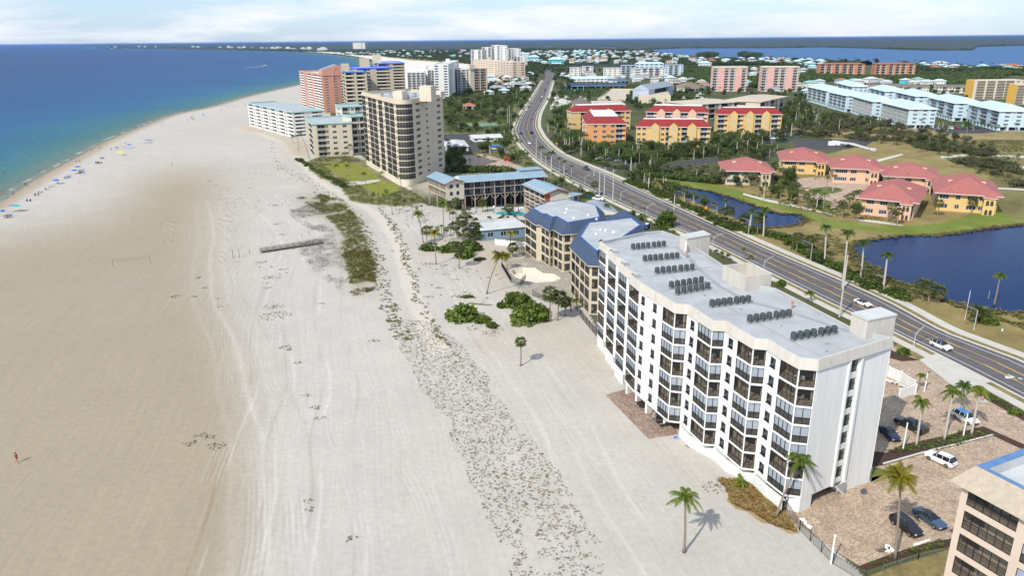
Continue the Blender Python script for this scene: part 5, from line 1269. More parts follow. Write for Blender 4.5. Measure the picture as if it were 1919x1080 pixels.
M_post=mat('weathered_timber',(.33,.28,.23),.9,.2,1)
for k in range(n+1):
    for o_ in(.3,5,10.5):
        c=(pA[0]+dn.x*(L_*k/n*.98+.4)+inn_.x*o_,pA[1]+dn.y*(L_*k/n*.98+.4)+inn_.y*o_); m=MB(); m.box((*c,gfl/2),(.45,.45,gfl),rot=.1); b.part('stilt',m,M_post)
for k in range(1,n):
    c=(pA[0]+dn.x*(L_*k/n*.98+.4)+inn_.x*.3,pA[1]+dn.y*(L_*k/n*.98+.4)+inn_.y*.3)
    for s_ in(-1,1): m=MB(); m.beam((c[0],c[1],gfl-2.3),(c[0]+dn.x*1.9*s_,c[1]+dn.y*1.9*s_,gfl-.1),.16,4); b.part('brace',m,M_post)
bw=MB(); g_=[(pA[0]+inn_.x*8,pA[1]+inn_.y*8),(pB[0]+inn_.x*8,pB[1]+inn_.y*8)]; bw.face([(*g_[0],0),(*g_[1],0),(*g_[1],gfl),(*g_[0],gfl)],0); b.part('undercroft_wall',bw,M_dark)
b.finish()
# seaward wing with gable and screened porches
b=Bld('motel_wing','motel wing with screened porches and a beige gable facing the palms','building',(*P(835,345,Hm),0),[M_tan2],near=True)
w0=P(802,331,Hm); w1=P(835,345,Hm); w2=pA; w3=(w0[0]+w2[0]-w1[0],w0[1]+w2[1]-w1[1])
LL=math.dist(w0,w1)
b.facade(w0,w1,gfl,Hm,[(.1+k*LL/3,gfl+f*f2+.15,LL/3-.2,f2-.3,'s',0,(M_tan,M_shade,M_tan,M_black)) for k in range(3) for f in range(2)])
LG=math.dist(w1,w2)
b.facade(w1,w2,gfl-1,Hm,[(LG*t,gfl+f*f2+.9,1.35,1.5,'w',.12,(M_black,M_glassb,M_tan2,M_black)) for t in(.22,.58) for f in range(2)])
b.facade(w2,w3,gfl,Hm,[]); b.facade(w3,w0,gfl,Hm,[])
q=[w0,w1,w2,w3]; m=MB(); tri_poly(m,q,gfl,0); m.f=[t[::-1] for t in m.f]; b.part('soffit',m,M_tan)
qq=grow(ccw(q),.7); 
def idx(p): return min(range(4),key=lambda k:(qq[k][0]-p[0])**2+(qq[k][1]-p[1])**2)
g0_,g1_,g2_,g3_=[qq[idx(p)] for p in(w0,w1,w2,w3)]
rf=((g1_[0]+g2_[0])/2,(g1_[1]+g2_[1])/2); rb_=((g0_[0]+g3_[0])/2,(g0_[1]+g3_[1])/2)
m=MB(); m.face([(*g0_,Hm),(*g1_,Hm),(*rf,Hm+1.7),(*rb_,Hm+1.7)]); m.face([(*g2_,Hm),(*g3_,Hm),(*rb_,Hm+1.7),(*rf,Hm+1.7)]); b.part('roof',m,M_blue_r)
m=MB(); rm=((w1[0]+w2[0])/2,(w1[1]+w2[1])/2); m.face([(*w1,Hm),(*w2,Hm),(*rm,Hm+1.5)]); b.part('gable_wall',m,M_tan2)
m=MB(); m.beam((*g1_,Hm-.05),(*rf,Hm+1.62),.2,4); m.beam((*rf,Hm+1.62),(*g2_,Hm-.05),.2,4); b.part('gable_trim',m,M_rust)
for i in range(3):
    for j in range(2):
        c=(w0[0]+(w1[0]-w0[0])*(i/2)*.94+(w2[0]-w1[0])*j*.95+.2,w0[1]+(w1[1]-w0[1])*(i/2)*.94+(w2[1]-w1[1])*j*.95+.2); m=MB(); m.box((*c,gfl/2),(.5,.5,gfl)); b.part('stilt',m,M_post)
b.finish()
# landward wing
H2=Hm+.2; v0=P(982,346,H2); v1=P(1021,364,H2); v2=P(1058,357,H2)
e=Vector(sub(v1,v0)).normalized(); k=Vector(sub(v2,v1)); k=k-e*k.dot(e); v2=(v1[0]+k.x,v1[1]+k.y); v3=(v0[0]+k.x,v0[1]+k.y)
b=Bld('motel_wing','motel wing with pale blue gabled roof and terracotta end panel','building',(*v1,0),[M_tan2,M_rust],near=True)
LL=math.dist(v0,v1)
b.facade(v0,v1,gfl-2,H2,[(.1+q_*LL/4,gfl-2+f*2.9+.4,LL/4-.25,2.3,'b',1.6,PM) for q_ in range(4) for f in range(3)])
wv=math.dist(v1,v2)
def lp(a,b_,t): return (a[0]+(b_[0]-a[0])*t,a[1]+(b_[1]-a[1])*t)
b.facade(v1,lp(v1,v2,.22),0,H2,[],1); b.facade(lp(v1,v2,.22),v2,0,H2,[]); b.facade(v2,v3,0,H2,[]); b.facade(v3,v0,0,H2,[])
qq=grow(ccw([v0,v1,v2,v3]),.9); h0,h1,h2,h3=[qq[idx(p)] for p in(v0,v1,v2,v3)]
rf=lp(h1,h2,.5); rb_=lp(h0,h3,.5); m=MB(); m.face([(*h0,H2),(*h1,H2),(*rf,H2+1.8),(*rb_,H2+1.8)]); m.face([(*h2,H2),(*h3,H2),(*rb_,H2+1.8),(*rf,H2+1.8)]); b.part('roof',m,M_blue_r)
m=MB(); m.face([(*v1,H2),(*v2,H2),(*lp(v1,v2,.5),H2+1.6)]); b.part('gable_wall',m,M_tan2)
m=MB(); m.beam((*h1,H2-.05),(*rf,H2+1.72),.2,4); m.beam((*rf,H2+1.72),(*h2,H2-.05),.2,4); b.part('gable_trim',m,M_rust)
b.finish()
b=block('stair_house','motel stair house with lower pale blue roof near the road','stair house',(1062,362),(1068,367),(1085,363),(1070,385),1,'v','v',[M_offw],PW,'hip',M_blue_r,M_white2,rh=.8,over=1.0); b.finish()
b=block('shed','low grey shed with pitched roofs behind the motel pool','shed',(1090,383),(1108,402),(1150,392),(1109,406),1,'.','.',[M_offw],PW,'gable',M_greyr,M_offw,rh=1.8); b.finish()
# ------------------------------------------------------------------ low blue pool house with flat grey roof
b=block('pool_house','low blue pool house with flat grey roof and wall mounted air units','pool house',(888,414),(902,428),(984,421),(903,452),1,'.','.w.w.w.',[mat('dusty_blue_paint',(.20,.29,.37),.85,.08,.4)],pal(M_white2,M_glass,M_white2,M_white2),'flat',M_roofpale,M_roofpale,depth=8); b.finish()
# ------------------------------------------------------------------ building cut by the lower right corner
Hc=19.0
k0=P(1806,901,Hc); k1=P(1919,961,Hc); e=Vector(sub(k1,k0)).normalized(); back=P(1919,858,Hc+2.2)
dpt=16; n_=Vector((-e.y,e.x)); k1=(k0[0]+e.x*30,k0[1]+e.y*30); k2=(k1[0]+n_.x*dpt,k1[1]+n_.y*dpt); k3=(k0[0]+n_.x*dpt,k0[1]+n_.y*dpt)
M_ptan=mat('pinkish_beige_stucco',(.60,.48,.38),.88,.07,.3)
b=Bld('apartment_building','beige block with shingled mansard edge and white roof at the lower right corner','building',(*k0,0),M_ptan,near=True)
fh=2.95; zb=Hc-6*fh
its=[]
u=.75
for c_ in range(4):
    for f in range(6):
        z=zb+f*fh+.35; its.append((u,z,5.4,fh-.75,'s' if c_==0 else 'p',0,(M_black,M_screen if c_==0 else M_blind,M_cream,M_black)))
    u+=6.3
b.facade(k0,k1,0,Hc,its)
b.facade(k1,k2,0,Hc,[]); b.facade(k2,k3,0,Hc,[]); b.facade(k3,k0,0,Hc,[])
q=ccw([k0,k1,k2,k3]); g0=grow(q,1.0); g1=grow(q,-.6); m=MB()
for i in range(4):
    j=(i+1)%4; m.face([(*g0[i],Hc-.3),(*g0[j],Hc-.3),(*g1[j],Hc+2.0),(*g1[i],Hc+2.0)],0); m.face([(*q[i],Hc-.3),(*q[j],Hc-.3),(*g0[j],Hc-.3),(*g0[i],Hc-.3)][::-1],0)
b.part('mansard_roof',m,M_shk)
m=MB(); g2=grow(g1,-.9); g3=grow(g2,-.35)
for i in range(4):
    j=(i+1)%4; m.face([(*g1[i],Hc+2.0),(*g1[j],Hc+2.0),(*g2[j],Hc+1.9),(*g2[i],Hc+1.9)],0); m.face([(*g2[i],Hc+1.9),(*g2[j],Hc+1.9),(*g3[j],Hc+1.1),(*g3[i],Hc+1.1)],1)
b.part('roof_edging',m,[mat('blue_roof_sheet',(.10,.20,.38),.35,.3,.8),M_roofgrey])
m=MB(); tri_poly(m,g3,Hc+1.1,0); b.part('roof_membrane',m,M_roofpale)
m=MB(); gi=grow(q,-2)
for f in range(6): tri_poly(m,grow(q,-.2),zb+f*fh+.3,1)
for i in range(4): m.face([(*gi[i],0),(*gi[(i+1)%4],0),(*gi[(i+1)%4],Hc-.4),(*gi[i],Hc-.4)],0)
b.part('inner_wall',m,[M_cream,M_floor]); b.finish()
# ------------------------------------------------------------------ rose roofed villas round the court
def villa(lb,L,Mx,R,base,wall,nf=2,spL='ww',spR='Ww.W',rh=4.2,wing=None,depth=None,tw=True):
    b=block('villa',lb,'villa',L,Mx,R,base,nf,spL,spR,[wall],pal(M_white2,M_glassb,wall,M_white2),'hip',M_villar,M_offw,group='rose roofed villas',rh=rh,over=1.7,depth=depth,near=False)
    l,a,r,bk_=b.q; H=b.H
    e=Vector(sub(r,a)); en=e.normalized(); nn=Vector((en.y,-en.x)); W=e.length
    # porch wings with their own hips and arched gable at the right end
    for (t,wd,dp,hh) in ((.86,W*.2,2.6,H*.92),):
        c=[(a[0]+en.x*u+nn.x*o,a[1]+en.y*u+nn.y*o) for u,o in((W*t-wd/2,.02),(W*t+wd/2,.02),(W*t+wd/2,dp),(W*t-wd/2,dp))]
        m=MB(); m.prism(c,0,hh,0,top=False)
        uu=[W*t-wd*.3,W*t+wd*.06]
        for u in uu:
            for z0 in(.1,H*.5):
                pts=[(a[0]+en.x*(u+x)+nn.x*(dp+.03),a[1]+en.y*(u+x)+nn.y*(dp+.03),z0+z) for x,z in((0,0),(wd*.25,0),(wd*.25,1.5),(wd*.18,1.95),(wd*.125,2.05),(wd*.06,1.95),(0,1.5))]
                m.face(pts,1)
        b.part('porch',m,[wall,M_dark]); b.part('porch_roof',hip_roof(c,hh,1.6,.5),[M_villar,M_offw])
    cx=(l[0]+r[0])/2; cy=(l[1]+r[1])/2
    for s_ in(-.28,.28):
        m=MB(); c=(cx+en.x*W*s_-nn.x*0+nn.x*2.2,cy+en.y*W*s_+nn.y*2.2); z=H+rh*.42
        m.box((c[0],c[1],z),(1.8,1.6,1.6),rot=math.atan2(en.y,en.x)); b.part('dormer',m,[wall])
    b.finish()
villa('buff villa with rose roof nearest the small pond, leftmost of the villas',(1352,304),(1361,319),(1450,324),(1363,346),M_cream2,rh=4.5)
villa('yellow villa with rose roof at the back left of the court',(1462,284),(1468,300),(1549,300),(1470,325),M_yell)
villa('peach villa with rose roof, middle of the back row of villas',(1556,298),(1563,314),(1648,314),(1566,342),M_peach)
villa('peach villa with rose roof mostly hidden behind the front villa',(1652,312),(1661,329),(1752,326),(1664,356),M_peach)
villa('large peach villa with rose roof and stacked arched balconies in front',(1640,345),(1616,370),(1712,384),(1617,402),M_peach,spR='.W.W.Ws',spL='..',rh=4.8)
villa('yellow villa with rose roof at the right end by the lake lawn',(1752,336),(1760,360),(1868,362),(1764,394),M_yell,spR='W.w.WwW',rh=5)
# ------------------------------------------------------------------ vegetation kit
L_coco=leafmat('coconut_leaves',(.060,.115,.015),(.17,.20,.02),.6)
L_cocoy=leafmat('yellowing_palm_leaves',(.13,.15,.01),(.33,.27,.02),.5)
L_royal=leafmat('royal_palm_leaves',(.040,.085,.018),(.11,.165,.03),.5)
L_sabal=leafmat('cabbage_palm_leaves',(.070,.10,.03),(.18,.19,.06),.8)
L_tree=leafmat('tree_leaves',(.035,.065,.016),(.13,.165,.045),.45)
L_oak=leafmat('grey_green_leaves',(.07,.08,.035),(.19,.185,.09),.45)
L_bush=leafmat('sea_grape_leaves',(.045,.085,.016),(.18,.23,.04),.7)
L_hedge=leafmat('hedge_leaves',(.042,.080,.016),(.14,.175,.035),.9)
L_dry=leafmat('dry_scrub',(.10,.055,.015),(.26,.16,.04),.35)
L_gscrub=leafmat('dune_scrub',(.07,.115,.02),(.24,.22,.05),.35)
L_dead=leafmat('dead_twigs',(.10,.085,.08),(.24,.21,.19),.6,.1)
L_far=leafmat('far_woodland',(.010,.022,.010),(.042,.058,.024),.05,.2)
L_weed=leafmat('dune_weed',(.19,.14,.08),(.30,.25,.13),.5,.2)
M_trunk=mat('palm_trunk',(.27,.22,.17),.9,.3,3,.2,stretch=(1,1,6)); M_rtrunk=mat('royal_palm_trunk',(.50,.46,.40),.85,.15,2,.05,stretch=(1,1,4))
M_shaft=mat('crownshaft',(.16,.26,.04),.5,.2,2); M_bark=mat('tree_bark',(.15,.12,.09),.95,.3,3,.2)
rv=np.random.RandomState(11)
def leaf_quads(cs,dirs,sz,rs,asp=.55):
    """random oriented quads at centres cs"""
    n=len(cs); a=rs.normal(size=(n,3)); a/=np.linalg.norm(a,axis=1)[:,None]
    b_=rs.normal(size=(n,3)); b_-=(b_*a).sum(1)[:,None]*a; b_/=np.linalg.norm(b_,axis=1)[:,None]
    s=(sz*(.6+.8*rs.rand(n)))[:,None]
    u=a*s; v=b_*s*asp
    vs=np.stack([cs-u-v*.4,cs-u*.1-v,cs+u+v*.2,cs+u*.1+v],1).reshape(-1,3)
    return vs,np.arange(4*n).reshape(n,4)
def lobes(n,rx,ry,rz,rs,cz=0,k=7,lr=.5,shell=.75,flat=0):
    """points in a lumpy crown: k lobes in an ellipsoid, leaves near the lobe surfaces"""
    lc=rs.normal(size=(k,3)); lc/=np.linalg.norm(lc,axis=1)[:,None]; lc*=(rs.rand(k,1)**.5)*.72
    if flat: lc[:,2]=np.abs(lc[:,2])
    rad=lr*(.65+.6*rs.rand(k)); w_=rad**2; idx=rs.choice(k,n,p=w_/w_.sum())
    d=rs.normal(size=(n,3)); d/=np.linalg.norm(d,axis=1)[:,None]
    r=(shell+(1-shell)*rs.rand(n))*(1+.12*rs.normal(size=n))
    p=lc[idx]+d*(rad[idx]*r)[:,None]
    p[:,0]*=rx; p[:,1]*=ry; p[:,2]=p[:,2]*rz+cz
    if flat: p[:,2]=np.maximum(p[:,2],.05+.1*rs.rand(n))
    return p
def mesh_leaves(name,parts,m):
    vs=[];q=[];o=0
    for v,f in parts: vs.append(v); q.append(f+o); o+=len(v)
    return npmesh(name,np.concatenate(vs),np.concatenate(q),[m])
def palm_crown(nf,L,seed,hi=True,droop=1.0,up=.9,lo=-.45,m=None,wid=.6,name='crown'):
    rs=np.random.RandomState(seed); V=[];st=22 if hi else 9
    for k in range(nf):
        az=2*math.pi*(k*.382+rs.rand()*.06); f=k/nf; el=up-(up-lo)*f**.9+rs.normal()*.08; l=L*(.8+.35*rs.rand())*(.8 if f<.12 else 1)
        ts=np.linspace(0,1,st+1); dr=droop*(.35+.45*rs.rand())*(1.0 if el>0 else .6)
        x=l*np.cos(el)*ts*(1-.12*ts); z=l*(np.sin(el)*ts-dr*ts**2.2)
        ca,sa=math.cos(az),math.sin(az); sp=np.stack([x*ca,x*sa,z],1)
        side=np.array([-sa,ca,0]); 
        # rachis
        w_=.045*(1-ts)+.012
        for i in range(st):
            V.append([sp[i]-side*w_[i],sp[i]+side*w_[i],sp[i+1]+side*w_[i+1],sp[i+1]-side*w_[i+1]])
        tw=rs.normal()*.25
        for i in range(1,st+1):
            t=ts[i]; ll=wid*l*.36*math.sin(math.pi*min(1,t*.86+.14))**.7*(.85+.3*rs.rand()); fw=(sp[i]-sp[i-1]); fw/=np.linalg.norm(fw)
            for s_ in(-1,1):
                d=side*s_*(.85)+fw*.55+np.array([0,0,-.45-.35*rs.rand()+tw*s_]); d/=np.linalg.norm(d)
                ww=(.055 if hi else .5*l/st*.62)*(1.15-.4*t); p=sp[i]
                tip=p+d*ll+np.array([0,0,-.10*ll])
                V.append([p-fw*ww,p+fw*ww,tip+fw*ww*.25,tip-fw*ww*.25])
                if hi:
                    p2=p-(sp[i]-sp[i-1])*.5; d2=d+rs.normal(size=3)*.1; tip=p2+d2*ll*.95
                    V.append([p2-fw*ww,p2+fw*ww,tip+fw*ww*.2,tip-fw*ww*.2])
    V=np.array(V).reshape(-1,3); return npmesh(name,V,np.arange(len(V)).reshape(-1,4),[m or L_coco])
def fan_crown(n,R,seed,m=None,hi=True,lo=-.7):
    """cabbage palm: round head of fan leaves"""
    rs=np.random.RandomState(seed); V=[]; nb=9 if hi else 5
    for k in range(n):
        az=2*math.pi*k*.382; el=1.25-(1.25-lo)*(k/n)**.85+rs.normal()*.1; pet=R*(.45+.15*rs.rand()); d=np.array([math.cos(az)*math.cos(el),math.sin(az)*math.cos(el),math.sin(el)])
        side=np.array([-math.sin(az),math.cos(az),0]); upv=np.cross(side,d); c=d*pet
        V.append([side*.02,-side*.02,c-side*.02,c+side*.02])
        for j in range(nb):
            a=(-1.15+2.3*j/(nb-1)); ray=d*math.cos(a)+side*math.sin(a); ray=ray+np.array([0,0,-.28])+upv*.05*rs.normal(); ray/=np.linalg.norm(ray); l=R*.62*(.8+.3*rs.rand()); pp=np.cross(ray,upv); pp/=np.linalg.norm(pp); ww=R*(.055 if hi else .10)
            mid=c+ray*l*.5; tip=c+ray*l+np.array([0,0,-.15*l]); V.append([c,mid-pp*ww,tip,mid+pp*ww])
    V=np.array(V).reshape(-1,3); return npmesh('crown',V,np.arange(len(V)).reshape(-1,4),[m or L_sabal])
def trunk_mesh(h,lean,r0,r1,m,curve=.5,n=8,seed=0,base_bulge=1.25,name='trunk'):
    mb=MB(); rs=random.Random(seed); pts=[];rad=[]; k=9
    for i in range(k+1):
        t=i/k; c=lean*(t*(1-curve)+curve*t*t); pts.append((c+math.sin(t*5+seed)*.06*h*.06,math.sin(t*4+seed*2)*.03*h*.1,h*t)); rad.append((r0+(r1-r0)*t)*(base_bulge if i==0 else 1))
    mb.tube(pts,rad,n); return mb.mesh(name,[m],smooth=True)
def palm(loc,top,kind,label=None,group=None,seed=0,L=2.6,r=.16,rotz=None,m=None,nf=20,cat='palm tree',hi=True,droop=1.0,name=None):
    """loc: ground point, top: crown base point"""
    dx,dy=top[0]-loc[0],top[1]-loc[1]; lean=math.hypot(dx,dy); h=top[2]; az=math.atan2(dy,dx) if lean>.3 else seed*1.3
    root=thing(name or {'coco':'coconut_palm','royal':'royal_palm','sabal':'cabbage_palm'}[kind],label,cat,loc,az,group)
    if kind=='royal':
        link('trunk',trunk_mesh(h*.88,lean*.9,r*1.25,r*.85,M_rtrunk,.5,8,seed,1.1),root); sh=MB(); t=.88
        sh.tube([(lean*.88,0,h*.87),(lean,0,h+.1)],[r*.95,r*.55],8,0); sh.build('crownshaft',M_shaft,root,local=True,smooth=True)
    else: link('trunk',trunk_mesh(h,lean,r*1.15,r*.72,M_trunk,.45,8,seed,1.5),root)
    cr=fan_crown(nf+14,L,seed,m,hi) if kind=='sabal' else palm_crown(nf,L,seed,hi,droop,1.15 if kind!='royal' else 1.0,-.35 if kind!='royal' else -.15,m or (L_coco if kind=='coco' else L_royal),.62 if kind=='coco' else .75)
    c=link('crown',cr,root); c.location=(lean,0,h)
    return root
def palm_px(b_,t_,kind,label=None,group=None,**k):
    g=P(*b_)
    # crown point: on the vertical plane facing the camera through the trunk base, at the height seen
    H=hgt(b_[0],b_[1],t_[1]); tp=P(t_[0],t_[1],H); d=Vector(sub(tp,g))
    # keep only the sideways lean
    tp=(g[0]+d.x,g[1]+d.y*.3)
    return palm((g[0],g[1],0),(tp[0],tp[1],H),kind,label,group,**k)
FOOT=[]   # plan outlines nothing may grow into
# ------------------------------------------------------------------ named palms near the camera
palm_px((1282,1036),(1284,930),'coco','lone coconut palm standing on open white sand in the foreground',seed=3,L=3.0,nf=15,r=.17,droop=1.1)
palm_px((976,686),(976,641),'sabal','small lone palm on pale sand left of the white condominium',seed=5,L=1.35,nf=16,r=.15,m=L_coco)
palm_px((1454,970),(1502,862),'coco','leaning coconut palm casting its shadow on the white condominium corner',seed=8,L=2.7,nf=17,r=.15,droop=1.2)
palm_px((1677,1050),(1687,892),'coco','tall bushy coconut palm between the parked black car and sand fence',seed=12,L=2.9,nf=30,r=.17,m=L_cocoy,droop=.8)
palm_px((1717,836),(1728,752),'royal','royal palm in the mulch bed closest to the white condominium',seed=14,L=2.2,nf=13,r=.17,m=L_coco,droop=1.3)
palm_px((1769,825),(1787,733),'royal','royal palm in the mulch bed, middle of three, yellow crownshaft',seed=15,L=2.4,nf=12,r=.18,m=L_coco,droop=1.4)
palm_px((1820,815),(1836,730),'royal','royal palm in the mulch bed farthest from the condominium',seed=16,L=2.5,nf=11,r=.17,m=L_coco,droop=1.4)
palm_px((1806,775),(1806,722),'coco','bushy dark palm behind the middle royal palm by the driveway',seed=17,L=2.2,nf=20,r=.15,m=L_royal)
palm_px((1717,733),(1728,703),'coco','slim young palm beside the white yard lamp',seed=18,L=1.3,nf=13,r=.09)
palm_px((912,551),(938,478),'coco','leaning palm with yellow fronds beside the empty pool',seed=21,L=3.4,nf=26,r=.17,m=L_cocoy)
palm_px((950,505),(951,478),'coco','short palm with yellow fronds behind the leaning one by the pool',seed=22,L=2.6,nf=18,r=.16,m=L_cocoy)
palm_px((817,496),(815,436),'coco','palm with yellow lower fronds on the dune near the shrubs',seed=23,L=2.8,nf=20,r=.15,m=L_cocoy)
palm_px((793,455),(784,400),'coco','tall slim coconut palm leaning left on the dune sand',seed=24,L=2.7,nf=15,r=.14)
palm_px((832,437),(830,380),'coco','tallest coconut palm in front of the motel gable',seed=25,L=3.2,nf=17,r=.16)
palm_px((861,503),(861,464),'sabal','cabbage palm in front of the sea grape shrubs',seed=26,L=2.2,nf=20,r=.16)
for i,(a_,c_,l_) in enumerate((((800,455),(799,432),1.6),((868,450),(866,414),2.0),((857,448),(853,424),1.7),((890,449),(889,428),2.2),((879,452),(876,436),1.9),((896,450),(898,436),2.0))):
    palm_px(a_,c_,'sabal','cabbage palm in the cluster left of the blue pool house, %s'%('leftmost and alone','with the highest crown','small and low','widest crown','low and leaning left','nearest the pool house')[i],'cabbage palms by the pool house',seed=30+i,L=l_*1.25,nf=22,r=.15)
palm_px((957,470),(957,436),'coco','yellow green palm in front of the blue pool house',seed=37,L=2.6,nf=18,r=.15,m=L_cocoy)
palm_px((961,482),(961,464),'sabal','squat cabbage palm below the pool house fence',seed=38,L=2.0,nf=18,r=.15)
for i,(a_,c_,l_,kd) in enumerate((((1031,603),(1030,552),2.2,'sabal'),((1045,601),(1048,558),2.3,'sabal'),((1059,592),(1061,566),1.7,'sabal'),((1070,583),(1068,560),1.5,'coco'),((1082,580),(1080,562),1.4,'coco'))):
    palm_px(a_,c_,kd,'palm beside the iron fence left of the condominium, %s from the left'%ORD[i],'palms by the iron fence',seed=40+i,L=l_,nf=18,r=.15)
lawn=[((655,345),(651,310)),((687,348),(682,325)),((708,368),(714,324)),((755,388),(750,330)),((785,417),(782,397)),((625,290),(627,266)),((654,293),(656,272)),((600,295),(600,277)),((608,297),(608,280)),((735,402),(733,365)),((626,333),(630,310)),((640,303),(643,288)),((630,302),(632,286))]
for i,(a_,c_) in enumerate(lawn):
    palm_px(a_,c_,'coco','coconut palm around the lawn below the tan tower, %s in height order of listing from the sea'%ORD[i] if 0 else 'coconut palm by the bright lawn, with its trunk foot %s'%['left of the path','between the two lawn parts','at the lower lawn tip','at the scrub corner, tallest','alone on the sand','by the cream block wall','by the teal roofed block','leftmost by the cream stair','right of the leftmost one','in the scrub near the motel','in the seaward scrub','at the top of the lawn','just left of the lawn top'][i],'coconut palms round the bright lawn',seed=50+i,L=2.6,nf=14,r=.15,hi=False)
for i,(a_,c_) in enumerate((((580,297),(563,250)),((560,282),(556,254)),((549,268),(547,256)))):
    palm_px(a_,c_,'coco','curved palm leaning seaward near the teal roofed blocks, %s'%('longest bare trunk','middle one','shortest one')[i],'palms leaning by the teal roofed blocks',seed=70+i,L=2.8,nf=15,r=.15,hi=False,m=L_cocoy if i==0 else None)
for i,(a_,c_) in enumerate((((843,412),(841,393)),((855,405),(855,378)),((848,420),(846,398)),((904,398),(905,380)),((945,405),(946,392)),((955,402),(956,390)))):
    palm_px(a_,c_,'sabal' if i%2 else 'coco','palm on the motel pool terrace, %s from the left'%ORD[i],'palms on the motel pool terrace',seed=80+i,L=2.2,nf=14,r=.13,hi=False)
road=[((1545,493),(1548,424),'royal'),((1578,545),(1589,434),'royal'),((1613,523),(1619,452),'royal'),((1655,540),(1664,476),'royal'),((1430,445),(1433,391),'royal'),((1405,433),(1409,394),'royal'),((1863,572),(1875,514),'coco'),((1729,565),(1727,532),'sabal'),((1740,570),(1741,536),'sabal'),((1758,568),(1760,545),'sabal'),((1492,473),(1494,444),'sabal'),((1518,470),(1518,450),'sabal'),((1830,606),(1830,583),'sabal'),((1842,606),(1844,588),'sabal'),((1365,425),(1368,393),'sabal'),((1358,424),(1355,396),'sabal'),((1419,440),(1420,412),'sabal')]
rl=['royal palm across the road, nearest left of the lake inlet','tallest royal palm across the road, at the lake tip','third royal palm along the lake hedge','rightmost royal palm along the lake hedge','royal palm by the small pond, right one of a pair','royal palm by the small pond, left one of a pair','lone fan topped palm at the lower right lake shore','shaggy cabbage palm on the near lake shore, left','shaggy cabbage palm on the near lake shore, middle','small round cabbage palm on the near lake shore, right','cabbage palm in the roadside hedge, left','cabbage palm in the roadside hedge, right','shaggy palm clump by the hydrant, left stem','shaggy palm clump by the hydrant, right stem','cabbage palm by the pond hedge, right of two','cabbage palm by the pond hedge, left of two','cabbage palm between the two pond royals']
for i,((a_,c_,k_),lb) in enumerate(zip(road,rl)):
    palm_px(a_,c_,k_,lb,None,seed=100+i,L=2.7 if k_=='royal' else (1.9 if k_=='coco' else 2.0),nf=17 if k_!='coco' else 24,r=.24 if k_=='royal' else .17,hi=True,droop=1.2,m=L_coco if k_=='coco' else None)
for i,(a_,c_,k_,L_) in enumerate((((1391,490),(1395,466),'coco',1.3),((1519,566),(1518,548),'coco',1.9),((1342,478),(1343,470),'coco',1.2),((1352,484),(1353,474),'coco',1.4),((1364,488),(1366,478),'coco',1.4),((1406,486),(1408,480),'coco',1.2),((1113,364),(1113,346),'sabal',1.9),((1137,397),(1138,384),'coco',2.2),((1240,440),(1240,430),'coco',1.6),((1262,444),(1262,434),'coco',1.6))):
    palm_px(a_,c_,k_,'small palm between the condominium and the road, %s going left to right by trunk'%ORD[i] if 0 else 'small palm on the near side of the road, %s'%['with a round head behind the roof','beside the pavement verge','leftmost by the stair tower','in the clump by the stair tower','right end of the clump','low and feathery by the open tower','near the utility poles','behind the pavilion roof','yellowish behind the condominium roof','by the shaded roof corner'][i],'small palms on the near side of the road',seed=120+i,L=L_,nf=15,r=.11)
blv=[((1033,328),(1035,286)),((1048,323),(1050,297)),((1057,330),(1057,302)),((1071,329),(1072,311)),((1014,308),(1015,276)),((1023,312),(1024,288)),((977,283),(977,265)),((961,273),(961,261)),((1089,290),(1088,252)),((1067,287),(1065,253)),((1058,283),(1058,248)),((1098,280),(1098,253)),((1113,278),(1115,265)),((1133,283),(1134,265)),((1027,250),(1026,225)),((1047,233),(1045,213)),((1182,327),(1185,289)),((1219,319),(1219,286)),((1202,302),(1202,278)),((1100,262),(1099,243)),((1345,295),(1346,273)),((1442,295),(1440,275)),((1482,257),(1484,226)),((1064,262),(1065,240)),((1040,262),(1041,240)),((1155,290),(1156,268)),((1240,300),(1241,276)),((1260,298),(1262,270)),((1300,300),(1301,276)),((1318,296),(1320,270)),((1380,290),(1381,262)),((1400,285),(1402,258)),((1418,288),(1419,262)),((1350,320),(1351,300)),((1130,262),(1129,243)),((1120,258),(1121,240)),((945,258),(945,240)),((952,250),(952,232)),((1455,290),(1457,266)),((1285,280),(1286,256))]
royalM=None
def proto_palm(kind,L,nf,seed,h,r,m=None,dr=1.1):
    p=palm((0,0,0),(0,0,h),kind,'x',None,seed=seed,L=L,nf=nf,r=r,hi=False,m=m,droop=dr); return p
protos={}
def stamp(key,maker,loc,rz,sc,label,group):
    if key not in protos:
        p=maker(); protos[key]=p; p.location=loc; p.rotation_euler=(0,0,rz); p.scale=(sc,)*3 if not hasattr(sc,'__len__') else sc; p['label']=label; p['group']=group; return p
    return copy_tree(protos[key],loc,rz,sc,label,group)
def ordw(i): return ORD[i] if i<20 else '%d%s'%(i+1,{1:'st',2:'nd',3:'rd'}.get((i+1)%10,'th'))
srt=sorted(range(len(blv)),key=lambda i:blv[i][0][0])
for r_,i in enumerate(srt):
    a_,c_=blv[i]; H=hgt(a_[0],a_[1],c_[1]); g=P(*a_)
    stamp(('royal',i%3),lambda s=i%3:proto_palm('royal',3.0,15,200+s,9,.22),(*g,0),i*1.7,H/9.,'royal palm along the boulevard, %s counting from the left'%ordw(r_),'royal palms along the boulevard')
VP=[(415,160),(500,180),(620,225),(740,235),(815,230),(730,300),(605,390),(670,410),(830,420),(905,400),(1085,490),(1130,520),(1185,490),(1380,465),(1500,390),(1165,290),(1255,295),(790,475),(400,385),(465,395),(300,350),(690,300),(860,410),(440,150),(770,240),(560,420),(630,400),(1060,320),(880,500),(1590,450)]
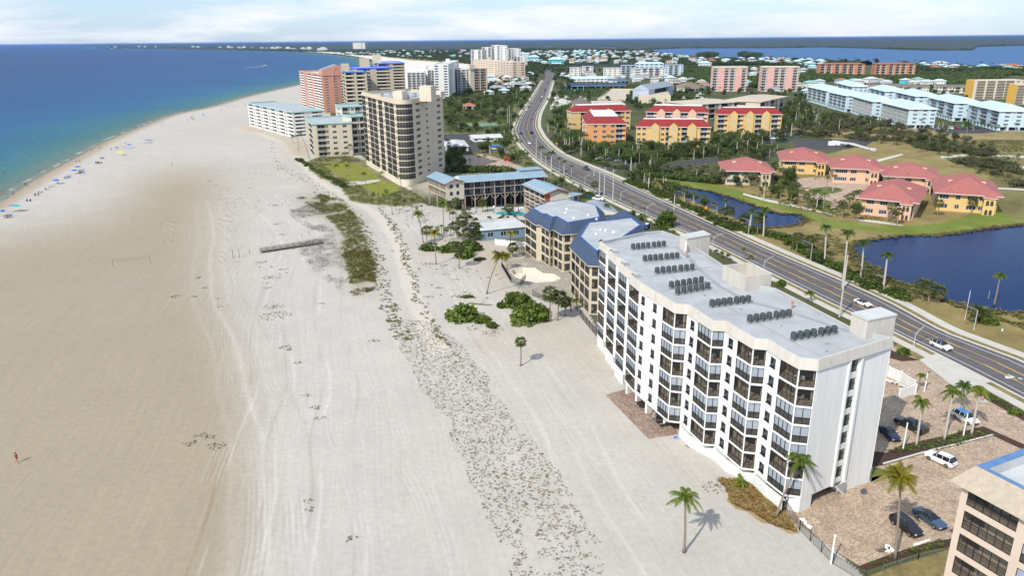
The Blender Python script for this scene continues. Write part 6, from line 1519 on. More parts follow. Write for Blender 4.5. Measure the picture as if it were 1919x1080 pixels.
for i,(x,y) in enumerate(sorted(VP)):
    g=P(1340+x/3.313,240+(y+(95 if y<420 else 80))/3.313); k=('royal','coco','coco')[i%3] if y<420 else 'sabal'
    stamp((k,i%3),lambda:proto_palm(k,3.0 if k=='royal' else (2.8 if k=='coco' else 2.0),15 if k!='sabal' else 13,(200 if k=='royal' else 220 if k=='coco' else 240)+i%3,9 if k=='royal' else 8 if k=='coco' else 5,.2),(*g,0),i*2.1,.78 if k!='sabal' else .95,'palm among the rose roofed villas, %s from the left'%ordw(i),'palms among the rose roofed villas')
# ------------------------------------------------------------------ broadleaf trees and shrubs
def make_tree(kind,seed,hi=False):
    rs=np.random.RandomState(seed); name={'dark':'leafy_tree','grey':'oak_tree','pine':'pine_tree'}[kind]
    root=thing(name if seed%2 else name.replace('leafy','bushy'),'x','tree'); m={'dark':L_tree,'grey':L_oak,'pine':L_tree}[kind]
    h=7.;mb=MB(); lim=[]
    mb.tube([(0,0,0),(.15,.1,h*.25),(.1,0,h*.55)],[.28,.2,.12],6)
    for k in range(5):
        a=k*1.3+seed; mb.tube([(.1,0,h*(.22+.05*k)),(math.cos(a)*1.2,math.sin(a)*1.2,h*.5),(math.cos(a)*2.2,math.sin(a)*2.2,h*.72)],[.12,.08,.03],5)
    link('trunk',mb.mesh('trunk',[M_bark],smooth=True),root)
    n=1500 if hi else 620
    if kind=='dark': p=lobes(n,3.6,3.6,2.7,rs,h*.62,9,.5)
    elif kind=='grey': p=lobes(n,4.2,3.8,2.5,rs,h*.60,11,.36,.55)
    else:
        t=rs.rand(n); rad=(1-t)*2.2*(.6+.5*rs.rand(n)); a=rs.rand(n)*6.283; p=np.stack([rad*np.cos(a),rad*np.sin(a),h*(.25+t*.95)],1)
    v,f=leaf_quads(p,None,(.42 if not hi else .30) if kind=='dark' else .36,rs)
    link('crown',npmesh('crown',v,f,[m]),root); return root
def make_shrub(seed,m,rx=1,ry=1,rz=.8,n=420,s=.17,k=9,name='shrub'):
    rs=np.random.RandomState(seed); p=lobes(n,rx,ry,rz,rs,0,k,.55,.7,flat=1); v,f=leaf_quads(p,None,s,rs,.8)
    return npmesh(name,v,f,[m])
SH={}
def shrub(loc,r,label,group=None,kind='bush',sc=(1,1,1),rz=0,name='shrub',cat='shrub'):
    key=(kind,int(rz*7)%3)
    if key not in SH:
        m={'bush':L_bush,'hedge':L_hedge,'dry':L_dry,'scrub':L_gscrub,'dead':L_dead,'tree':L_tree}[kind]
        SH[key]=make_shrub(500+len(SH),m,1,1,.8,900 if kind in('bush','scrub') else 600,.13,10)
    o=link(name,SH[key]); o.location=(loc[0],loc[1],-.05); o.scale=(r*sc[0],r*sc[1],r*sc[2]); o.rotation_euler=(0,0,rz); tag(o,label,cat,group); return o
near_sh=[((864,598),4.6,.9,'dark green sea grape bush, left one of the pair on the near dune'),((903,603),2.6,.6,'low sea grape mound between the two big bushes'),((922,612),2.2,.5,'low sea grape spur at the edge of the near dune'),((975,575),4.6,1.0,'tall sea grape bush below the empty pool fence'),((990,600),5.0,.85,'broad sea grape bush in front of the iron fence palms'),((1010,590),3.6,.7,'sea grape bush joined to the broad one on its right'),((942,575),2.0,.6,'small sea grape left of the tall bush'),
((805,468),3.2,.8,'round sea grape left of the shrub row by the pool house'),((842,470),3.6,.8,'sea grape in the middle of the shrub row'),((868,480),4.2,.85,'large sea grape at the front of the shrub row'),((885,468),4.2,.9,'sea grape at the right of the shrub row'),((900,487),2.2,.5,'small sea grape at the foot of the shrub row'),((1247,424),5.2,1.3,'big round dark tree like shrub beside the boulevard'),((1692,663),1.6,1.0,'clipped round shrub by the driveway entrance'),((1852,606),2.6,1.0,'round shrub beside the green hydrant'),((1900,775),1.3,.9,'round shrub in the roadside lawn strip at the right'),((1462,535),1.9,1.0,'shrub behind the open roof tower near the pavement')]
for i,(p,r,zz,lb) in enumerate(near_sh): shrub(P(*p),r,lb,None,'bush',(1,.85,zz),i*.9,'sea_grape_bush')
# hedge across the road: individual clumps
hp=[(1180,342),(1215,355),(1250,372),(1290,390),(1330,408),(1375,430),(1440,440),(1480,455),(1530,485),(1580,510),(1640,540),(1690,560)]
hl=smooth_line([P(*p) for p in hp],2.6); rs_=random.Random(4)
for i,p in enumerate(hl):
    if rs_.random()<.08: continue
    shrub((p[0]+rs_.uniform(-.8,.8),p[1]+rs_.uniform(-.8,.8)),rs_.uniform(2.2,3.1),'clipped green hedge clump in the row between the road and the ponds','hedge clumps between the road and the ponds','hedge',(1,1,.85),rs_.random()*6,'hedge_clump','hedge')
for pts,st,r0,gn in (([(1000,335),(1060,372),(1110,365)],3,1.6,'shrubs behind the motel'),([(945,318),(975,335),(1000,345),(1020,340)],3.2,2.0,'shrubs along the paved yard'),([(560,300),(610,330),(650,352)],3,1.4,'dune edge shrubs below the tan tower'),([(1232,338),(1260,352),(1300,368)],4,1.5,'pond edge shrubs'),([(1100,300),(1140,312),(1175,318)],4,1.8,'shrubs at the side road corner')):
    for p in smooth_line([P(*q) for q in pts],st):
        shrub((p[0]+rs_.uniform(-1,1),p[1]+rs_.uniform(-1,1)),r0*rs_.uniform(.8,1.5),'leafy shrub, one of the '+gn,gn,'hedge',(1,1,.8),rs_.random()*6)
# ------------------------------------------------------------------ scattering of trees in the middle distance
def lonely(p,polys): return not any(inpoly(np.array([p[0]]),np.array([p[1]]),q)[0] for q in polys)
for o in list(bpy.data.objects):
    if o.get('category') in('building','tower','high rise','villa','town houses','arcade','shop','pavilion','warehouse','office','restaurant','house','clubhouse','canopy','hut','shed','pool house','stair house'):
        for c in o.children:
            if c.name.startswith('roof') or c.name.startswith('mansard') or c.name.startswith('wall'):
                vs=[(v.co.x+o.location.x,v.co.y+o.location.y) for v in c.data.vertices]
                if not vs: continue
                # convex hull
                vs=sorted(set((round(x,1),round(y,1)) for x,y in vs)); 
                def half(it):
                    h=[]
                    for p in it:
                        while len(h)>1 and (h[-1][0]-h[-2][0])*(p[1]-h[-2][1])-(h[-1][1]-h[-2][1])*(p[0]-h[-2][0])<=0: h.pop()
                        h.append(p)
                    return h
                hu=half(vs)[:-1]+half(vs[::-1])[:-1]
                if len(hu)>2: FOOT.append(hu)
roadpoly=offs(gl[:NR],-3)+offs(pr[:NR],4)[::-1]
def WP(px): return [P(*p) for p in px]
AVOID=[roadpoly,WP([(1237,337),(1290,350),(1400,381),(1513,412),(1462,428),(1370,407),(1262,362)]),WP([(1592,462),(1640,449),(1763,441),(1919,421),(2300,420),(2300,600),(1867,588),(1700,536),(1600,490)]),WP([(1488,338),(1545,332),(1600,337),(1700,338),(1720,350),(1660,370),(1600,372),(1580,388),(1548,392),(1500,372)]),WP([(852,232),(930,229),(938,238),(900,242),(862,240)]),WP([(862,292),(905,288),(946,300),(1010,325),(985,332),(950,316),(905,310),(870,312)]),WP([(828,252),(905,250),(918,262),(900,284),(866,290),(840,286)])]
FB=[(min(x for x,_ in q)-2,max(x for x,_ in q)+2,min(y for _,y in q)-2,max(y for _,y in q)+2,q) for q in FOOT+AVOID]
def free(p,marg=0):
    for x0,x1,y0,y1,q in FB:
        if x0<p[0]<x1 and y0<p[1]<y1 and not lonely(p,[q]): return False
    return True
placed=[]
def scatter(pxpoly,n,mix,seed,group,sep=5,hs=(5,9),lab='tree'):
    poly=[P(*p) for p in pxpoly]; xs=[p[0] for p in poly]; ysx=[p[1] for p in poly]; rs=random.Random(seed); c=0; tr=0
    while c<n and tr<n*60:
        tr+=1; p=(rs.uniform(min(xs),max(xs)),rs.uniform(min(ysx),max(ysx)))
        if lonely(p,[poly]) or not free(p): continue
        if any((p[0]-q[0])**2+(p[1]-q[1])**2<sep*sep for q in placed[-400:]): continue
        placed.append(p); k=rs.random(); acc=0
        for kind,wt in mix:
            acc+=wt
            if k<acc: break
        h=rs.uniform(*hs); v=rs.randrange(3); rz=rs.random()*6.28
        if kind in('dark','grey','pine'):
            nm={'dark':'dark leafy tree','grey':'grey green spreading tree','pine':'tall feathery pine'}[kind]
            stamp((kind,v),lambda:make_tree(kind,300+v*7+len(kind)),(*p,0),rz,h/7*1.0,'%s %s'%(nm,lab),'%ss %s'%(nm,lab))
        elif kind=='royal': stamp(('royal',v),lambda:proto_palm('royal',3.0,15,200+v,9,.22),(*p,0),rz,h/9*1.1,'royal palm '+lab,'royal palms '+lab)
        elif kind=='coco': stamp(('coco',v),lambda:proto_palm('coco',2.8,15,220+v,8,.16),(*p,0),rz,h/8,'feather palm '+lab,'feather palms '+lab)
        elif kind=='sabal': stamp(('sabal',v),lambda:proto_palm('sabal',2.0,13,240+v,5,.17),(*p,0),rz,h/7.5,'cabbage palm '+lab,'cabbage palms '+lab)
        elif kind=='shrub': shrub(p,h*.3,'leafy shrub '+lab,'leafy shrubs '+lab,'hedge',(1,1,.8),rz)
        c+=1
scatter([(1045,300),(1030,235),(1045,205),(1075,215),(1078,262),(1100,285),(1190,280),(1340,275),(1470,250),(1490,262),(1400,285),(1290,300),(1200,312),(1110,303)],150,[('dark',.42),('royal',.22),('coco',.16),('grey',.2)],1,'', 4.5,(5,8.5),'among the red roofed apartments')
scatter([(1160,322),(1235,320),(1360,335),(1480,330),(1490,345),(1380,352),(1300,336),(1200,331)],34,[('dark',.35),('grey',.4),('royal',.15),('sabal',.1)],2,'',5,(4,8),'between the side road and the small pond')
scatter([(1340,300),(1400,290),(1460,288),(1480,300),(1462,300),(1355,318)],26,[('dark',.5),('grey',.3),('sabal',.2)],3,'',5,(4,7),'behind the leftmost villa')
scatter([(1480,238),(1560,218),(1720,246),(1740,268),(1680,275),(1560,262),(1490,258)],75,[('grey',.85),('dark',.15)],4,'',5,(5,8),'in the oak belt before the pale blue blocks')
scatter([(1690,262),(1760,255),(1865,285),(1850,297),(1740,292),(1695,280)],46,[('grey',.4),('sabal',.4),('dark',.2)],5,'',4.5,(3.5,6.5),'on the rough ground behind the villas')
scatter([(1470,205),(1500,195),(1560,222),(1600,232),(1660,245),(1600,250),(1490,240)],34,[('dark',.6),('grey',.2),('royal',.2)],6,'',5,(6,9),'left of the front pale blue block')
scatter([(1700,242),(1750,236),(1919,238),(1919,250),(1760,252)],22,[('sabal',.5),('royal',.3),('dark',.2)],7,'',5,(4,7),'along the front of the right hand pale blue blocks')
scatter([(1500,345),(1580,338),(1700,340),(1712,352),(1650,372),(1590,378),(1570,402),(1500,385),(1440,368),(1470,330)],64,[('coco',.35),('sabal',.25),('dark',.2),('shrub',.2)],8,'',2.8,(3,5.5),'in the villa court')
AVO2=None
scatter([(1385,352),(1440,368),(1500,378),(1570,400),(1640,405),(1720,416),(1718,408),(1600,396),(1480,360),(1400,345)],56,[('coco',.25),('sabal',.35),('dark',.15),('shrub',.25)],9,'',4,(2.5,5),'along the villa lawn edge')
scatter([(1760,292),(1919,300),(1919,350),(1890,355),(1860,330),(1790,318)],40,[('shrub',.6),('sabal',.25),('grey',.15)],10,'',5,(3,6),'in the rough field right of the villas')
scatter([(838,285),(905,282),(955,290),(980,320),(1010,335),(960,322),(900,312),(842,320)],56,[('dark',.45),('coco',.35),('royal',.2)],11,'',3.6,(4,7),'behind the motel roof')
scatter([(832,215),(955,200),(965,240),(975,275),(920,290),(905,250),(842,252)],60,[('dark',.4),('coco',.35),('sabal',.1),('grey',.15)],12,'',5,(4,8),'by the tennis courts')
scatter([(835,172),(900,165),(985,168),(1000,172),(965,225),(950,210),(845,212)],90,[('dark',.45),('coco',.4),('grey',.15)],13,'',6,(5,8),'between the white towers and the boulevard')
scatter([(965,140),(1010,132),(1022,140),(1000,170),(985,175),(910,175),(900,160)],100,[('dark',.5),('coco',.35),('grey',.15)],14,'',8,(6,10),'on the seaward side of the far boulevard')
scatter([(1040,140),(1060,128),(1080,150),(1060,182),(1050,200),(1032,200)],60,[('dark',.6),('grey',.2),('coco',.2)],15,'',8,(6,10),'on the landward side of the far boulevard')
scatter([(1060,172),(1120,168),(1290,172),(1330,176),(1300,200),(1270,210),(1180,210),(1170,188),(1090,190)],52,[('dark',.55),('coco',.25),('pine',.2)],16,'',7,(5,9),'round the boatyard sheds')
scatter([(1015,345),(1040,338),(1085,355),(1095,375),(1060,365),(1030,362)],22,[('dark',.5),('coco',.5)],17,'',3,(3,5),'behind the motel wings')
scatter([(700,365),(770,370),(800,390),(790,408),(735,405),(700,392)],16,[('coco',.5),('sabal',.5)],18,'',3,(3,4.5),'in the scrub before the motel')
scatter([(1160,425),(1230,435),(1265,445),(1220,405),(1180,400)],12,[('dark',.5),('coco',.5)],19,'',3,(3,4.5),'beside the navy roofed pavilion')
scatter([(1466,212),(1510,205),(1515,232),(1480,250),(1467,246)],14,[('dark',.8),('coco',.2)],20,'',6,(7,10),'right of the last yellow block')
scatter([(826,392),(860,396),(905,412),(900,440),(860,462),(805,448),(800,425)],20,[('sabal',.45),('coco',.3),('shrub',.25)],61,'',2.2,(3,4.6),'on the sand before the motel')
scatter([(905,402),(1000,404),(1010,410),(985,414),(905,413)],14,[('shrub',.7),('sabal',.3)],62,'',1.8,(2.2,3.2),'along the motel pool')
scatter([(1178,340),(1290,384),(1430,436),(1440,418),(1400,428),(1300,376),(1200,334)],34,[('sabal',.4),('royal',.3),('dark',.3)],63,'',3,(3.5,7),'in the hedge beside the small pond')
scatter([(1500,460),(1560,500),(1660,556),(1700,566),(1720,560),(1600,510),(1520,455)],16,[('sabal',.5),('shrub',.5)],64,'',3,(3,5),'on the near bank of the lake')
# ------------------------------------------------------------------ dense ground cover and thickets (uncountable)
def thicket(name,label,pxpolys,n,s,hgt_,m,seed,clump=3.,cat='thicket',dens_noise=30,thr=.42,world=False):
    rs=np.random.RandomState(seed); V=[]
    for pp in pxpolys:
        poly=pp if world else [P(*p) for p in pp]; xs=[p[0] for p in poly]; y_=[p[1] for p in poly]
        k=n*4; x=rs.uniform(min(xs),max(xs),k); y=rs.uniform(min(y_),max(y_),k); msk=inpoly(x,y,poly)&(fbm(x,y,dens_noise,3,seed)>thr); 
        for x0,x1,y0,y1,q in FB:
            mm=msk&(x>x0)&(x<x1)&(y>y0)&(y<y1)
            if mm.any(): msk[np.where(mm)[0]]&=~inpoly(x[mm],y[mm],q)
        x=x[msk][:n]; y=y[msk][:n]; c=np.stack([x,y,np.zeros(len(x))],1)
        per=14; cs=np.repeat(c,per,0)+rs.normal(size=(len(c)*per,3))*np.array([clump*.42,clump*.42,0]); 
        hh=np.repeat(hgt_*(.4+.6*fbm(x,y,dens_noise*.4,3,seed+5))*(.7+.5*rs.rand(len(x))),per)
        cs[:,2]=hh*(.25+.75*rs.rand(len(cs))**.6)
        v,f=leaf_quads(cs,None,s,rs,.7); V.append((v,f))
    me=mesh_leaves(name,V,m); return tag(link(name,me),label,cat,None,'stuff')
thicket('dune_scrub','green dune scrub around the bright lawn',[[(578,304),(600,296),(640,292),(690,304),(640,306),(606,312),(640,334),(676,350),(700,372),(728,368),(756,352),(795,372),(798,382),(755,386),(700,385),(655,375),(640,352),(602,336)]],1500,.20,.9,L_gscrub,1,1.2,dens_noise=9)
thicket('dune_scrub','green and brown scrub strip left of the sand lane',[[(556,372),(590,362),(640,375),(668,410),(688,455),(704,500),(698,545),(662,555),(655,520),(640,475),(645,440),(604,400)]],2100,.19,.9,L_gscrub,2,1.1,thr=.36,dens_noise=13)
thicket('dry_scrub','rust brown dry patch at the end of the scrub strip',[[(640,478),(690,460),(704,500),(700,546),(664,556),(650,536),(676,505)]],520,.15,.5,L_dry,3,.9,thr=.44,dens_noise=10)
thicket('dead_brush','leafless grey brush beside the boardwalk',[[(545,395),(600,380),(628,410),(622,440),(580,430),(548,410)],[(560,455),(625,440),(640,475),(650,520),(640,548),(590,510),(565,480)]],480,.10,1.0,L_dead,4,1.2,thr=.40,dens_noise=14)
thicket('mangrove_thicket','dark mangrove belt between the towers and bay houses',[[(1285,128),(1330,122),(1335,150),(1330,170),(1300,168),(1282,150)],[(1402,128),(1428,126),(1428,165),(1402,165)],[(1500,128),(1535,142),(1640,146),(1720,144),(1830,132),(1900,140),(1816,160),(1740,160),(1620,156),(1560,152),(1505,158)],[(1717,122),(1900,130),(1919,134),(1919,142),(1830,134),(1720,142)]],5200,1.5,6.,L_tree,5,7.,dens_noise=60,thr=.33)

thicket('understorey','green shrubs and small trees filling the grounds of the red roofed apartments',[[(1062,215),(1068,262),(1100,285),(1190,284),(1345,276),(1470,252),(1470,225),(1340,222),(1335,270),(1190,276),(1175,232),(1180,262),(1100,270),(1090,240)],[(1100,300),(1200,310),(1290,298),(1400,283),(1485,262),(1340,280),(1190,292),(1110,292)],[(1170,330),(1235,322),(1330,338),(1350,346),(1240,334)]],1500,.55,3.2,L_tree,51,2.6,dens_noise=14,thr=.45)
thicket('understorey','scrub under the oaks before the pale blue blocks',[[(1480,238),(1560,218),(1720,246),(1740,266),(1680,272),(1560,258),(1490,254)],[(1700,264),(1865,286),(1850,296),(1740,290)],[(1770,300),(1890,304),(1919,330),(1919,352),(1880,345),(1850,318)]],1000,.5,2.4,L_oak,52,2.6,dens_noise=16,thr=.52)
thicket('understorey','greenery between the white towers and the boulevard',[[(835,165),(1000,160),(985,200),(965,240),(975,275),(1000,318),(950,300),(905,250),(842,252),(833,200)],[(838,285),(905,284),(860,300),(900,318),(1000,338),(960,326),(842,322)],[(1035,205),(1050,165),(1100,150),(1330,172),(1300,200),(1180,205),(1180,185),(1090,180),(1065,205),(1045,240)]],1900,.75,3.4,L_tree,53,3.4,dens_noise=24,thr=.47)
# ------------------------------------------------------------------ far woodland canopy (one sheet of tree tops)
ysf=[1850.]
while ysf[-1]<26000: ysf.append(ysf[-1]*(1.0045 if ysf[-1]<7000 else 1.02))
ysf=np.array(ysf); tsf=np.linspace(-1.02,1.0,1050); XF=ysf[:,None]*tsf; YF=np.repeat(ysf[:,None],len(tsf),1)
insF=inpoly(XF,YF,SEAPOLY); dF,_,_=dpoly(XF,YF,shore)
bare=insF|(dF<90)
for pp in ([(1205,93.5),(1279,90.2),(1439,90),(1546,88.5),(1640,91),(1696,93.2),(1760,94.5),(1822,94),(1832,87.5),(1919,85.3),(2300,84),(2700,140),(1919,128),(1764,130),(1700,127),(1614,120),(1540,117),(1439,112),(1400,111),(1330,109),(1260,104)],[(1100,86.6),(1140,87),(1172,90),(1150,91.5),(1118,89.6)],[(998,84.8),(1030,84.6),(1068,86.2),(1040,87.6),(1008,86.6)],[(1225,81.6),(1238,81.4),(1240,82.8),(1226,83)],[(1290,79.2),(1700,76.5),(1700,77.1),(1290,79.8)]):
    bare|=inpoly(XF,YF,[P(*p) for p in pp])
VILL=[P(*p) for p in [(560,97.5),(720,94),(900,93),(1000,92.5),(1100,93.5),(1205,95),(1262,103),(1400,110),(1439,112),(1700,127),(2300,140),(2300,260),(900,260),(740,120),(640,101)]]
bare|=inpoly(XF,YF,VILL)
bare|=inpoly(XF,YF,WP([(712,101),(900,112),(960,120),(960,150),(640,200),(640,101)]))
sc=np.clip(YF/2500,1,8); hz_=(vnoise(XF/11/sc,YF/16/sc,1)*.55+vnoise(XF/28/sc,YF/50/sc,2)*.45)
hf=4+9*hz_**1.2; hf*=(.75+.5*fbm(XF,YF,500,3,7)); hf[bare]=-2.0
fm=npmesh('woodland',np.stack([XF,YF,hf],-1).reshape(-1,3),fan_quads(*XF.shape),[L_far])
tag(link('woodland',fm),'far dark mangrove and woodland reaching to the horizon','woodland',None,'stuff')
# ------------------------------------------------------------------ far houses, one thing each
hcols=[('white',M_white),('cream',M_offw),('pale blue',M_pblue),('tan',M_tan2),('aqua',M_aqua)]
rcols=[('pale grey roof',mat('pale_grey_house_roof',(.42,.45,.47),.6,.1,.3)),('pale blue roof',M_palebr),('brown roof',mat('tan_house_roof',(.34,.27,.21),.8,.15,.3)),('grey roof',M_greyr),('terracotta roof',M_rust),('white roof',M_roofpale),('mint green roof',mat('mint_house_roof',(.22,.42,.36),.6,.1,.3))]
def make_house(ci,ri,v):
    r=thing(('stilt_house','beach_house','tall_house')[v],'x','house'); w_=(13,16,11)[v]; d_=(10,10,12)[v]; h_=(6.5,7.5,8.5)[v]; q=[(-w_/2,-d_/2),(w_/2,-d_/2),(w_/2,d_/2),(-w_/2,d_/2)]
    m=MB(); m.prism(q,2.2,h_,0,top=False,bot=True)
    for x in(-w_/2+.4,-w_/6,w_/6,w_/2-.4):
        for y in(-d_/2+.4,d_/2-.4): m.box((x,y,1.1),(.5,.5,2.2))
    m.build('wall',hcols[ci][1],r)
    hip_roof(q,h_,2.6,1.0).build('roof',[rcols[ri][1],M_white2],r)
    for k in range(4):
        x=-w_/2+w_*(k+.5)/4
        for z in(3.2,):
            g=MB(); g.face([(x-.9,-d_/2-.04,z),(x+.9,-d_/2-.04,z),(x+.9,-d_/2-.04,z+1.7),(x-.9,-d_/2-.04,z+1.7)],0); g.build('window',M_glassb,r)
    g=MB(); g.box((0,-d_/2-1.0,3.0),(w_*.7,2,.25)); g.box((0,-d_/2-1.95,3.6),(w_*.7,.1,.9)); g.build('porch',M_white2,r)
    return r
HP={}
rs=random.Random(21); hp=[]
regs=[([(640,101),(720,96),(880,95),(880,104),(870,116),(900,112),(760,108),(700,104)],66),([(965,98),(1100,96),(1205,97),(1262,105),(1330,112),(1330,122),(1190,122),(1050,125),(985,122),(965,112)],215),([(1330,112),(1440,114),(1560,118),(1535,128),(1500,126),(1440,120),(1335,121)],50),([(1717,124),(1800,130),(1919,129),(1919,135),(1840,135),(1725,133)],20),([(1505,126),(1535,122),(1535,140),(1503,145)],5),([(560,97.6),(640,100),(700,103),(690,105),(600,98.6)],10),([(1045,140),(1190,147),(1290,150),(1335,170),(1290,172),(1180,157),(1060,152)],26),([(905,150),(1000,140),(985,178),(900,182)],22),([(1410,130),(1428,150),(1330,175),(1300,160),(1340,172),(1400,172)],8),([(1440,172),(1540,160),(1600,156),(1740,158),(1800,164),(1700,163),(1560,158),(1510,180)],18)]
for ri_,(pp,n) in enumerate(regs):
    poly=WP(pp); xs=[p[0] for p in poly]; yy=[p[1] for p in poly]; c=0; tr=0
    while c<n and tr<4000:
        tr+=1; p=(rs.uniform(min(xs),max(xs)),rs.uniform(min(yy),max(yy)))
        if lonely(p,[poly]) or not free(p): continue
        if any(abs(p[0]-q[0])<16 and abs(p[1]-q[1])<21 for q in hp): continue
        hp.append(p); c+=1
        ci=rs.choice([0,0,0,1,1,2,2,3,4]); r2=rs.choice([0,0,1,1,1,2,3,4,5,5,6]); v=rs.randrange(3); rz=rs.choice([0,0,.15,-.2,.3]); sc=rs.uniform(.85,1.25)*(1 if ri_<6 else .85)
        where=['on the far point behind the towers','in the far village right of the boulevard','by the bay shore behind the twin towers','by the bay at the right','beside the right twin tower','along the far beach','between the arcade and the boatyard','left of the far boulevard','beside the twin towers','behind the pale blue blocks'][ri_]
        lb='small %s house with %s %s'%(hcols[ci][0],rcols[r2][0],where); gp='far houses '+where
        k=(ci,r2,v)
        if k not in HP: h=make_house(*k); HP[k]=h; h.location=(*p,0); h.rotation_euler=(0,0,rz); h.scale=(sc,)*3; h['label']=lb; h['group']=lb
        else: copy_tree(HP[k],(*p,0),rz,sc,lb,lb)
for (x,y,ci,r2,sc,lb) in ((1000,116,4,1,2.0,'big aqua house with pale blue roof left of the boulevard end'),(1042,124,4,1,2.3,'largest aqua house right of the boulevard end'),(985,108,2,1,1.8,'pale blue house near the white cluster'),(1130,117,0,4,1.5,'house with terracotta roof standing out in the village'),(1320,128,0,1,1.6,'house with vivid blue roof left of the left twin tower'),(1760,128,0,5,1.5,'big white house right of the orange blocks'),(1080,103,4,1,1.8,'far house with turquoise roof')):
    h=make_house(ci,r2,1); h.location=(*P(x,y),0); h.scale=(sc,)*3; h['label']=lb
# trees standing among the far houses: one mass
thicket('village_greenery','dark trees crowding between the far village houses',[[(640,102),(720,97),(880,95.5),(885,122),(860,118),(760,110),(700,105)],[(960,98),(1100,95),(1205,96),(1262,104),(1340,111),(1340,125),(1285,135),(1190,118),(1060,124),(1045,140),(1030,132),(1000,128),(962,126)],[(1330,111),(1440,113),(1560,117),(1600,119),(1535,128),(1500,128),(1440,122),(1335,122)],[(1700,127),(1800,131),(1919,131),(1919,138),(1840,138),(1720,138)],[(1000,124),(1020,130),(980,150),(962,142)],[(890,95),(1000,93),(1100,94),(1205,95.5),(1100,98),(960,99),(890,100)]],2600,2.3,8.5,L_tree,31,9,dens_noise=60,thr=.42)
thicket('bay_islet_trees','dark wooded islets in the bay',[[(1306,104),(1325,101),(1343,102),(1345,106),(1310,108)],[(1384,104),(1392,99),(1404,102),(1426,103),(1427,107),(1390,108)],[(1205,100),(1218,97),(1226,100),(1214,104)]],260,3.0,12,L_tree,33,9,dens_noise=50,thr=.1)
thicket('shore_trees','trees along the houses by the far beach',[[(190,90.2),(240,90),(300,90.4),(380,91.2),(460,92.8),(540,95),(600,97),(660,101),(700,99),(640,94),(520,90.5),(400,89),(300,88.6),(215,89)]],1600,4.5,10,L_tree,34,22,dens_noise=200,thr=.45)
for i in range(34):
    t=rs.random(); x=200+t*430; y=np.interp(x,[190,300,400,500,600,640],[89.6,90,90.6,92.4,96,98])-rs.uniform(.3,1.2)
    k=(rs.choice([0,1,3]),rs.choice([0,5,2]),1)
    if k not in HP: HP[k]=make_house(*k); HP[k].location=(*P(x,y),0); h=HP[k]
    else: h=copy_tree(HP[k],(*P(x,y),0),0,1)
    h.scale=(2.2,1.6,rs.uniform(1.2,3.2)); h['label']='pale beachfront building on the far curving shore'; h['group']='pale buildings on the far curving shore'
scatter([(1040,126),(1200,118),(1300,124),(1310,150),(1250,150),(1060,150)],60,[('dark',.55),('coco',.45)],41,'',12,(7,11),'round the grey mid distance blocks')
scatter([(1440,112),(1620,119),(1800,128),(1919,131),(1919,136),(1620,124),(1440,120)],46,[('coco',.7),('dark',.3)],42,'',14,(10,15),'along the bay shore')
scatter([(1330,170),(1500,172),(1515,190),(1480,205),(1400,182),(1310,180)],40,[('dark',.6),('coco',.4)],43,'',8,(5,8),'below the twin towers')
scatter([(1620,166),(1820,170),(1820,190),(1760,180),(1640,172)],26,[('dark',.6),('coco',.4)],44,'',8,(5,8),'behind the pale blue blocks')
# ------------------------------------------------------------------ vehicles
M_rubber=mat('tyre_rubber',(.02,.02,.02),.8,0); M_rim=mat('wheel_rim',(.35,.35,.36),.35,0,metal=.8); M_cglass=mat('car_glass',(.012,.016,.02),.06,0,spec=.7)
M_lamp=mat('headlamp',(.75,.75,.72),.15,0); M_tail=mat('tail_lamp',(.45,.02,.02),.3,0); M_chrome=mat('chrome_trim',(.5,.5,.5),.2,0,metal=.9)
def paint(n,c,r=.25,me=0): return mat('car_paint_'+n,c,r,0,spec=.6,metal=me)
CARDEF={ # length, stations (x, z bottom, z belt, half belt, z top, half top), cabin range, windscreen
 'suv':dict(L=4.7,st=[(2.30,.45,.70,.70,.72,.60),(2.15,.30,.86,.88,.90,.72),(1.45,.24,1.00,.94,1.04,.78),(1.05,.24,1.04,.95,1.09,.80),(.35,.24,1.06,.95,1.62,.68),(-.6,.24,1.07,.95,1.69,.70),(-1.7,.24,1.07,.94,1.66,.68),(-2.25,.30,1.05,.90,1.15,.72),(-2.36,.42,.72,.86,.76,.70)],cab=(3,7)),
 'sedan':dict(L=4.7,st=[(2.35,.40,.58,.68,.60,.58),(2.2,.28,.70,.86,.74,.72),(1.4,.22,.84,.91,.90,.76),(.95,.22,.88,.92,.95,.78),(.15,.22,.90,.92,1.38,.60),(-.75,.22,.91,.92,1.42,.61),(-1.55,.22,.92,.91,1.06,.70),(-2.2,.28,.90,.87,.98,.72),(-2.36,.40,.66,.84,.70,.68)],cab=(3,6)),
 'pickup':dict(L=5.6,st=[(2.75,.50,.80,.78,.82,.66),(2.6,.34,1.0,.94,1.04,.78),(1.7,.30,1.12,.98,1.16,.80),(1.3,.30,1.14,.98,1.20,.82),(.7,.30,1.15,.98,1.78,.70),(-.7,.30,1.15,.98,1.80,.71),(-.95,.30,1.15,.98,1.18,.86),(-2.7,.32,1.14,.97,1.16,.88),(-2.78,.5,1.1,.96,1.12,.86)],cab=(3,6))}
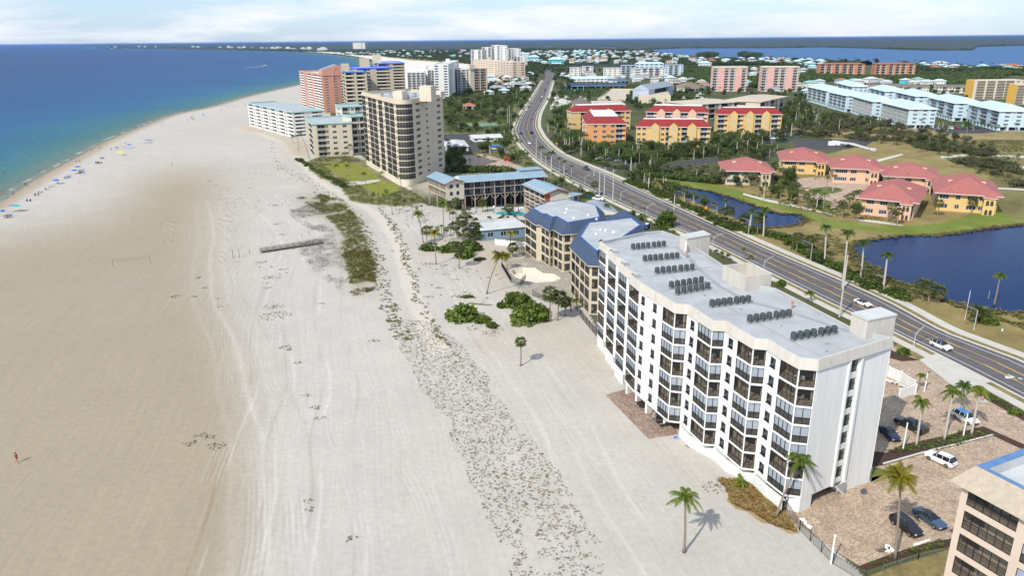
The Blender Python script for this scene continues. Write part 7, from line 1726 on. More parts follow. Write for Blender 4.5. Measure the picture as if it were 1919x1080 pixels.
def make_car(kind,pm,roofm=None,simple=False):
    d=CARDEF[kind]; r=thing('parked_car' if kind!='pickup' else 'pickup_truck','x','car'); st=d['st']; A,Bc=d['cab']; body=MB(); gl_=MB(); rf=MB()
    def sec(s): x,zb,zm,wm,zt,wt=s; return [(x,-wm*.92,zb),(x,-wm,zb+(zm-zb)*.45),(x,-wm*.97,zm),(x,-wt,zt),(x,-wt*.5,zt+.03),(x,wt*.5,zt+.03),(x,wt,zt),(x,wm*.97,zm),(x,wm,zb+(zm-zb)*.45),(x,wm*.92,zb)]
    S=[sec(s) for s in st]
    for i in range(len(S)-1):
        a,b_=S[i],S[i+1]
        for k in range(9):
            f=[a[k],b_[k],b_[k+1],a[k+1]]; cab=A<=i<Bc
            if cab and k in(2,6): gl_.face(f)
            elif cab and k in(3,4,5) and (i==A or i==Bc-1): gl_.face(f)
            elif cab and k in(3,4,5): rf.face(f)
            else: body.face(f)
        body.face([a[9],b_[9],b_[0],a[0]])
    body.face(S[0]); body.face(S[-1][::-1])
    # pillars
    for i in range(A+1,Bc):
        for s_ in(0,1):
            p=Vector(S[i][2 if s_==0 else 7]); q=Vector(S[i][3 if s_==0 else 6]); o=Vector((0,-.012 if s_==0 else .012,0)); body.beam(p+o,q+o,.035,4)
    body.build('body',pm,r,local=True,smooth=False); gl_.build('windows',M_cglass,r,local=True); 
    if rf.f: rf.build('roof_panel',roofm or pm,r,local=True)
    wr=.34 if kind!='pickup' else .40; fx=d['L']*.30; wy=st[3][3]-.08
    for x in(fx,-fx*.98):
        for s_ in(-1,1):
            w_=MB(); w_.tube([(x,s_*(wy-.10),wr),(x,s_*(wy+.10),wr)],[wr,wr],14); o=w_.build('wheel',M_rubber,r,local=True)
            h=MB(); h.tube([(x,s_*(wy+.09),wr),(x,s_*(wy+.115),wr)],[wr*.62,wr*.58],10); h.build('rim',M_rim,o,local=True)
    if not simple:
        for s_ in(-1,1):
            m=MB(); x0,y0=st[1][0]+.02,st[1][3]*.72*s_; m.box((x0+.03,y0,st[1][2]-.10),(.16,.34,.14)); m.build('headlight',M_lamp,r,local=True)
            m=MB(); m.box((st[-2][0]-.03,st[-2][3]*.80*s_,st[-2][2]-.12),(.14,.26,.18)); m.build('tail_light',M_tail,r,local=True)
            m=MB(); m.box((st[3][0]-.25,(st[3][3]+.08)*s_,st[3][2]+.08),(.12,.2,.14)); m.build('wing_mirror',pm,r,local=True)
        m=MB(); m.box((st[0][0]-.02,0,st[0][2]-.14),(.08,.95,.20)); m.build('grille',M_black,r,local=True)
        if kind=='suv':
            for s_ in(-1,1): m=MB(); m.beam((.2,s_*.62,1.72),(-1.7,s_*.60,1.73),.025,4); m.build('roof_rail',M_chrome,r,local=True)
    return r
def place(r,front,rear,label,z=.03,group=None):
    f,b_=P(*front),P(*rear); r.location=((f[0]+b_[0])/2,(f[1]+b_[1])/2,z); r.rotation_euler=(0,0,math.atan2(f[1]-b_[1],f[0]-b_[0])); r['label']=label
    if group: r['group']=group
    return r
W_=paint('white',(.78,.78,.78)); K_=paint('black',(.012,.012,.016),.15); B_=paint('steel_blue',(.08,.13,.20),.3,.5); D_=paint('dark_blue',(.012,.02,.06)); S_=paint('silver',(.40,.42,.44),.3,.6); Rr_=paint('red',(.42,.02,.02)); T_=paint('teal',(.05,.25,.27)); G_=paint('grey',(.12,.13,.14),.3,.4)
place(make_car('suv',W_),(1738,856),(1786,878),'white family suv parked in the empty paver bay, tail to the camera')
place(make_car('suv',K_),(1724,1013),(1672,974),'black suv parked beside the tall front palm')
cv=place(make_car('sedan',B_,K_),(1768,997),(1716,962),'steel blue coupe with black roof parked beside the black suv')
place(make_car('suv',W_,D_),(1782,661),(1745,645),'white car with dark blue roof driving on the near lane').__setitem__('category','car')
place(make_car('sedan',W_,K_),(1630,577),(1604,567),'white open topped car on the road behind the stair tower')
place(make_car('suv',W_,paint('blue_roof',(.05,.22,.50))),(1828,800),(1789,779),'white and light blue hatchback parked between two royal palms')
place(make_car('pickup',K_),(1678,791),(1734,817),'black pickup truck parked nose toward the condominium')
place(make_car('sedan',D_),(1680,831),(1652,806),'dark navy sedan half hidden by the condominium corner')
place(make_car('sedan',Rr_),(1512,921),(1545,905),'dark red car in the shade under the condominium')
place(make_car('pickup',W_),(1110,374),(1133,377),'white pickup with black cap parked behind the motel')
place(make_car('sedan',B_),(1115,364),(1133,365),'blue car parked near the utility poles')
place(make_car('suv',D_,W_),(1206,433),(1216,424),'dark blue and white car behind the navy pavilion')
place(make_car('sedan',W_,simple=True),(1641,281),(1626,280),'white car alone on the shell drive behind the villas')
place(make_car('sedan',B_,simple=True),(1478,316),(1490,315),'blue car parked in the villa court')
place(make_car('pickup',K_,simple=True),(1582,275),(1598,276),'black truck beside the white trailer behind the villas')
CP={}
def car_at(px,py,kind,col,label,group,flip=False):
    g=P(px,py); i=min(range(NR-1),key=lambda k:(gl[k][0]-g[0])**2+(gl[k][1]-g[1])**2); a=gl[max(0,i-1)]; c=gl[min(NR-1,i+1)]; an=math.atan2(c[1]-a[1],c[0]-a[0])+(math.pi if flip else 0)
    k=(kind,col.name)
    if k not in CP: o=make_car(kind,col,simple=True); CP[k]=o
    else: o=copy_tree(CP[k])
    o.location=(*g,.03); o.rotation_euler=(0,0,an); o.scale=(1.1,)*3; o['label']=label; o['group']=group; o.name='car'
    return o
for (x,y,kd,c,fl_,lb) in ((1098,318,'pickup',G_,0,'dark pickup with a red load on the boulevard bend'),(992,270,'sedan',W_,1,'white car on the bend below the white clubhouse'),(976,251,'sedan',D_,1,'blue car hugging the outer side of the bend'),(996,250,'suv',K_,0,'black suv on the inner side of the bend'),(997,224,'sedan',Rr_,0,'red car on the boulevard above the bend'),(987,207,'suv',W_,1,'white suv on the seaward lane above the red car'),(991,201,'sedan',B_,1,'blue car just behind the white suv'),(994,194,'sedan',S_,1,'silver car third in the seaward queue'),(1013,187,'sedan',G_,0,'dark car side by side with a white one far up'),(1016,182,'sedan',W_,0,'white car beyond the dark one far up the boulevard'),(1021,169,'sedan',K_,0,'black car in the farthest group on the landward lane'),(1023,164,'suv',S_,0,'silver suv in the farthest group'),(1013,165,'sedan',T_,1,'teal car far up on the seaward lane'),(1027,156,'sedan',G_,0,'small dark car near the top of the boulevard'),(1033,143,'sedan',S_,0,'pale car at the top end of the boulevard'),(1027,297,'sedan',B_,1,'blue car between the royal palms by the motel')):
    car_at(x,y,kd,c,lb,'cars driving along the boulevard',fl_)
rs=random.Random(8)
def lot(pxa,pxb,n,group,ang=0,where=''):
    a,b_=P(*pxa),P(*pxb)
    for k in range(n):
        if rs.random()<.15: continue
        t=k/max(1,n-1); c=rs.choice([W_,W_,S_,K_,B_,D_,Rr_,G_]); kd=rs.choice(['sedan','suv']); key=(kd,c.name)
        if key not in CP: o=make_car(kd,c,simple=True); CP[key]=o
        else: o=copy_tree(CP[key])
        o.location=(a[0]+(b_[0]-a[0])*t,a[1]+(b_[1]-a[1])*t,.03); o.rotation_euler=(0,0,ang+rs.choice([0,math.pi])); o['label']='small parked car %s'%where; o['group']='cars parked '+where; o.name='parked_car'
lot((855,190),(955,187),20,'',1.5,'in the car park by the white towers'); lot((853,199),(948,197),18,'',1.5,'in the car park by the white towers')
lot((1046,166),(1090,172),9,'',1.2,'by the aqua arcade'); lot((1050,180),(1088,182),8,'',1.2,'by the aqua arcade')
lot((836,256),(838,278),4,'',0,'beside the tan tower'); lot((1392,262),(1470,260),12,'',1.5,'behind the red roofed blocks'); lot((1500,206),(1530,212),7,'',1.0,'left of the pale blue blocks'); lot((1745,243),(1830,240),8,'',1.5,'before the pale blue blocks'); lot((1105,298),(1160,303),4,'',.3,'by the orange block')
# boats stored in the yard
def make_boat(m=None):
    r=thing('motor_boat','x','boat'); a=MB(); xs=[-3.5,-1.5,1,2.6,3.6]; hw=[1.2,1.3,1.2,.75,.05]
    for i in range(4):
        for s_ in(-1,1):
            q=[(xs[i],s_*hw[i],1.6),(xs[i+1],s_*hw[i+1],1.7),(xs[i+1],0,.7),(xs[i],0,.6)]; a.face(q if s_<0 else q[::-1])
        a.face([(xs[i],-hw[i],1.6),(xs[i+1],-hw[i+1],1.7),(xs[i+1],hw[i+1],1.7),(xs[i],hw[i],1.6)])
    a.face([(xs[0],-hw[0],1.6),(xs[0],0,.6),(xs[0],hw[0],1.6)]); a.build('hull',M_white2,r,local=True)
    c=MB(); c.box((-.3,0,2.1),(2.2,1.6,.9)); c.build('cabin',M_offw,r,local=True); t=MB(); t.box((-.5,0,3.1),(2.2,1.7,.08)); t.build('canopy',M_bluetrim if m is None else m,r,local=True); return r
bt=make_boat(M_white2)
for k in range(34):
    x,y=(rs.uniform(1038,1062),rs.uniform(184,202)) if k<20 else (rs.uniform(1225,1330),rs.uniform(172,196))
    g=P(x,y)
    if not free(g): continue
    lb='small white boat stored on land %s'%('beside the boulevard' if k<20 else 'by the boatyard canal')
    if bt['label']=='x': o=bt
    else: o=copy_tree(bt)
    o.location=(*g,0); o.rotation_euler=(0,0,rs.random()*.5); o.scale=(1.3,)*3; o['label']=lb; o['group']=lb.replace('small white boat','white boats')
b2=make_boat(); b2.location=(*P(497,123.5),-.9); b2.rotation_euler=(0,0,.1); b2.scale=(2,2,1.6); b2['label']='tiny motor boat on the gulf at the head of a white wake'
# ------------------------------------------------------------------ poles and lamps
M_pole=mat('galvanised_pole',(.50,.51,.51),.5,.08,1); M_cpole=mat('concrete_pole',(.50,.48,.44),.85,.1,1); M_head=mat('lamp_head',(.10,.11,.12),.5,0)
def street_lamp(base,elbow,end,label,group):
    g=P(*base); h=hgt(base[0],base[1],elbow[1]); r=thing('street_lamp',label,'street lamp',(*g,0),0,group)
    # direction across the road
    i=min(range(NR-1),key=lambda k:(gl[k][0]-g[0])**2+(gl[k][1]-g[1])**2); left=(gl[i][0]-g[0])**2+(gl[i][1]-g[1])**2<(pr[i][0]-g[0])**2+(pr[i][1]-g[1])**2
    t=pr[i] if left else gl[i]; d=Vector(sub(t,g)).normalized(); al=3.2
    m=MB(); m.tube([(0,0,0),(0,0,.4),(0,0,h)],[.16,.10,.07],8); m.build('pole',M_pole,r,local=True)
    m=MB(); m.tube([(0,0,h-.05),(d.x*al*.5,d.y*al*.5,h+.7),(d.x*al,d.y*al,h+1.1)],[.05,.045,.04],6); m.tube([(0,0,h-.6),(d.x*al*.5,d.y*al*.5,h+.35),(d.x*al,d.y*al,h+1.06)],[.03,.03,.03],5); m.build('arm',M_pole,r,local=True)
    m=MB(); m.box((d.x*(al+.35),d.y*(al+.35),h+1.1),(.85,.32,.14),rot=math.atan2(d.y,d.x)); m.build('lamp_head',M_head,r,local=True); return r
lm=[((1712,650),(1716,624),'near side of the road, by the driveway'),((1432,502),(1435,488),'near side of the road, behind the open tower'),((1335,472),(1336,444),'near side of the road, by the far stair tower'),((1212,400),(1213,387),'near side of the road, beside the big round tree'),((1096,343),(1098,331),'near side of the road, by the motel shrubs'),((1825,618),(1832,581),'far side of the road, by the hydrant'),((1519,487),(1521,457),'far side of the road, between two cabbage palms'),((1402,441),(1404,413),'far side of the road, before the pond royal'),((1342,412),(1342,387),'far side of the road, by the orange sign'),((1282,384),(1283,362),'far side of the road, by the widest pond hedge'),((1655,548),(1664,520),'far side of the road, behind the lake palm'),((1163,375),(1164,360),'near side of the road, by the utility poles'),((1121,285),(1122,268),'far side, before the orange block'),((1042,265),(1043,240),'inner side of the bend'),((965,215),(966,196),'outer side above the bend, near'),((972,205),(973,186),'outer side above the bend, far'),((955,240),(956,215),'outer side of the bend')]
for b_,e_,lb in lm: street_lamp(b_,e_,None,'grey street lamp on the '+lb if not lb.startswith(('far side,','inner','outer')) else 'grey street lamp on the '+lb,'street lamps along the boulevard')
for i,(b_,t_) in enumerate((((1573,594),(1579,478)),((1123,367),(1125,312)),((1132,373),(1133,313)),((1148,382),(1149,317)),((1263,394),(1264,364)),((1215,356),(1215,336)),((1005,298),(1005,258)),((951,240),(951,202)),((955,243),(956,198)),((981,170),(981,150)),((985,160),(985,143)),((1113,330),(1113,316)),((1190,325),(1190,303)),((1172,318),(1173,300)),((1040,262),(1040,243)),((1443,258),(1444,235)),((1457,255),(1458,233)),((1000,148),(1000,134)),((975,180),(975,160)),((968,190),(968,170)))):
    g=P(*b_); h=hgt(b_[0],b_[1],t_[1]); r=thing('utility_pole','tall pale utility pole, '+['nearest one behind the condominium roof','left of three by the motel','middle of three by the motel','right and nearest of three by the motel','across the road by the hedge','short one across the road by the small pond','alone on the outer kerb of the bend','left of a pair by the tennis court','right of a pair by the tennis court','far one up the boulevard, lower','far one up the boulevard, upper','short one at the side road corner','in the trees before the red roofs','by the little roadside sign','inside the bend','left of two behind the red roofs','right of two behind the red roofs','farthest one at the boulevard top','on the seaward side by the palms','on the seaward side below the palms'][i],'utility pole',(*g,0),0,'utility poles along the boulevard')
    m=MB(); m.tube([(0,0,0),(0,0,h)],[.24,.13],8); m.build('pole',M_cpole,r,local=True)
    if i in(1,2,3,6,7,8,9,10,17,18,19):
        m=MB(); m.box((0,0,h-.8),(2.4,.12,.14),rot=.5); m.build('crossarm',M_cpole,r,local=True)
    if i==0: m=MB(); m.box((.3,0,h*.55),(.5,.4,.9)); m.build('junction_box',M_pole,r,local=True)
def post(b_,t_,label,cat='post',rad=.09,head=False,m=None,name='post'):
    g=P(*b_); h=hgt(b_[0],b_[1],t_[1]); r=thing(name,label,cat,(*g,0)); a=MB(); a.tube([(0,0,0),(0,0,h)],[rad,rad*.8],8); a.build('pole',m or M_white2,r,local=True)
    if head: a=MB(); a.box((.25,.1,h),(.7,.35,.12),rot=.4); a.build('lamp_head',M_head,r,local=True)
    return r
post((1732,735),(1739,698),'white yard lamp post with dark head by the driveway','lamp post',.12,True,name='yard_lamp')
post((1692,843),(1698,793),'white post in the mulch nearest the pickup','post',.13); post((1805,818),(1811,776),'white post between two royal palms behind the hatchback','post',.13); post((1557,1058),(1562,1003),'white post beside the iron fence in the foreground','post',.13)
post((1808,600),(1794,545),'thin leaning white pole at the lake shore','pole',.06); post((1852,560),(1852,545),'thin pole standing in the lake','pole',.05,m=M_pole)
for (x,y,yt,lb,c,sq) in ((1322,404,388,'orange diamond warning sign across the road',(.85,.30,.02),0),(1043,284,268,'orange diamond warning sign inside the bend',(.85,.30,.02),0),(1156,287,273,'square yellow sign before the orange block',(.80,.52,.02),1),(1172,314,304,'small blue and white sign at the roadside',(.15,.2,.6),1)):
    g=P(x,y); h=hgt(x,y,yt); r=thing('road_sign',lb,'road sign',(*g,0)); a=MB(); a.tube([(0,0,0),(0,0,h)],[.05,.05],6); a.build('pole',M_pole,r,local=True); a=MB(); s_=.75
    q=[(s_*math.cos(k*math.pi/2+(math.pi/4 if sq else 0)),s_*math.sin(k*math.pi/2+(math.pi/4 if sq else 0))) for k in range(4)]
    a.face([(x_,-.08,h+z_-.3) for x_,z_ in q]); a.face([(x_,-.05,h+z_-.3) for x_,z_ in q][::-1]); a.build('sign_panel',mat('sign_'+lb[:8],c,.5,0),r,local=True)
# hydrant
r=thing('fire_hydrant','white hydrant with green top beside the lakeside pavement','hydrant',(*P(1878,620),0)); a=MB(); a.lathe([(.2,0),(.2,.1),(.14,.12),(.14,.6)],(0,0,0),10); a.build('barrel',M_white2,r,local=True); a=MB(); a.lathe([(.17,.6),(.2,.66),(.19,.85),(.1,1.0),(.03,1.08)],(0,0,0),10); a.tube([(-.32,0,.7),(.32,0,.7)],[.09,.09],8); a.build('bonnet',mat('hydrant_green',(.01,.30,.14),.5,0),r,local=True)
# dumpster, green bin, waste container
r=thing('dumpster','dark green dumpster in yellow kerbs by the utility poles','dumpster',(*P(1104,372),0),.3); a=MB(); a.box((0,0,.8),(3,1.8,1.4)); a.build('container',mat('dumpster_green',(.02,.10,.05),.6,.1),r,local=True); a=MB(); a.box((0,0,1.55),(3.1,1.9,.1)); a.build('lid',M_black,r,local=True)
a=MB(); a.box((*P(1100,377),.12),(6,.4,.24),rot=.4); tag(a.build('kerb_block',M_yline),'yellow painted kerb block beside the green dumpster','kerb block')
a=MB(); a.box((*P(1563,273),1.5),(7,2.4,2.4),rot=.2); t_=thing('trailer','white box trailer parked behind the villas','trailer',(*P(1563,273),0)); o=a.build('body',M_white2,t_); a=MB()
for s_ in(-1,1): a.tube([(s_*.8,-1.25,.4),(s_*.8,1.25,.4)],[.4,.4],10)
a.build('wheels',M_rubber,t_,local=True)
a=MB(); c=P(1807,240); a.lathe([(2.2,0),(2.3,1.2),(1.4,2.4),(.1,2.6)],(*c,0),10); tag(a.build('green_tent',mat('lime_canvas',(.10,.65,.03),.7,0)),'bright lime green tent before the pale blue blocks','tent')
# ------------------------------------------------------------------ fences, walls
M_wood=mat('grey_timber',(.15,.12,.095),.9,.3,2,.1)
def iron_fence(pts,label,h=1.6,m=None,step=.13):
    w_=[P(*p) for p in pts]; r=thing('iron_fence',label,'fence',(*w_[0],0)); m=m or M_black
    a=MB()
    for p,q in zip(w_[:-1],w_[1:]):
        for z in(.15,h-.1): a.beam((*p,z),(*q,z),.03,4)
        L_=math.dist(p,q); n=int(L_/step)
        for k in range(n): t=k/n; c=lp(p,q,t); a.face([(c[0]-.012,c[1],.1),(c[0]+.012,c[1],.1),(c[0]+.012,c[1],h),(c[0]-.012,c[1],h)])
    a.build('panels',m,r)
    for p,q in zip(w_[:-1],w_[1:]):
        L_=math.dist(p,q); n=max(1,int(L_/2.3))
        for k in range(n+1): 
            c=lp(p,q,k/n); b_=MB(); b_.box((*c,(h+.1)/2),(.08,.08,h+.1)); b_.build('post',m,r)
iron_fence([(1472,958),(1498,995),(1560,1058),(1620,1095)],'black iron fence between the pavers and the sand at lower right')
iron_fence([(1087,594),(1123,638)],'dark iron fence ending at the left foot of the condominium',1.9)
iron_fence([(940,500),(958,530),(976,534),(985,524)],'dark iron fence round the left side of the empty pool terrace')
iron_fence([(998,554),(1022,566),(1050,570),(1072,574)],'dark iron fence along the near side of the empty pool terrace')
iron_fence([(1655,1072),(1720,1050),(1790,1035)],'low wire fence on the dry grass at the lower right corner',1.0,mat('fence_wire',(.16,.16,.15),.7,0),.6)
def wall_(pts,label,h,m,th=.2,name='garden_wall'):
    r=thing(name,label,'wall',(*P(*pts[0]),0)); a=MB()
    for p,q in zip(pts[:-1],pts[1:]):
        p,q=P(*p),P(*q); d=Vector(sub(q,p)).normalized(); n_=Vector((-d.y,d.x))*th/2; a.prism([(p[0]-n_.x,p[1]-n_.y),(q[0]-n_.x,q[1]-n_.y),(q[0]+n_.x,q[1]+n_.y),(p[0]+n_.x,p[1]+n_.y)],0,h,0)
    a.build('wall_panel',m,r)
    c=MB()
    for p in pts: p=P(*p); c=MB(); c.box((*p,(h+.15)/2),(th*1.8,th*1.8,h+.15)); c.build('pier',m,r)
wall_([(1664,706),(1686,716),(1711,733)],'white garden wall behind the condominium end, roadside part',2.2,M_white)
wall_([(1684,748),(1714,739)],'short white garden wall facing the parking yard',2.0,M_white)
wall_([(928,458),(945,460),(962,462),(985,464)],'white panel fence below the blue pool house',1.8,M_white2,.1,'panel_fence')
wall_([(1015,408),(1070,398)],'low buff wall between the motel and the mansard block',1.4,M_cream2)
# ------------------------------------------------------------------ boardwalk and posts on the beach
def boardwalk():
    p,q=P(489,474),P(606,456); d=Vector(sub(q,p)); L_=d.length; d.normalize(); n_=Vector((-d.y,d.x)); r=thing('boardwalk','weathered timber boardwalk with rails running into the grey brush','boardwalk',(*p,0))
    a=MB(); k=int(L_/.3)
    for i in range(k):
        c=(p[0]+d.x*i*.3,p[1]+d.y*i*.3); a.prism([(c[0]-n_.x*.9,c[1]-n_.y*.9),(c[0]+d.x*.26-n_.x*.9,c[1]+d.y*.26-n_.y*.9),(c[0]+d.x*.26+n_.x*.9,c[1]+d.y*.26+n_.y*.9),(c[0]+n_.x*.9,c[1]+n_.y*.9)],.45,.52,0)
    a.build('deck',M_wood,r)
    for s_ in(-.9,.9):
        for i in range(int(L_/2.2)+1):
            c=(p[0]+d.x*i*2.2+n_.x*s_,p[1]+d.y*i*2.2+n_.y*s_); b_=MB(); b_.box((*c,.75),(.14,.14,1.5)); b_.build('post',M_wood,r)
        for z in(.85,1.2,1.5):
            b_=MB(); b_.beam((p[0]+n_.x*s_,p[1]+n_.y*s_,z),(q[0]+n_.x*s_,q[1]+n_.y*s_,z),.05,4); b_.build('rail',M_wood,r)
boardwalk()
for i,(x,y,yt,lb) in enumerate(((437,484,467,'leftmost'),(449,483,466,'second'),(468,475,467,'third, short one nearest'))): post((x,y),(x,yt),'timber post on the open sand, %s of three left of the boardwalk'%lb,'post',.09,False,M_wood,'timber_post')
r=thing('volleyball_net','faint volleyball net on two posts on the open flat','net',(*P(212,500),0)); a_,c_=P(212,500),P(282,494)
for nm,q in(('post',a_),('post',c_)): m=MB(); m.tube([(*q,0),(*q,2.4)],[.05,.05],6); m.build(nm,M_wood,r)
m=MB()
for z in(1.5,1.9,2.3): m.beam((*a_,z),(*c_,z),.02,4)
for k in range(24): t=lp(a_,c_,k/23); m.beam((*t,1.5),(*t,2.3),.012,4)
m.build('net',M_wood,r)
r=thing('driftwood','bare grey driftwood log lying behind the dune bushes','log',(*P(882,570),0)); m=MB(); m.tube([(*P(878,569),.15),(*P(900,572),.25),(*P(923,573),.2)],[.16,.14,.07],6); m.tube([(*P(900,572),.25),(*P(908,565),.5)],[.08,.03],5); m.build('trunk',M_wood,r)
# ------------------------------------------------------------------ empty pool, motel pool, decks, stairs
M_plast=mat('pool_plaster',(.66,.60,.50),.8,.12,.5); M_pw=mat('pool_water',(.03,.42,.45),.1,.1,1,spec=.5)
POOL=[P(x,y) for x,y in ((957,509),(963,504),(980,502),(1001,503),(1010,509),(1017,513),(1036,514),(1049,522),(1043,527),(1003,530),(980,526),(968,519))]
pc_=ccw(POOL); r=thing('empty_pool','drained cream swimming pool with curved outline and steps','swimming pool',(*POOL[0],0)); a=MB(); n=len(pc_); inn=grow(pc_,-.35); out_=grow(pc_,.35)
for i in range(n):
    j=(i+1)%n; a.face([(*pc_[j],-1.6),(*pc_[i],-1.6),(*pc_[i],.06),(*pc_[j],.06)]); a.face([(*pc_[i],.065),(*out_[i],.065),(*out_[j],.065),(*pc_[j],.065)])
tri_poly(a,pc_,-1.6); a.build('basin',M_plast,r)
for k in range(3):
    m=MB(); q0,q1=P(1036+k*3,516,0),P(1046+k*2,523,0); m.box(((q0[0]+q1[0])/2,(q0[1]+q1[1])/2,-1.3+k*.35),(.6,4.5,.5),rot=-.5); m.build('step',M_plast,r)
sheet('motel_pool',[(926,401),(935,397),(962,396),(982,398),(984,403),(965,405),(945,403)],.05,M_pw,rounded=True)
sheet('hot_tub',[(922,398),(925,396.5),(929,397.5),(927,399.5)],.05,M_pw)
# beach stair with landing
r=thing('beach_stair','white landing and stair with black railings under the condominium','stair',(*P(1215,770),0)); lt=2.4
def GQ(pxs,z): return [P(*p,z) for p in pxs]
land=GQ([(1207,748),(1220,742),(1238,757),(1226,768)],lt-.4); m=MB(); m.prism(land,lt-.65,lt-.4,0,bot=True); m.build('landing',M_white,r)
m=MB(); g=ccw(land)
for i in range(4):
    j=(i+1)%4
    for z in(0.2,1.0): m.beam((*g[i],lt-.4+z),(*g[j],lt-.4+z),.03,4)
    for k in range(12): c=lp(g[i],g[j],k/12); m.beam((*c,lt-.4),(*c,lt+.6),.012,4)
m.build('railing',M_black,r)
s0,s1=P(1232,778,0),P(1226,765,2.0)
for k in range(9):
    c=lp(P(1228,784),P(1246,758),k/9); m=MB(); m.box((*c,.1+k*.22),(1.5,.32,.22),rot=2.1); m.build('step',M_conc,r)
m=MB(); m.prism([P(1226,792),P(1229,790),P(1254,757),P(1251,757)],0,1.9,0); m.build('side_wall',M_white,r)
# bench
def make_bench(m):
    r=thing('bench','dark bench under the condominium overhang at the deck corner','bench'); a=MB(); a.box((0,0,.45),(1.8,.5,.06)); a.build('seat',m,r); a=MB(); a.box((0,.25,.8),(1.8,.06,.5)); a.build('backrest',m,r)
    for x in(-.8,.8): a=MB(); a.box((x,0,.22),(.08,.45,.44)); a.build('leg',m,r)
    return r
be=make_bench(M_wood); be.location=(*P(1181,728),0); be.rotation_euler=(0,0,R_(200))
# ------------------------------------------------------------------ loungers, umbrellas, chairs
def make_lounger(name,m):
    r=thing(name,'x','lounger'); a=MB(); a.box((.3,0,.33),(1.3,.62,.07)); a.build('seat',m,r,local=True); a=MB(); a.face([(-.35,-.31,.36),(-.35,.31,.36),(-.95,.31,.85),(-.95,-.31,.85)]); a.face([(-.35,-.31,.30),(-.95,-.31,.79),(-.95,.31,.79),(-.35,.31,.30)]); a.build('backrest',m,r,local=True)
    for x in(-.3,.85):
        for y in(-.27,.27): a=MB(); a.box((x,y,.15),(.06,.06,.3)); a.build('leg',m,r,local=True)
    return r
lb_=make_lounger('sun_lounger',mat('dark_wicker',(.05,.035,.03),.8,.1)); lw_=make_lounger('sun_lounger',M_white2)
def put(src,xy,rz,label,group,z=.06,first=[]):
    if src['label']=='x': o=src
    else: o=copy_tree(src)
    o.location=(xy[0],xy[1],z); o.rotation_euler=(0,0,rz); o['label']=label; o['group']=group; return o
for i,(x,y) in enumerate(((1233,787),(1238.5,793),(1245,800),(1199,756),(1203,760),(1207,764))):
    put(lb_,P(x,y),R_(205),'dark wicker lounger on the brown deck, %s of the %s trio'%(['upper','middle','lower'][i%3],'right hand' if i<3 else 'left hand'),'dark loungers on the brown beach deck')
for i,(x,y) in enumerate(((1668,719),(1676,721),(1685,723),(1693,727))): put(lw_,P(x,y),R_(120),'pale lounger behind the garden wall, %s from the left'%ORD[i],'pale loungers behind the garden wall')
for i in range(10): put(lw_,P(868+i*7.2,329-i*.5),R_(75),'white lounger in the row behind the motel roof, %s from the left'%ORD[i],'white loungers behind the motel roof')
for i in range(14): put(lw_,P(908+rs.uniform(0,80),390+rs.uniform(0,6)),rs.random()*6,'white lounger among others on the motel terrace','white loungers on the motel terrace')
def make_umb(m,open_=True):
    r=thing('beach_umbrella','x','umbrella'); a=MB(); a.tube([(0,0,0),(0,0,2.3)],[.03,.03],6); a.build('pole',M_white2,r,local=True); a=MB()
    if open_: a.lathe([(1.35,1.85),(.75,2.2),(.03,2.4)],(0,0,0),10)
    else: a.lathe([(.12,1.0),(.25,1.3),(.14,2.2),(.03,2.5)],(0,0,0),8)
    a.build('canopy',m,r,local=True); return r
M_bcan=mat('blue_canvas',(.01,.10,.55),.7,0); M_ycan=mat('yellow_canvas',(.75,.60,.03),.7,0); M_tcan=mat('teal_canvas',(.02,.42,.45),.7,0)
ub_=make_umb(M_bcan); uc_=make_umb(M_bcan,False); uy_=make_umb(M_ycan)
for i,(x,y) in enumerate(((106,345),(140,326),(147,319),(359,224),(381,218),(243,277))): o=put(ub_,P(x,y),0,'blue beach umbrella by the water, %s from the left'%ORD[i],'blue beach umbrellas by the water',0); o.scale=(1.25,1.25,1)
o=put(uy_,P(228,291),0,'yellow beach umbrella among the sunbathers',None or 'yellow umbrella',0); o.scale=(1.4,1.4,1)
for i,(x,y) in enumerate(((939,393),(972,398),(870,402),(893,404),(988,396),(1003,394))): put(uc_ if i<4 else ub_,P(x,y),0,'%s blue umbrella on the motel terrace, %s from the left'%('closed' if i<4 else 'open',ORD[[2,3,0,1,4,5][i]]),'blue umbrellas on the motel terrace',0)
def canopy(px,py,label,m1,m2,w_=3.2):
    g=P(px,py); r=thing('beach_canopy',label,'canopy',(*g,0)); 
    for x,y in((-w_/2,-1.2),(w_/2,-1.2),(-w_/2,1.2),(w_/2,1.2)): a=MB(); a.tube([(x,y,0),(x*.92,y*.92,1.9)],[.03,.03],5); a.build('pole',M_white2,r,local=True)
    a=MB(); k=8
    for i in range(k):
        x0=-w_/2+w_*i/k; x1=x0+w_/k; z0=1.9+.35*math.sin(math.pi*i/k); z1=1.9+.35*math.sin(math.pi*(i+1)/k)
        a.face([(x0,-1.3,z0),(x1,-1.3,z1),(x1,1.3,z1),(x0,1.3,z0)],0 if i<k/2 else 1)
    a.build('canopy',[m1,m2],r,local=True); return r
canopy(27,397,'blue and teal sun canopy nearest the camera on the shore',M_bcan,M_tcan,3.6).scale=(1.4,1.2,1.2)
canopy(274,268,'large blue sun canopy alone on the white sand',M_bcan,M_bcan,3.6).scale=(1.4,1.2,1.0)
canopy(4,405,'light blue sun canopy at the left edge of the photo',M_tcan,M_bcan,2.6)
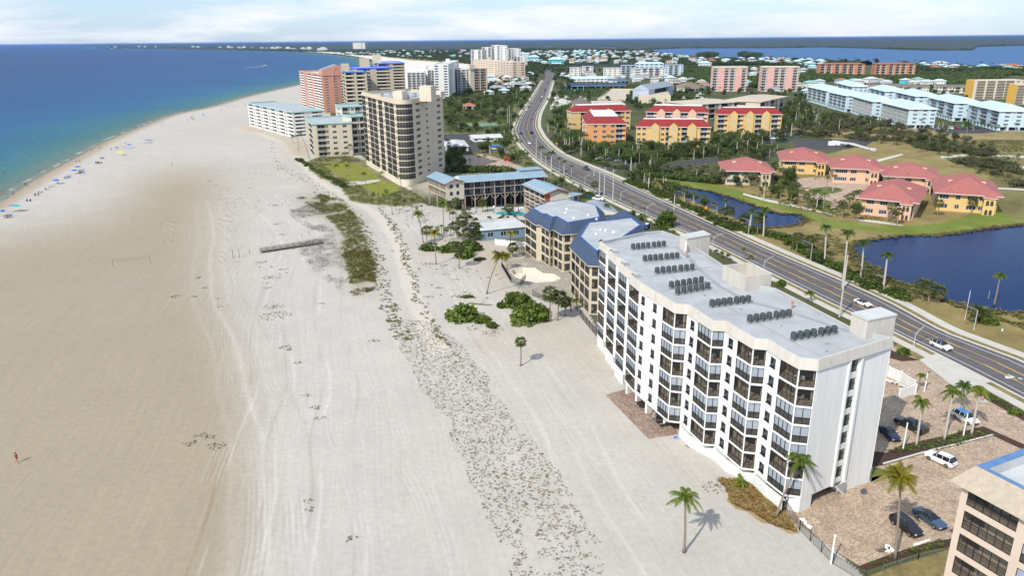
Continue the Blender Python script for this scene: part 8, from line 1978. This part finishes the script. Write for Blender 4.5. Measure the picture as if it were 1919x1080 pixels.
# folding beach chairs
def make_bchair(m):
    r=thing('beach_chair','x','chair'); a=MB(); a.box((0,0,.28),(.6,.6,.05)); a.build('seat',m,r,local=True); a=MB(); a.face([(-.3,-.3,.3),(-.3,.3,.3),(-.6,.3,.95),(-.6,-.3,.95)]); a.build('backrest',m,r,local=True)
    for y in(-.3,.3): a=MB(); a.beam((-.35,y,0),(.3,y,.3),.025,4); a.beam((.3,y,0),(-.35,y,.35),.025,4); a.build('leg',M_pole,r,local=True)
    return r
bcs=[make_bchair(M_bcan),make_bchair(M_black),make_bchair(mat('grey_canvas',(.12,.12,.14),.8,0))]
cg=[(50,378),(65,367),(71,362),(84,356),(92,351),(121,335),(125,333),(148,324),(152,325),(180,307),(186,307),(190,298),(218,278),(233,278),(282,264),(360,223),(12,409),(16,407)]
for i,(x,y) in enumerate(cg):
    for d_ in(0,1.2):
        g=P(x,y); put(bcs[(i+int(d_))%3],(g[0]+d_,g[1]+d_*.3),R_(150)+i*.3,'dark folding beach chair facing the water, one of a pair','folding beach chairs along the shore',0).scale=(1.2,1.2,1.2)
# ------------------------------------------------------------------ people
M_skin=mat('skin',(.42,.24,.16),.7,0)
def make_person(pose,cloth,hair=(.05,.03,.02)):
    J={'stand':dict(pel=(0,0,.92),ch=(0,0,1.30),nk=(0,0,1.48),hd=(0,.02,1.63),sh=.19,el=(.26,.02,1.12),ha=(.24,.10,.88),kn=(.10,.03,.50),ft=(.11,-.02,.06),toe=(.12,.14,.03)),
       'walk':dict(pel=(0,0,.91),ch=(0,.03,1.29),nk=(0,.04,1.47),hd=(0,.06,1.62),sh=.19,el=(.25,.10,1.12),ha=(.22,.28,.95),kn=(.10,.16,.50),ft=(.10,.22,.07),toe=(.10,.36,.05)),
       'sit':dict(pel=(0,0,.42),ch=(0,-.14,.78),nk=(0,-.18,.95),hd=(0,-.16,1.10),sh=.19,el=(.26,-.05,.66),ha=(.22,.18,.56),kn=(.12,.42,.55),ft=(.12,.66,.12),toe=(.12,.78,.08))}[pose]
    V=[J['pel'],J['ch'],J['nk'],J['hd'],(J['hd'][0],J['hd'][1],J['hd'][2]+.12)];E_=[(0,1),(1,2),(2,3),(3,4)];Rd=[.135,.15,.055,.10,.06]
    def add(p,par,r): V.append(p);Rd.append(r);E_.append((par,len(V)-1));return len(V)-1
    for s_ in(-1,1):
        def mr(p,back=False):
            x,y,z=p; return (x*s_,(-y if (pose=='walk' and s_<0 and back) else y),z)
        a=add((J['sh']*s_,J['ch'][1],J['ch'][2]+.10),1,.06); e=add(mr(J['el'],True),a,.042); h=add(mr(J['ha'],True),e,.032)
        hx,hy,hz=V[h]; ex,ey,ez=V[e]; d=Vector((hx-ex,hy-ey,hz-ez)).normalized()
        for k in range(5):
            off=Vector((.012*(k-2),.010*(k-2),0)); ln=.085 if k else .05; q=Vector(V[h])+d*ln+off*(1.6 if k else 3); add(tuple(q),h,.009)
        hp=add((.10*s_,J['pel'][1],J['pel'][2]-.06),0,.095); k_=add(mr(J['kn'],True),hp,.06); f=add(mr(J['ft'],True),k_,.042); add(mr(J['toe'],True),f,.035)
    me=bpy.data.meshes.new('body'); me.from_pydata(V,E_,[]); o=bpy.data.objects.new('body',me); COL.objects.link(o)
    sk=o.modifiers.new('s','SKIN'); sv=me.skin_vertices[0].data
    for i,r_ in enumerate(Rd): sv[i].radius=(r_,r_*.85)
    sv[0].use_root=True; ss=o.modifiers.new('u','SUBSURF'); ss.levels=1; ss.render_levels=1
    dg=bpy.context.evaluated_depsgraph_get(); dg.update(); m2=bpy.data.meshes.new_from_object(o.evaluated_get(dg)); bpy.data.objects.remove(o)
    m2.materials.clear(); m2.materials.append(M_skin)
    r=thing('person','x','person'); link('body',m2,r)
    c=MB(); z0,z1=(J['pel'][2]-.16,J['pel'][2]+.10); y0=J['pel'][1]; c.tube([(0,y0,z0),(0,y0,z1)],[.185,.165],10,cap=False); c.build('shorts',cloth,r,local=True,smooth=True)
    if pose!='sit': c=MB(); c.tube([(0,J['ch'][1]-.01,J['ch'][2]-.22),(0,J['ch'][1],J['ch'][2]+.12)],[.17,.185],10,cap=False); c.build('top',cloth,r,local=True,smooth=True)
    hd=J['hd']; c=MB(); c.lathe([(.112,.0),(.118,.06),(.09,.13),(.02,.17)],(hd[0],hd[1]-.02,hd[2]),10); c.build('hair',mat('hair',hair,.8,0),r,local=True,smooth=True)
    # face
    c=MB(); c.box((0,hd[1]+.10,hd[2]-.005),(.025,.035,.04)); c.build('nose',M_skin,r,local=True)
    c=MB(); c.box((-.035,hd[1]+.085,hd[2]+.03),(.022,.02,.012)); c.build('eye',M_black,r,local=True); c=MB(); c.box((.035,hd[1]+.085,hd[2]+.03),(.022,.02,.012)); c.build('eye',M_black,r,local=True)
    c=MB(); c.box((0,hd[1]+.085,hd[2]-.05),(.05,.02,.012)); c.build('mouth',M_tail,r,local=True)
    return r
clo=[mat('red_swimwear',(.45,.04,.03),.8,0),mat('navy_swimwear',(.03,.04,.12),.8,0),mat('white_shirt',(.6,.6,.6),.8,0),mat('black_swimwear',(.02,.02,.02),.8,0)]
PP=[make_person('walk',clo[0]),make_person('stand',clo[1]),make_person('stand',clo[3]),make_person('walk',clo[2]),make_person('sit',clo[1]),make_person('sit',clo[0])]
def pput(i,px,py,label,group=None,rz=0,sc=1.0,z=0):
    s=PP[i]; o=s if s['label']=='x' else copy_tree(s); o.location=(*P(px,py),z); o.rotation_euler=(0,0,rz); o.scale=(sc,)*3; o['label']=label
    if group: o['group']=group
pput(0,33,868,'person in red swimwear walking alone on the tan flat at lower left',None,R_(60),1.08)
PPL=[(3,72,346,1),(2,47,349,1),(1,51,349,1),(1,26,367,2),(3,21,371,1),(0,4,365,2),(2,9,328,2),(1,144,306,2),(2,150,305,1),(0,172,284,1),(1,186,280,2),(2,190,279,1),(1,209,282,0),(0,153,328,0),(3,303,238,0),(1,322,310,0),(2,352,227,0),(1,414,209,2),(0,440,203,1),(2,460,197,2),(3,428,204,0),(1,236,272,1)]
PW_=['walking in a white shirt where the waves end','standing at the waterline, left of a couple','standing at the waterline, right of a couple','wading in the shallows near the left edge','stepping into the water near the left edge','wading at the extreme left edge','swimming stance far out at the left edge','standing ankle deep before the blue umbrellas','standing beside another one ankle deep','walking in the foam below the yellow umbrella','ankle deep, left of a pair near the bend','ankle deep, right of a pair near the bend','standing on the wet sand behind the yellow umbrella','walking beside the group under blue umbrellas','standing at the water near the far bend','standing alone on the white sand above the tan patch','standing by the far blue umbrella','at the far waterline, first past the umbrellas','walking at the far waterline','at the far waterline before the towers','walking on the dry sand at the far bend','paddling below the big blue canopy']
for (k,x,y,_),lb in zip(PPL,PW_): pput(k,x,y,'person '+lb,'people at the water',rs.random()*6,1.1,-.05)
for i,(x,y) in enumerate(((51,378),(66,367),(86,356),(122,335),(150,325),(182,307),(192,298),(283,264),(14,409),(109,345),(220,278))): pput(4+i%2,x,y,'person sitting on a beach chair facing the gulf, %s along the row'%ordw(i),'people sitting along the shore',R_(60),1.1,.05)
# odds and ends in the paver yard
r=thing('debris_pile','white sacks and planks heaped beside the iron fence','debris',(*P(1510,985),0)); 
for k,(x,y,s_) in enumerate(((1503,977,.8),(1509,983,.6),(1516,990,.8),(1530,983,.9),(1524,977,.5))): m=MB(); m.box((*P(x,y),.2),(s_,.4,.25),rot=k*1.1); m.build('sack',M_white2 if k<3 else M_sandr,r)
r=thing('debris_pile','plastic sheet and boards lying near the tall front palm','debris',(*P(1660,1030),0))
for k,(x,y,s_) in enumerate(((1652,1033,1.3),(1663,1030,1.6),(1670,1032,.9))): m=MB(); m.box((*P(x,y),.12),(s_,.6,.1),rot=k*.8+.3); m.build('sheet',M_white2 if k else M_wood,r)
r=thing('satellite_dish','dark satellite dish at the foot of the condominium wall','dish',(*P(1616,930),0)); m=MB(); m.tube([(0,0,0),(0,0,.9)],[.05,.05],6); m.build('stand',M_pole,r,local=True); m=MB(); m.tube([(0,-.15,.9),(0,-.05,.9)],[.5,.35],12); m.build('dish',M_head,r,local=True)
m=MB(); m.box((*P(1266,823),.15),(.9,.6,.25),rot=.4); m.box((*P(1266,823),.3),(.7,.4,.06),rot=.4,mi=1); tag(m.build('utility_box',[M_conc,M_bluetrim]),'small white and blue utility cover on the sand by the deck','box')
r=thing('statue','small red and white garden figure on a slab by the driveway','garden figure',(*P(1840,752),0)); m=MB(); m.box((0,0,.1),(1.6,1.6,.2)); m.build('slab',M_conc,r,local=True); m=MB(); m.lathe([(.25,.2),(.3,.5),(.2,.8),(.1,.9),(.15,1.05),(.05,1.2)],(0,0,0),8); m.build('figure',mat('pale_red_paint',(.5,.2,.17),.7,.4,6),r,local=True)
# roof details on the condominium: red standpipe boxes, hatch
for x,y,lb in ((1286,482,'by the second condenser row'),(1362,520,'beside the open roof tower'),(1484,578,'near the far end of the sixth row')):
    m=MB(); c=P(x,y,23.4); m.lathe([(.12,0),(.12,.9),(.28,1.0),(.28,1.3),(.1,1.4)],(c[0],c[1],23.35),8); tag(m.build('roof_standpipe',mat('faded_red_paint',(.50,.22,.17),.7,.1)),'small faded red roof standpipe '+lb,'standpipe')
# ------------------------------------------------------------------ dune weeds: tufts on the planted bands and loose on the sand
def tufts(name,label,pts,size,m,seed):
    rs=np.random.RandomState(seed); n=len(pts); per=9; c=np.repeat(pts,per,0); s=np.repeat(size,per)
    a=rs.rand(n*per)*6.283; r=s*(.3+.7*rs.rand(n*per)); w_=s*.22
    base=np.stack([c[:,0]+np.cos(a)*r*.25,c[:,1]+np.sin(a)*r*.25,np.full(n*per,.0)],1); tip=base+np.stack([np.cos(a)*r,np.sin(a)*r,s*(.15+.45*rs.rand(n*per))],1)
    pe=np.stack([-np.sin(a)*w_,np.cos(a)*w_,np.zeros(n*per)],1); mid=(base+tip)/2+np.array([0,0,.04])
    vs=np.stack([base,mid-pe,tip,mid+pe],1).reshape(-1,3); me=npmesh(name,vs,np.arange(len(vs)).reshape(-1,4),[m]); return tag(link(name,me),label,'dune plants',None,'stuff')
rs=np.random.RandomState(3)
L_flat=leafmat('flat_weed',(.18,.14,.06),(.28,.235,.11),.8)
def band(poly,n,thr=.0,sc=8,seed=0,grid=None):
    poly=[P(*p) for p in poly]; xs=[p[0] for p in poly]; yy=[p[1] for p in poly]; x=rs.uniform(min(xs),max(xs),n*6); y=rs.uniform(min(yy),max(yy),n*6); m=inpoly(x+ (fbm(x,y,6,2,seed+3)-.5)*3,y,poly)&(fbm(x,y,sc,3,seed)>thr); return np.stack([x[m][:n],y[m][:n]],1)
p1=band([(730,600),(790,600),(850,630),(905,700),(975,800),(1040,880),(1110,1000),(1140,1090),(1180,1200),(1000,1200),(960,1080),(905,960),(870,860),(820,770),(780,700),(752,660)],5200,.26,5,1)
d1,s1,g1=dpoly(p1[:,0],p1[:,1],track)
tufts('dune_weeds','sparse brown weeds planted in a broad band down the beach',p1,.10+.16*rs.rand(len(p1))**1.5,L_weed,1)
p2=band([(620,372),(660,392),(690,425),(715,480),(735,540),(755,600),(775,640),(742,640),(715,580),(705,545),(690,470),(670,430),(640,395)],1500,.36,3,2)
p3=band([(700,385),(745,420),(765,470),(785,540),(812,600),(850,660),(870,700),(840,660),(800,610),(775,560),(757,500),(740,445),(715,405)],1400,.36,3,3)
p4=band([(500,262),(512,266),(520,300),(545,318),(575,330),(640,372),(690,410),(660,400),(610,365),(560,335),(520,318)],900,.36,3,4)
tufts('dune_weeds','green and brown weeds in two rows along the sand lane',np.concatenate([p2,p3,p4]),.26+.34*rs.rand(len(p2)+len(p3)+len(p4)),L_gscrub,2)
p5=np.concatenate([band([(480,290),(560,330),(560,400),(600,470),(480,560),(430,470),(400,400),(420,330)],190,.50,12,5),band([(700,430),(800,480),(960,520),(930,560),(830,560),(760,510)],130,.5,8,6),band([(770,380),(840,400),(790,470),(750,440)],60,.5,8,7)])
tufts('dune_weeds','loose small weeds dotted over the white sand',p5,.18+.4*rs.rand(len(p5))**2,L_flat,3)
# ragged patches of creeping plants, each patch of several tufts
PT_=[(517,592,3.0,60),(514,575,2.2,30),(534,650,1.2,14),(540,655,.8,8),(370,521,1.0,10),(331,556,1.2,16),(363,556,.8,9),(384,540,.7,8),(406,838,1.3,16),(374,818,1.0,8),(354,832,1.0,10),(392,820,.8,7),(575,742,1.0,9),(590,765,.9,9),(600,785,.8,7),(560,680,.7,6),(392,340,.9,9),(405,348,.8,8),(470,352,1.2,12),(520,420,1.5,16),(528,440,1.0,10),(515,385,1.5,14),(500,540,1.2,10),(508,520,2.0,22),(490,492,1.6,14),(530,505,1.2,10),(600,570,1.0,8),(805,557,1.2,12),(820,540,1.0,10),(860,556,1.6,18),(875,548,.9,8),(835,515,.9,8),(853,525,1.0,8),(890,615,1.6,20),(920,625,1.6,20),(935,618,1.0,10),(800,495,1.8,20),(832,498,1.0,12),(700,640,1.0,10),(735,618,1.0,8),(1160,688,1.3,18),(1152,676,.9,8),(1340,915,1.6,20),(1215,530,1,0),(1296,838,1.0,8),(580,955,.7,5),(578,940,.6,5),(655,1010,.8,6),(410,560,.6,5),(412,575,.6,4)]
q=[];sz=[]
for x,y,r_,n_ in PT_:
    g=P(x,y); 
    for k in range(int(n_*1.6)):
        a=rs.rand()*6.28; d=r_*rs.rand()**.6; q.append((g[0]+math.cos(a)*d*1.3,g[1]+math.sin(a)*d*1.1)); sz.append(.25+.3*rs.rand())
tufts('creeping_plants','ragged brown green patches of creeping plants on the flat',np.array(q),np.array(sz)*.5,L_flat,4)
p6=band([(1348,898),(1420,905),(1450,940),(1475,968),(1495,1000),(1450,988),(1400,962),(1360,945),(1350,925)],1600,0,3,8)
tufts('straw_grass','straw coloured grass at the condominium corner',p6,.25+.3*rs.rand(len(p6)),leafmat('straw',(.32,.20,.06),(.50,.36,.15),.5),5)
p7=np.concatenate([band([(1638,850),(1690,838),(1842,803),(1919,836),(1862,815),(1740,846)],170,.3,3,9),band([(1790,708),(1919,776),(1919,788),(1840,742)],110,.3,3,10),band([(1610,1066),(1700,1032),(1785,1014),(1740,1030)],60,.3,3,11)])
tufts('bed_plants','small green plants in the mulch beds of the yard',p7,.30+.35*rs.rand(len(p7)),L_hedge,6)
rim=[]
for pts in ([(1237,337),(1262,344),(1290,352),(1330,359),(1372,371),(1402,381),(1450,398),(1498,403),(1513,412),(1500,421),(1462,426),(1425,428)],[(1919,421),(1853,428),(1763,441),(1687,443),(1640,449),(1592,462),(1600,490),(1618,508),(1650,522),(1700,535),(1750,551),(1800,575),(1867,586),(1919,588)]):
    for x,y in smooth_line([P(*p) for p in pts],.22): rim.append((x+rs.normal()*.9,y+rs.normal()*.9))
tufts('pond_reeds','brown green reeds and grass rimming the ponds',np.array(rim),.5+.6*rs.rand(len(rim)),leafmat('reeds',(.14,.12,.04),(.26,.22,.08),.4),7)
p8=np.concatenate([band([(1190,345),(1300,385),(1420,440),(1560,440),(1590,470),(1540,480),(1440,430),(1300,390)],900,.3,6,12),band([(1560,440),(1700,540),(1867,600),(1919,620),(1919,592),(1800,580),(1640,525),(1590,470)],900,.3,6,13),band([(1700,262),(1919,262),(1919,345),(1880,340),(1780,300)],2600,.4,12,14),band([(1500,345),(1640,405),(1720,418),(1560,408),(1400,365)],700,.3,8,15)])
tufts('rough_grass','rough tufty grass over the fields round the ponds',p8,.35+.5*rs.rand(len(p8)),leafmat('field_grass',(.10,.11,.03),(.24,.20,.07),.4),8)
# small round creeping mounds near the bushes, each its own
for i,(x,y,r_) in enumerate(((888,603,.0),(874,557,1.4),(1384,908,1.3))):
    if r_: 
        if i==2: palm_px((1384,912),(1382,903),'coco','squat young palm on the straw grass by the condominium',seed=300,L=1.7,nf=18,r=.14,droop=1.0)
        else: shrub(P(x,y),r_,'low green mound above the near dune bushes',None,'bush',(1.6,1,.4),0,'ground_cover_mound')
# ------------------------------------------------------------------ the air between camera and horizon
hz=MB(); hz.prism([(-70000,-300),(70000,-300),(70000,68000),(-70000,68000)],-9,72,0,bot=True)
M_hz=bpy.data.materials.new('haze_air'); M_hz.use_nodes=True; t=M_hz.node_tree; t.nodes.remove(t.nodes['Principled BSDF']); pv=t.nodes.new('ShaderNodeVolumePrincipled'); pv.inputs['Color'].default_value=(.22,.46,1,1); pv.inputs['Density'].default_value=.00002; pv.inputs['Anisotropy'].default_value=.2
t.links.new(pv.outputs['Volume'],t.nodes['Material Output'].inputs['Volume'])
HAZE=tag(hz.build('haze',M_hz),kind='stuff')
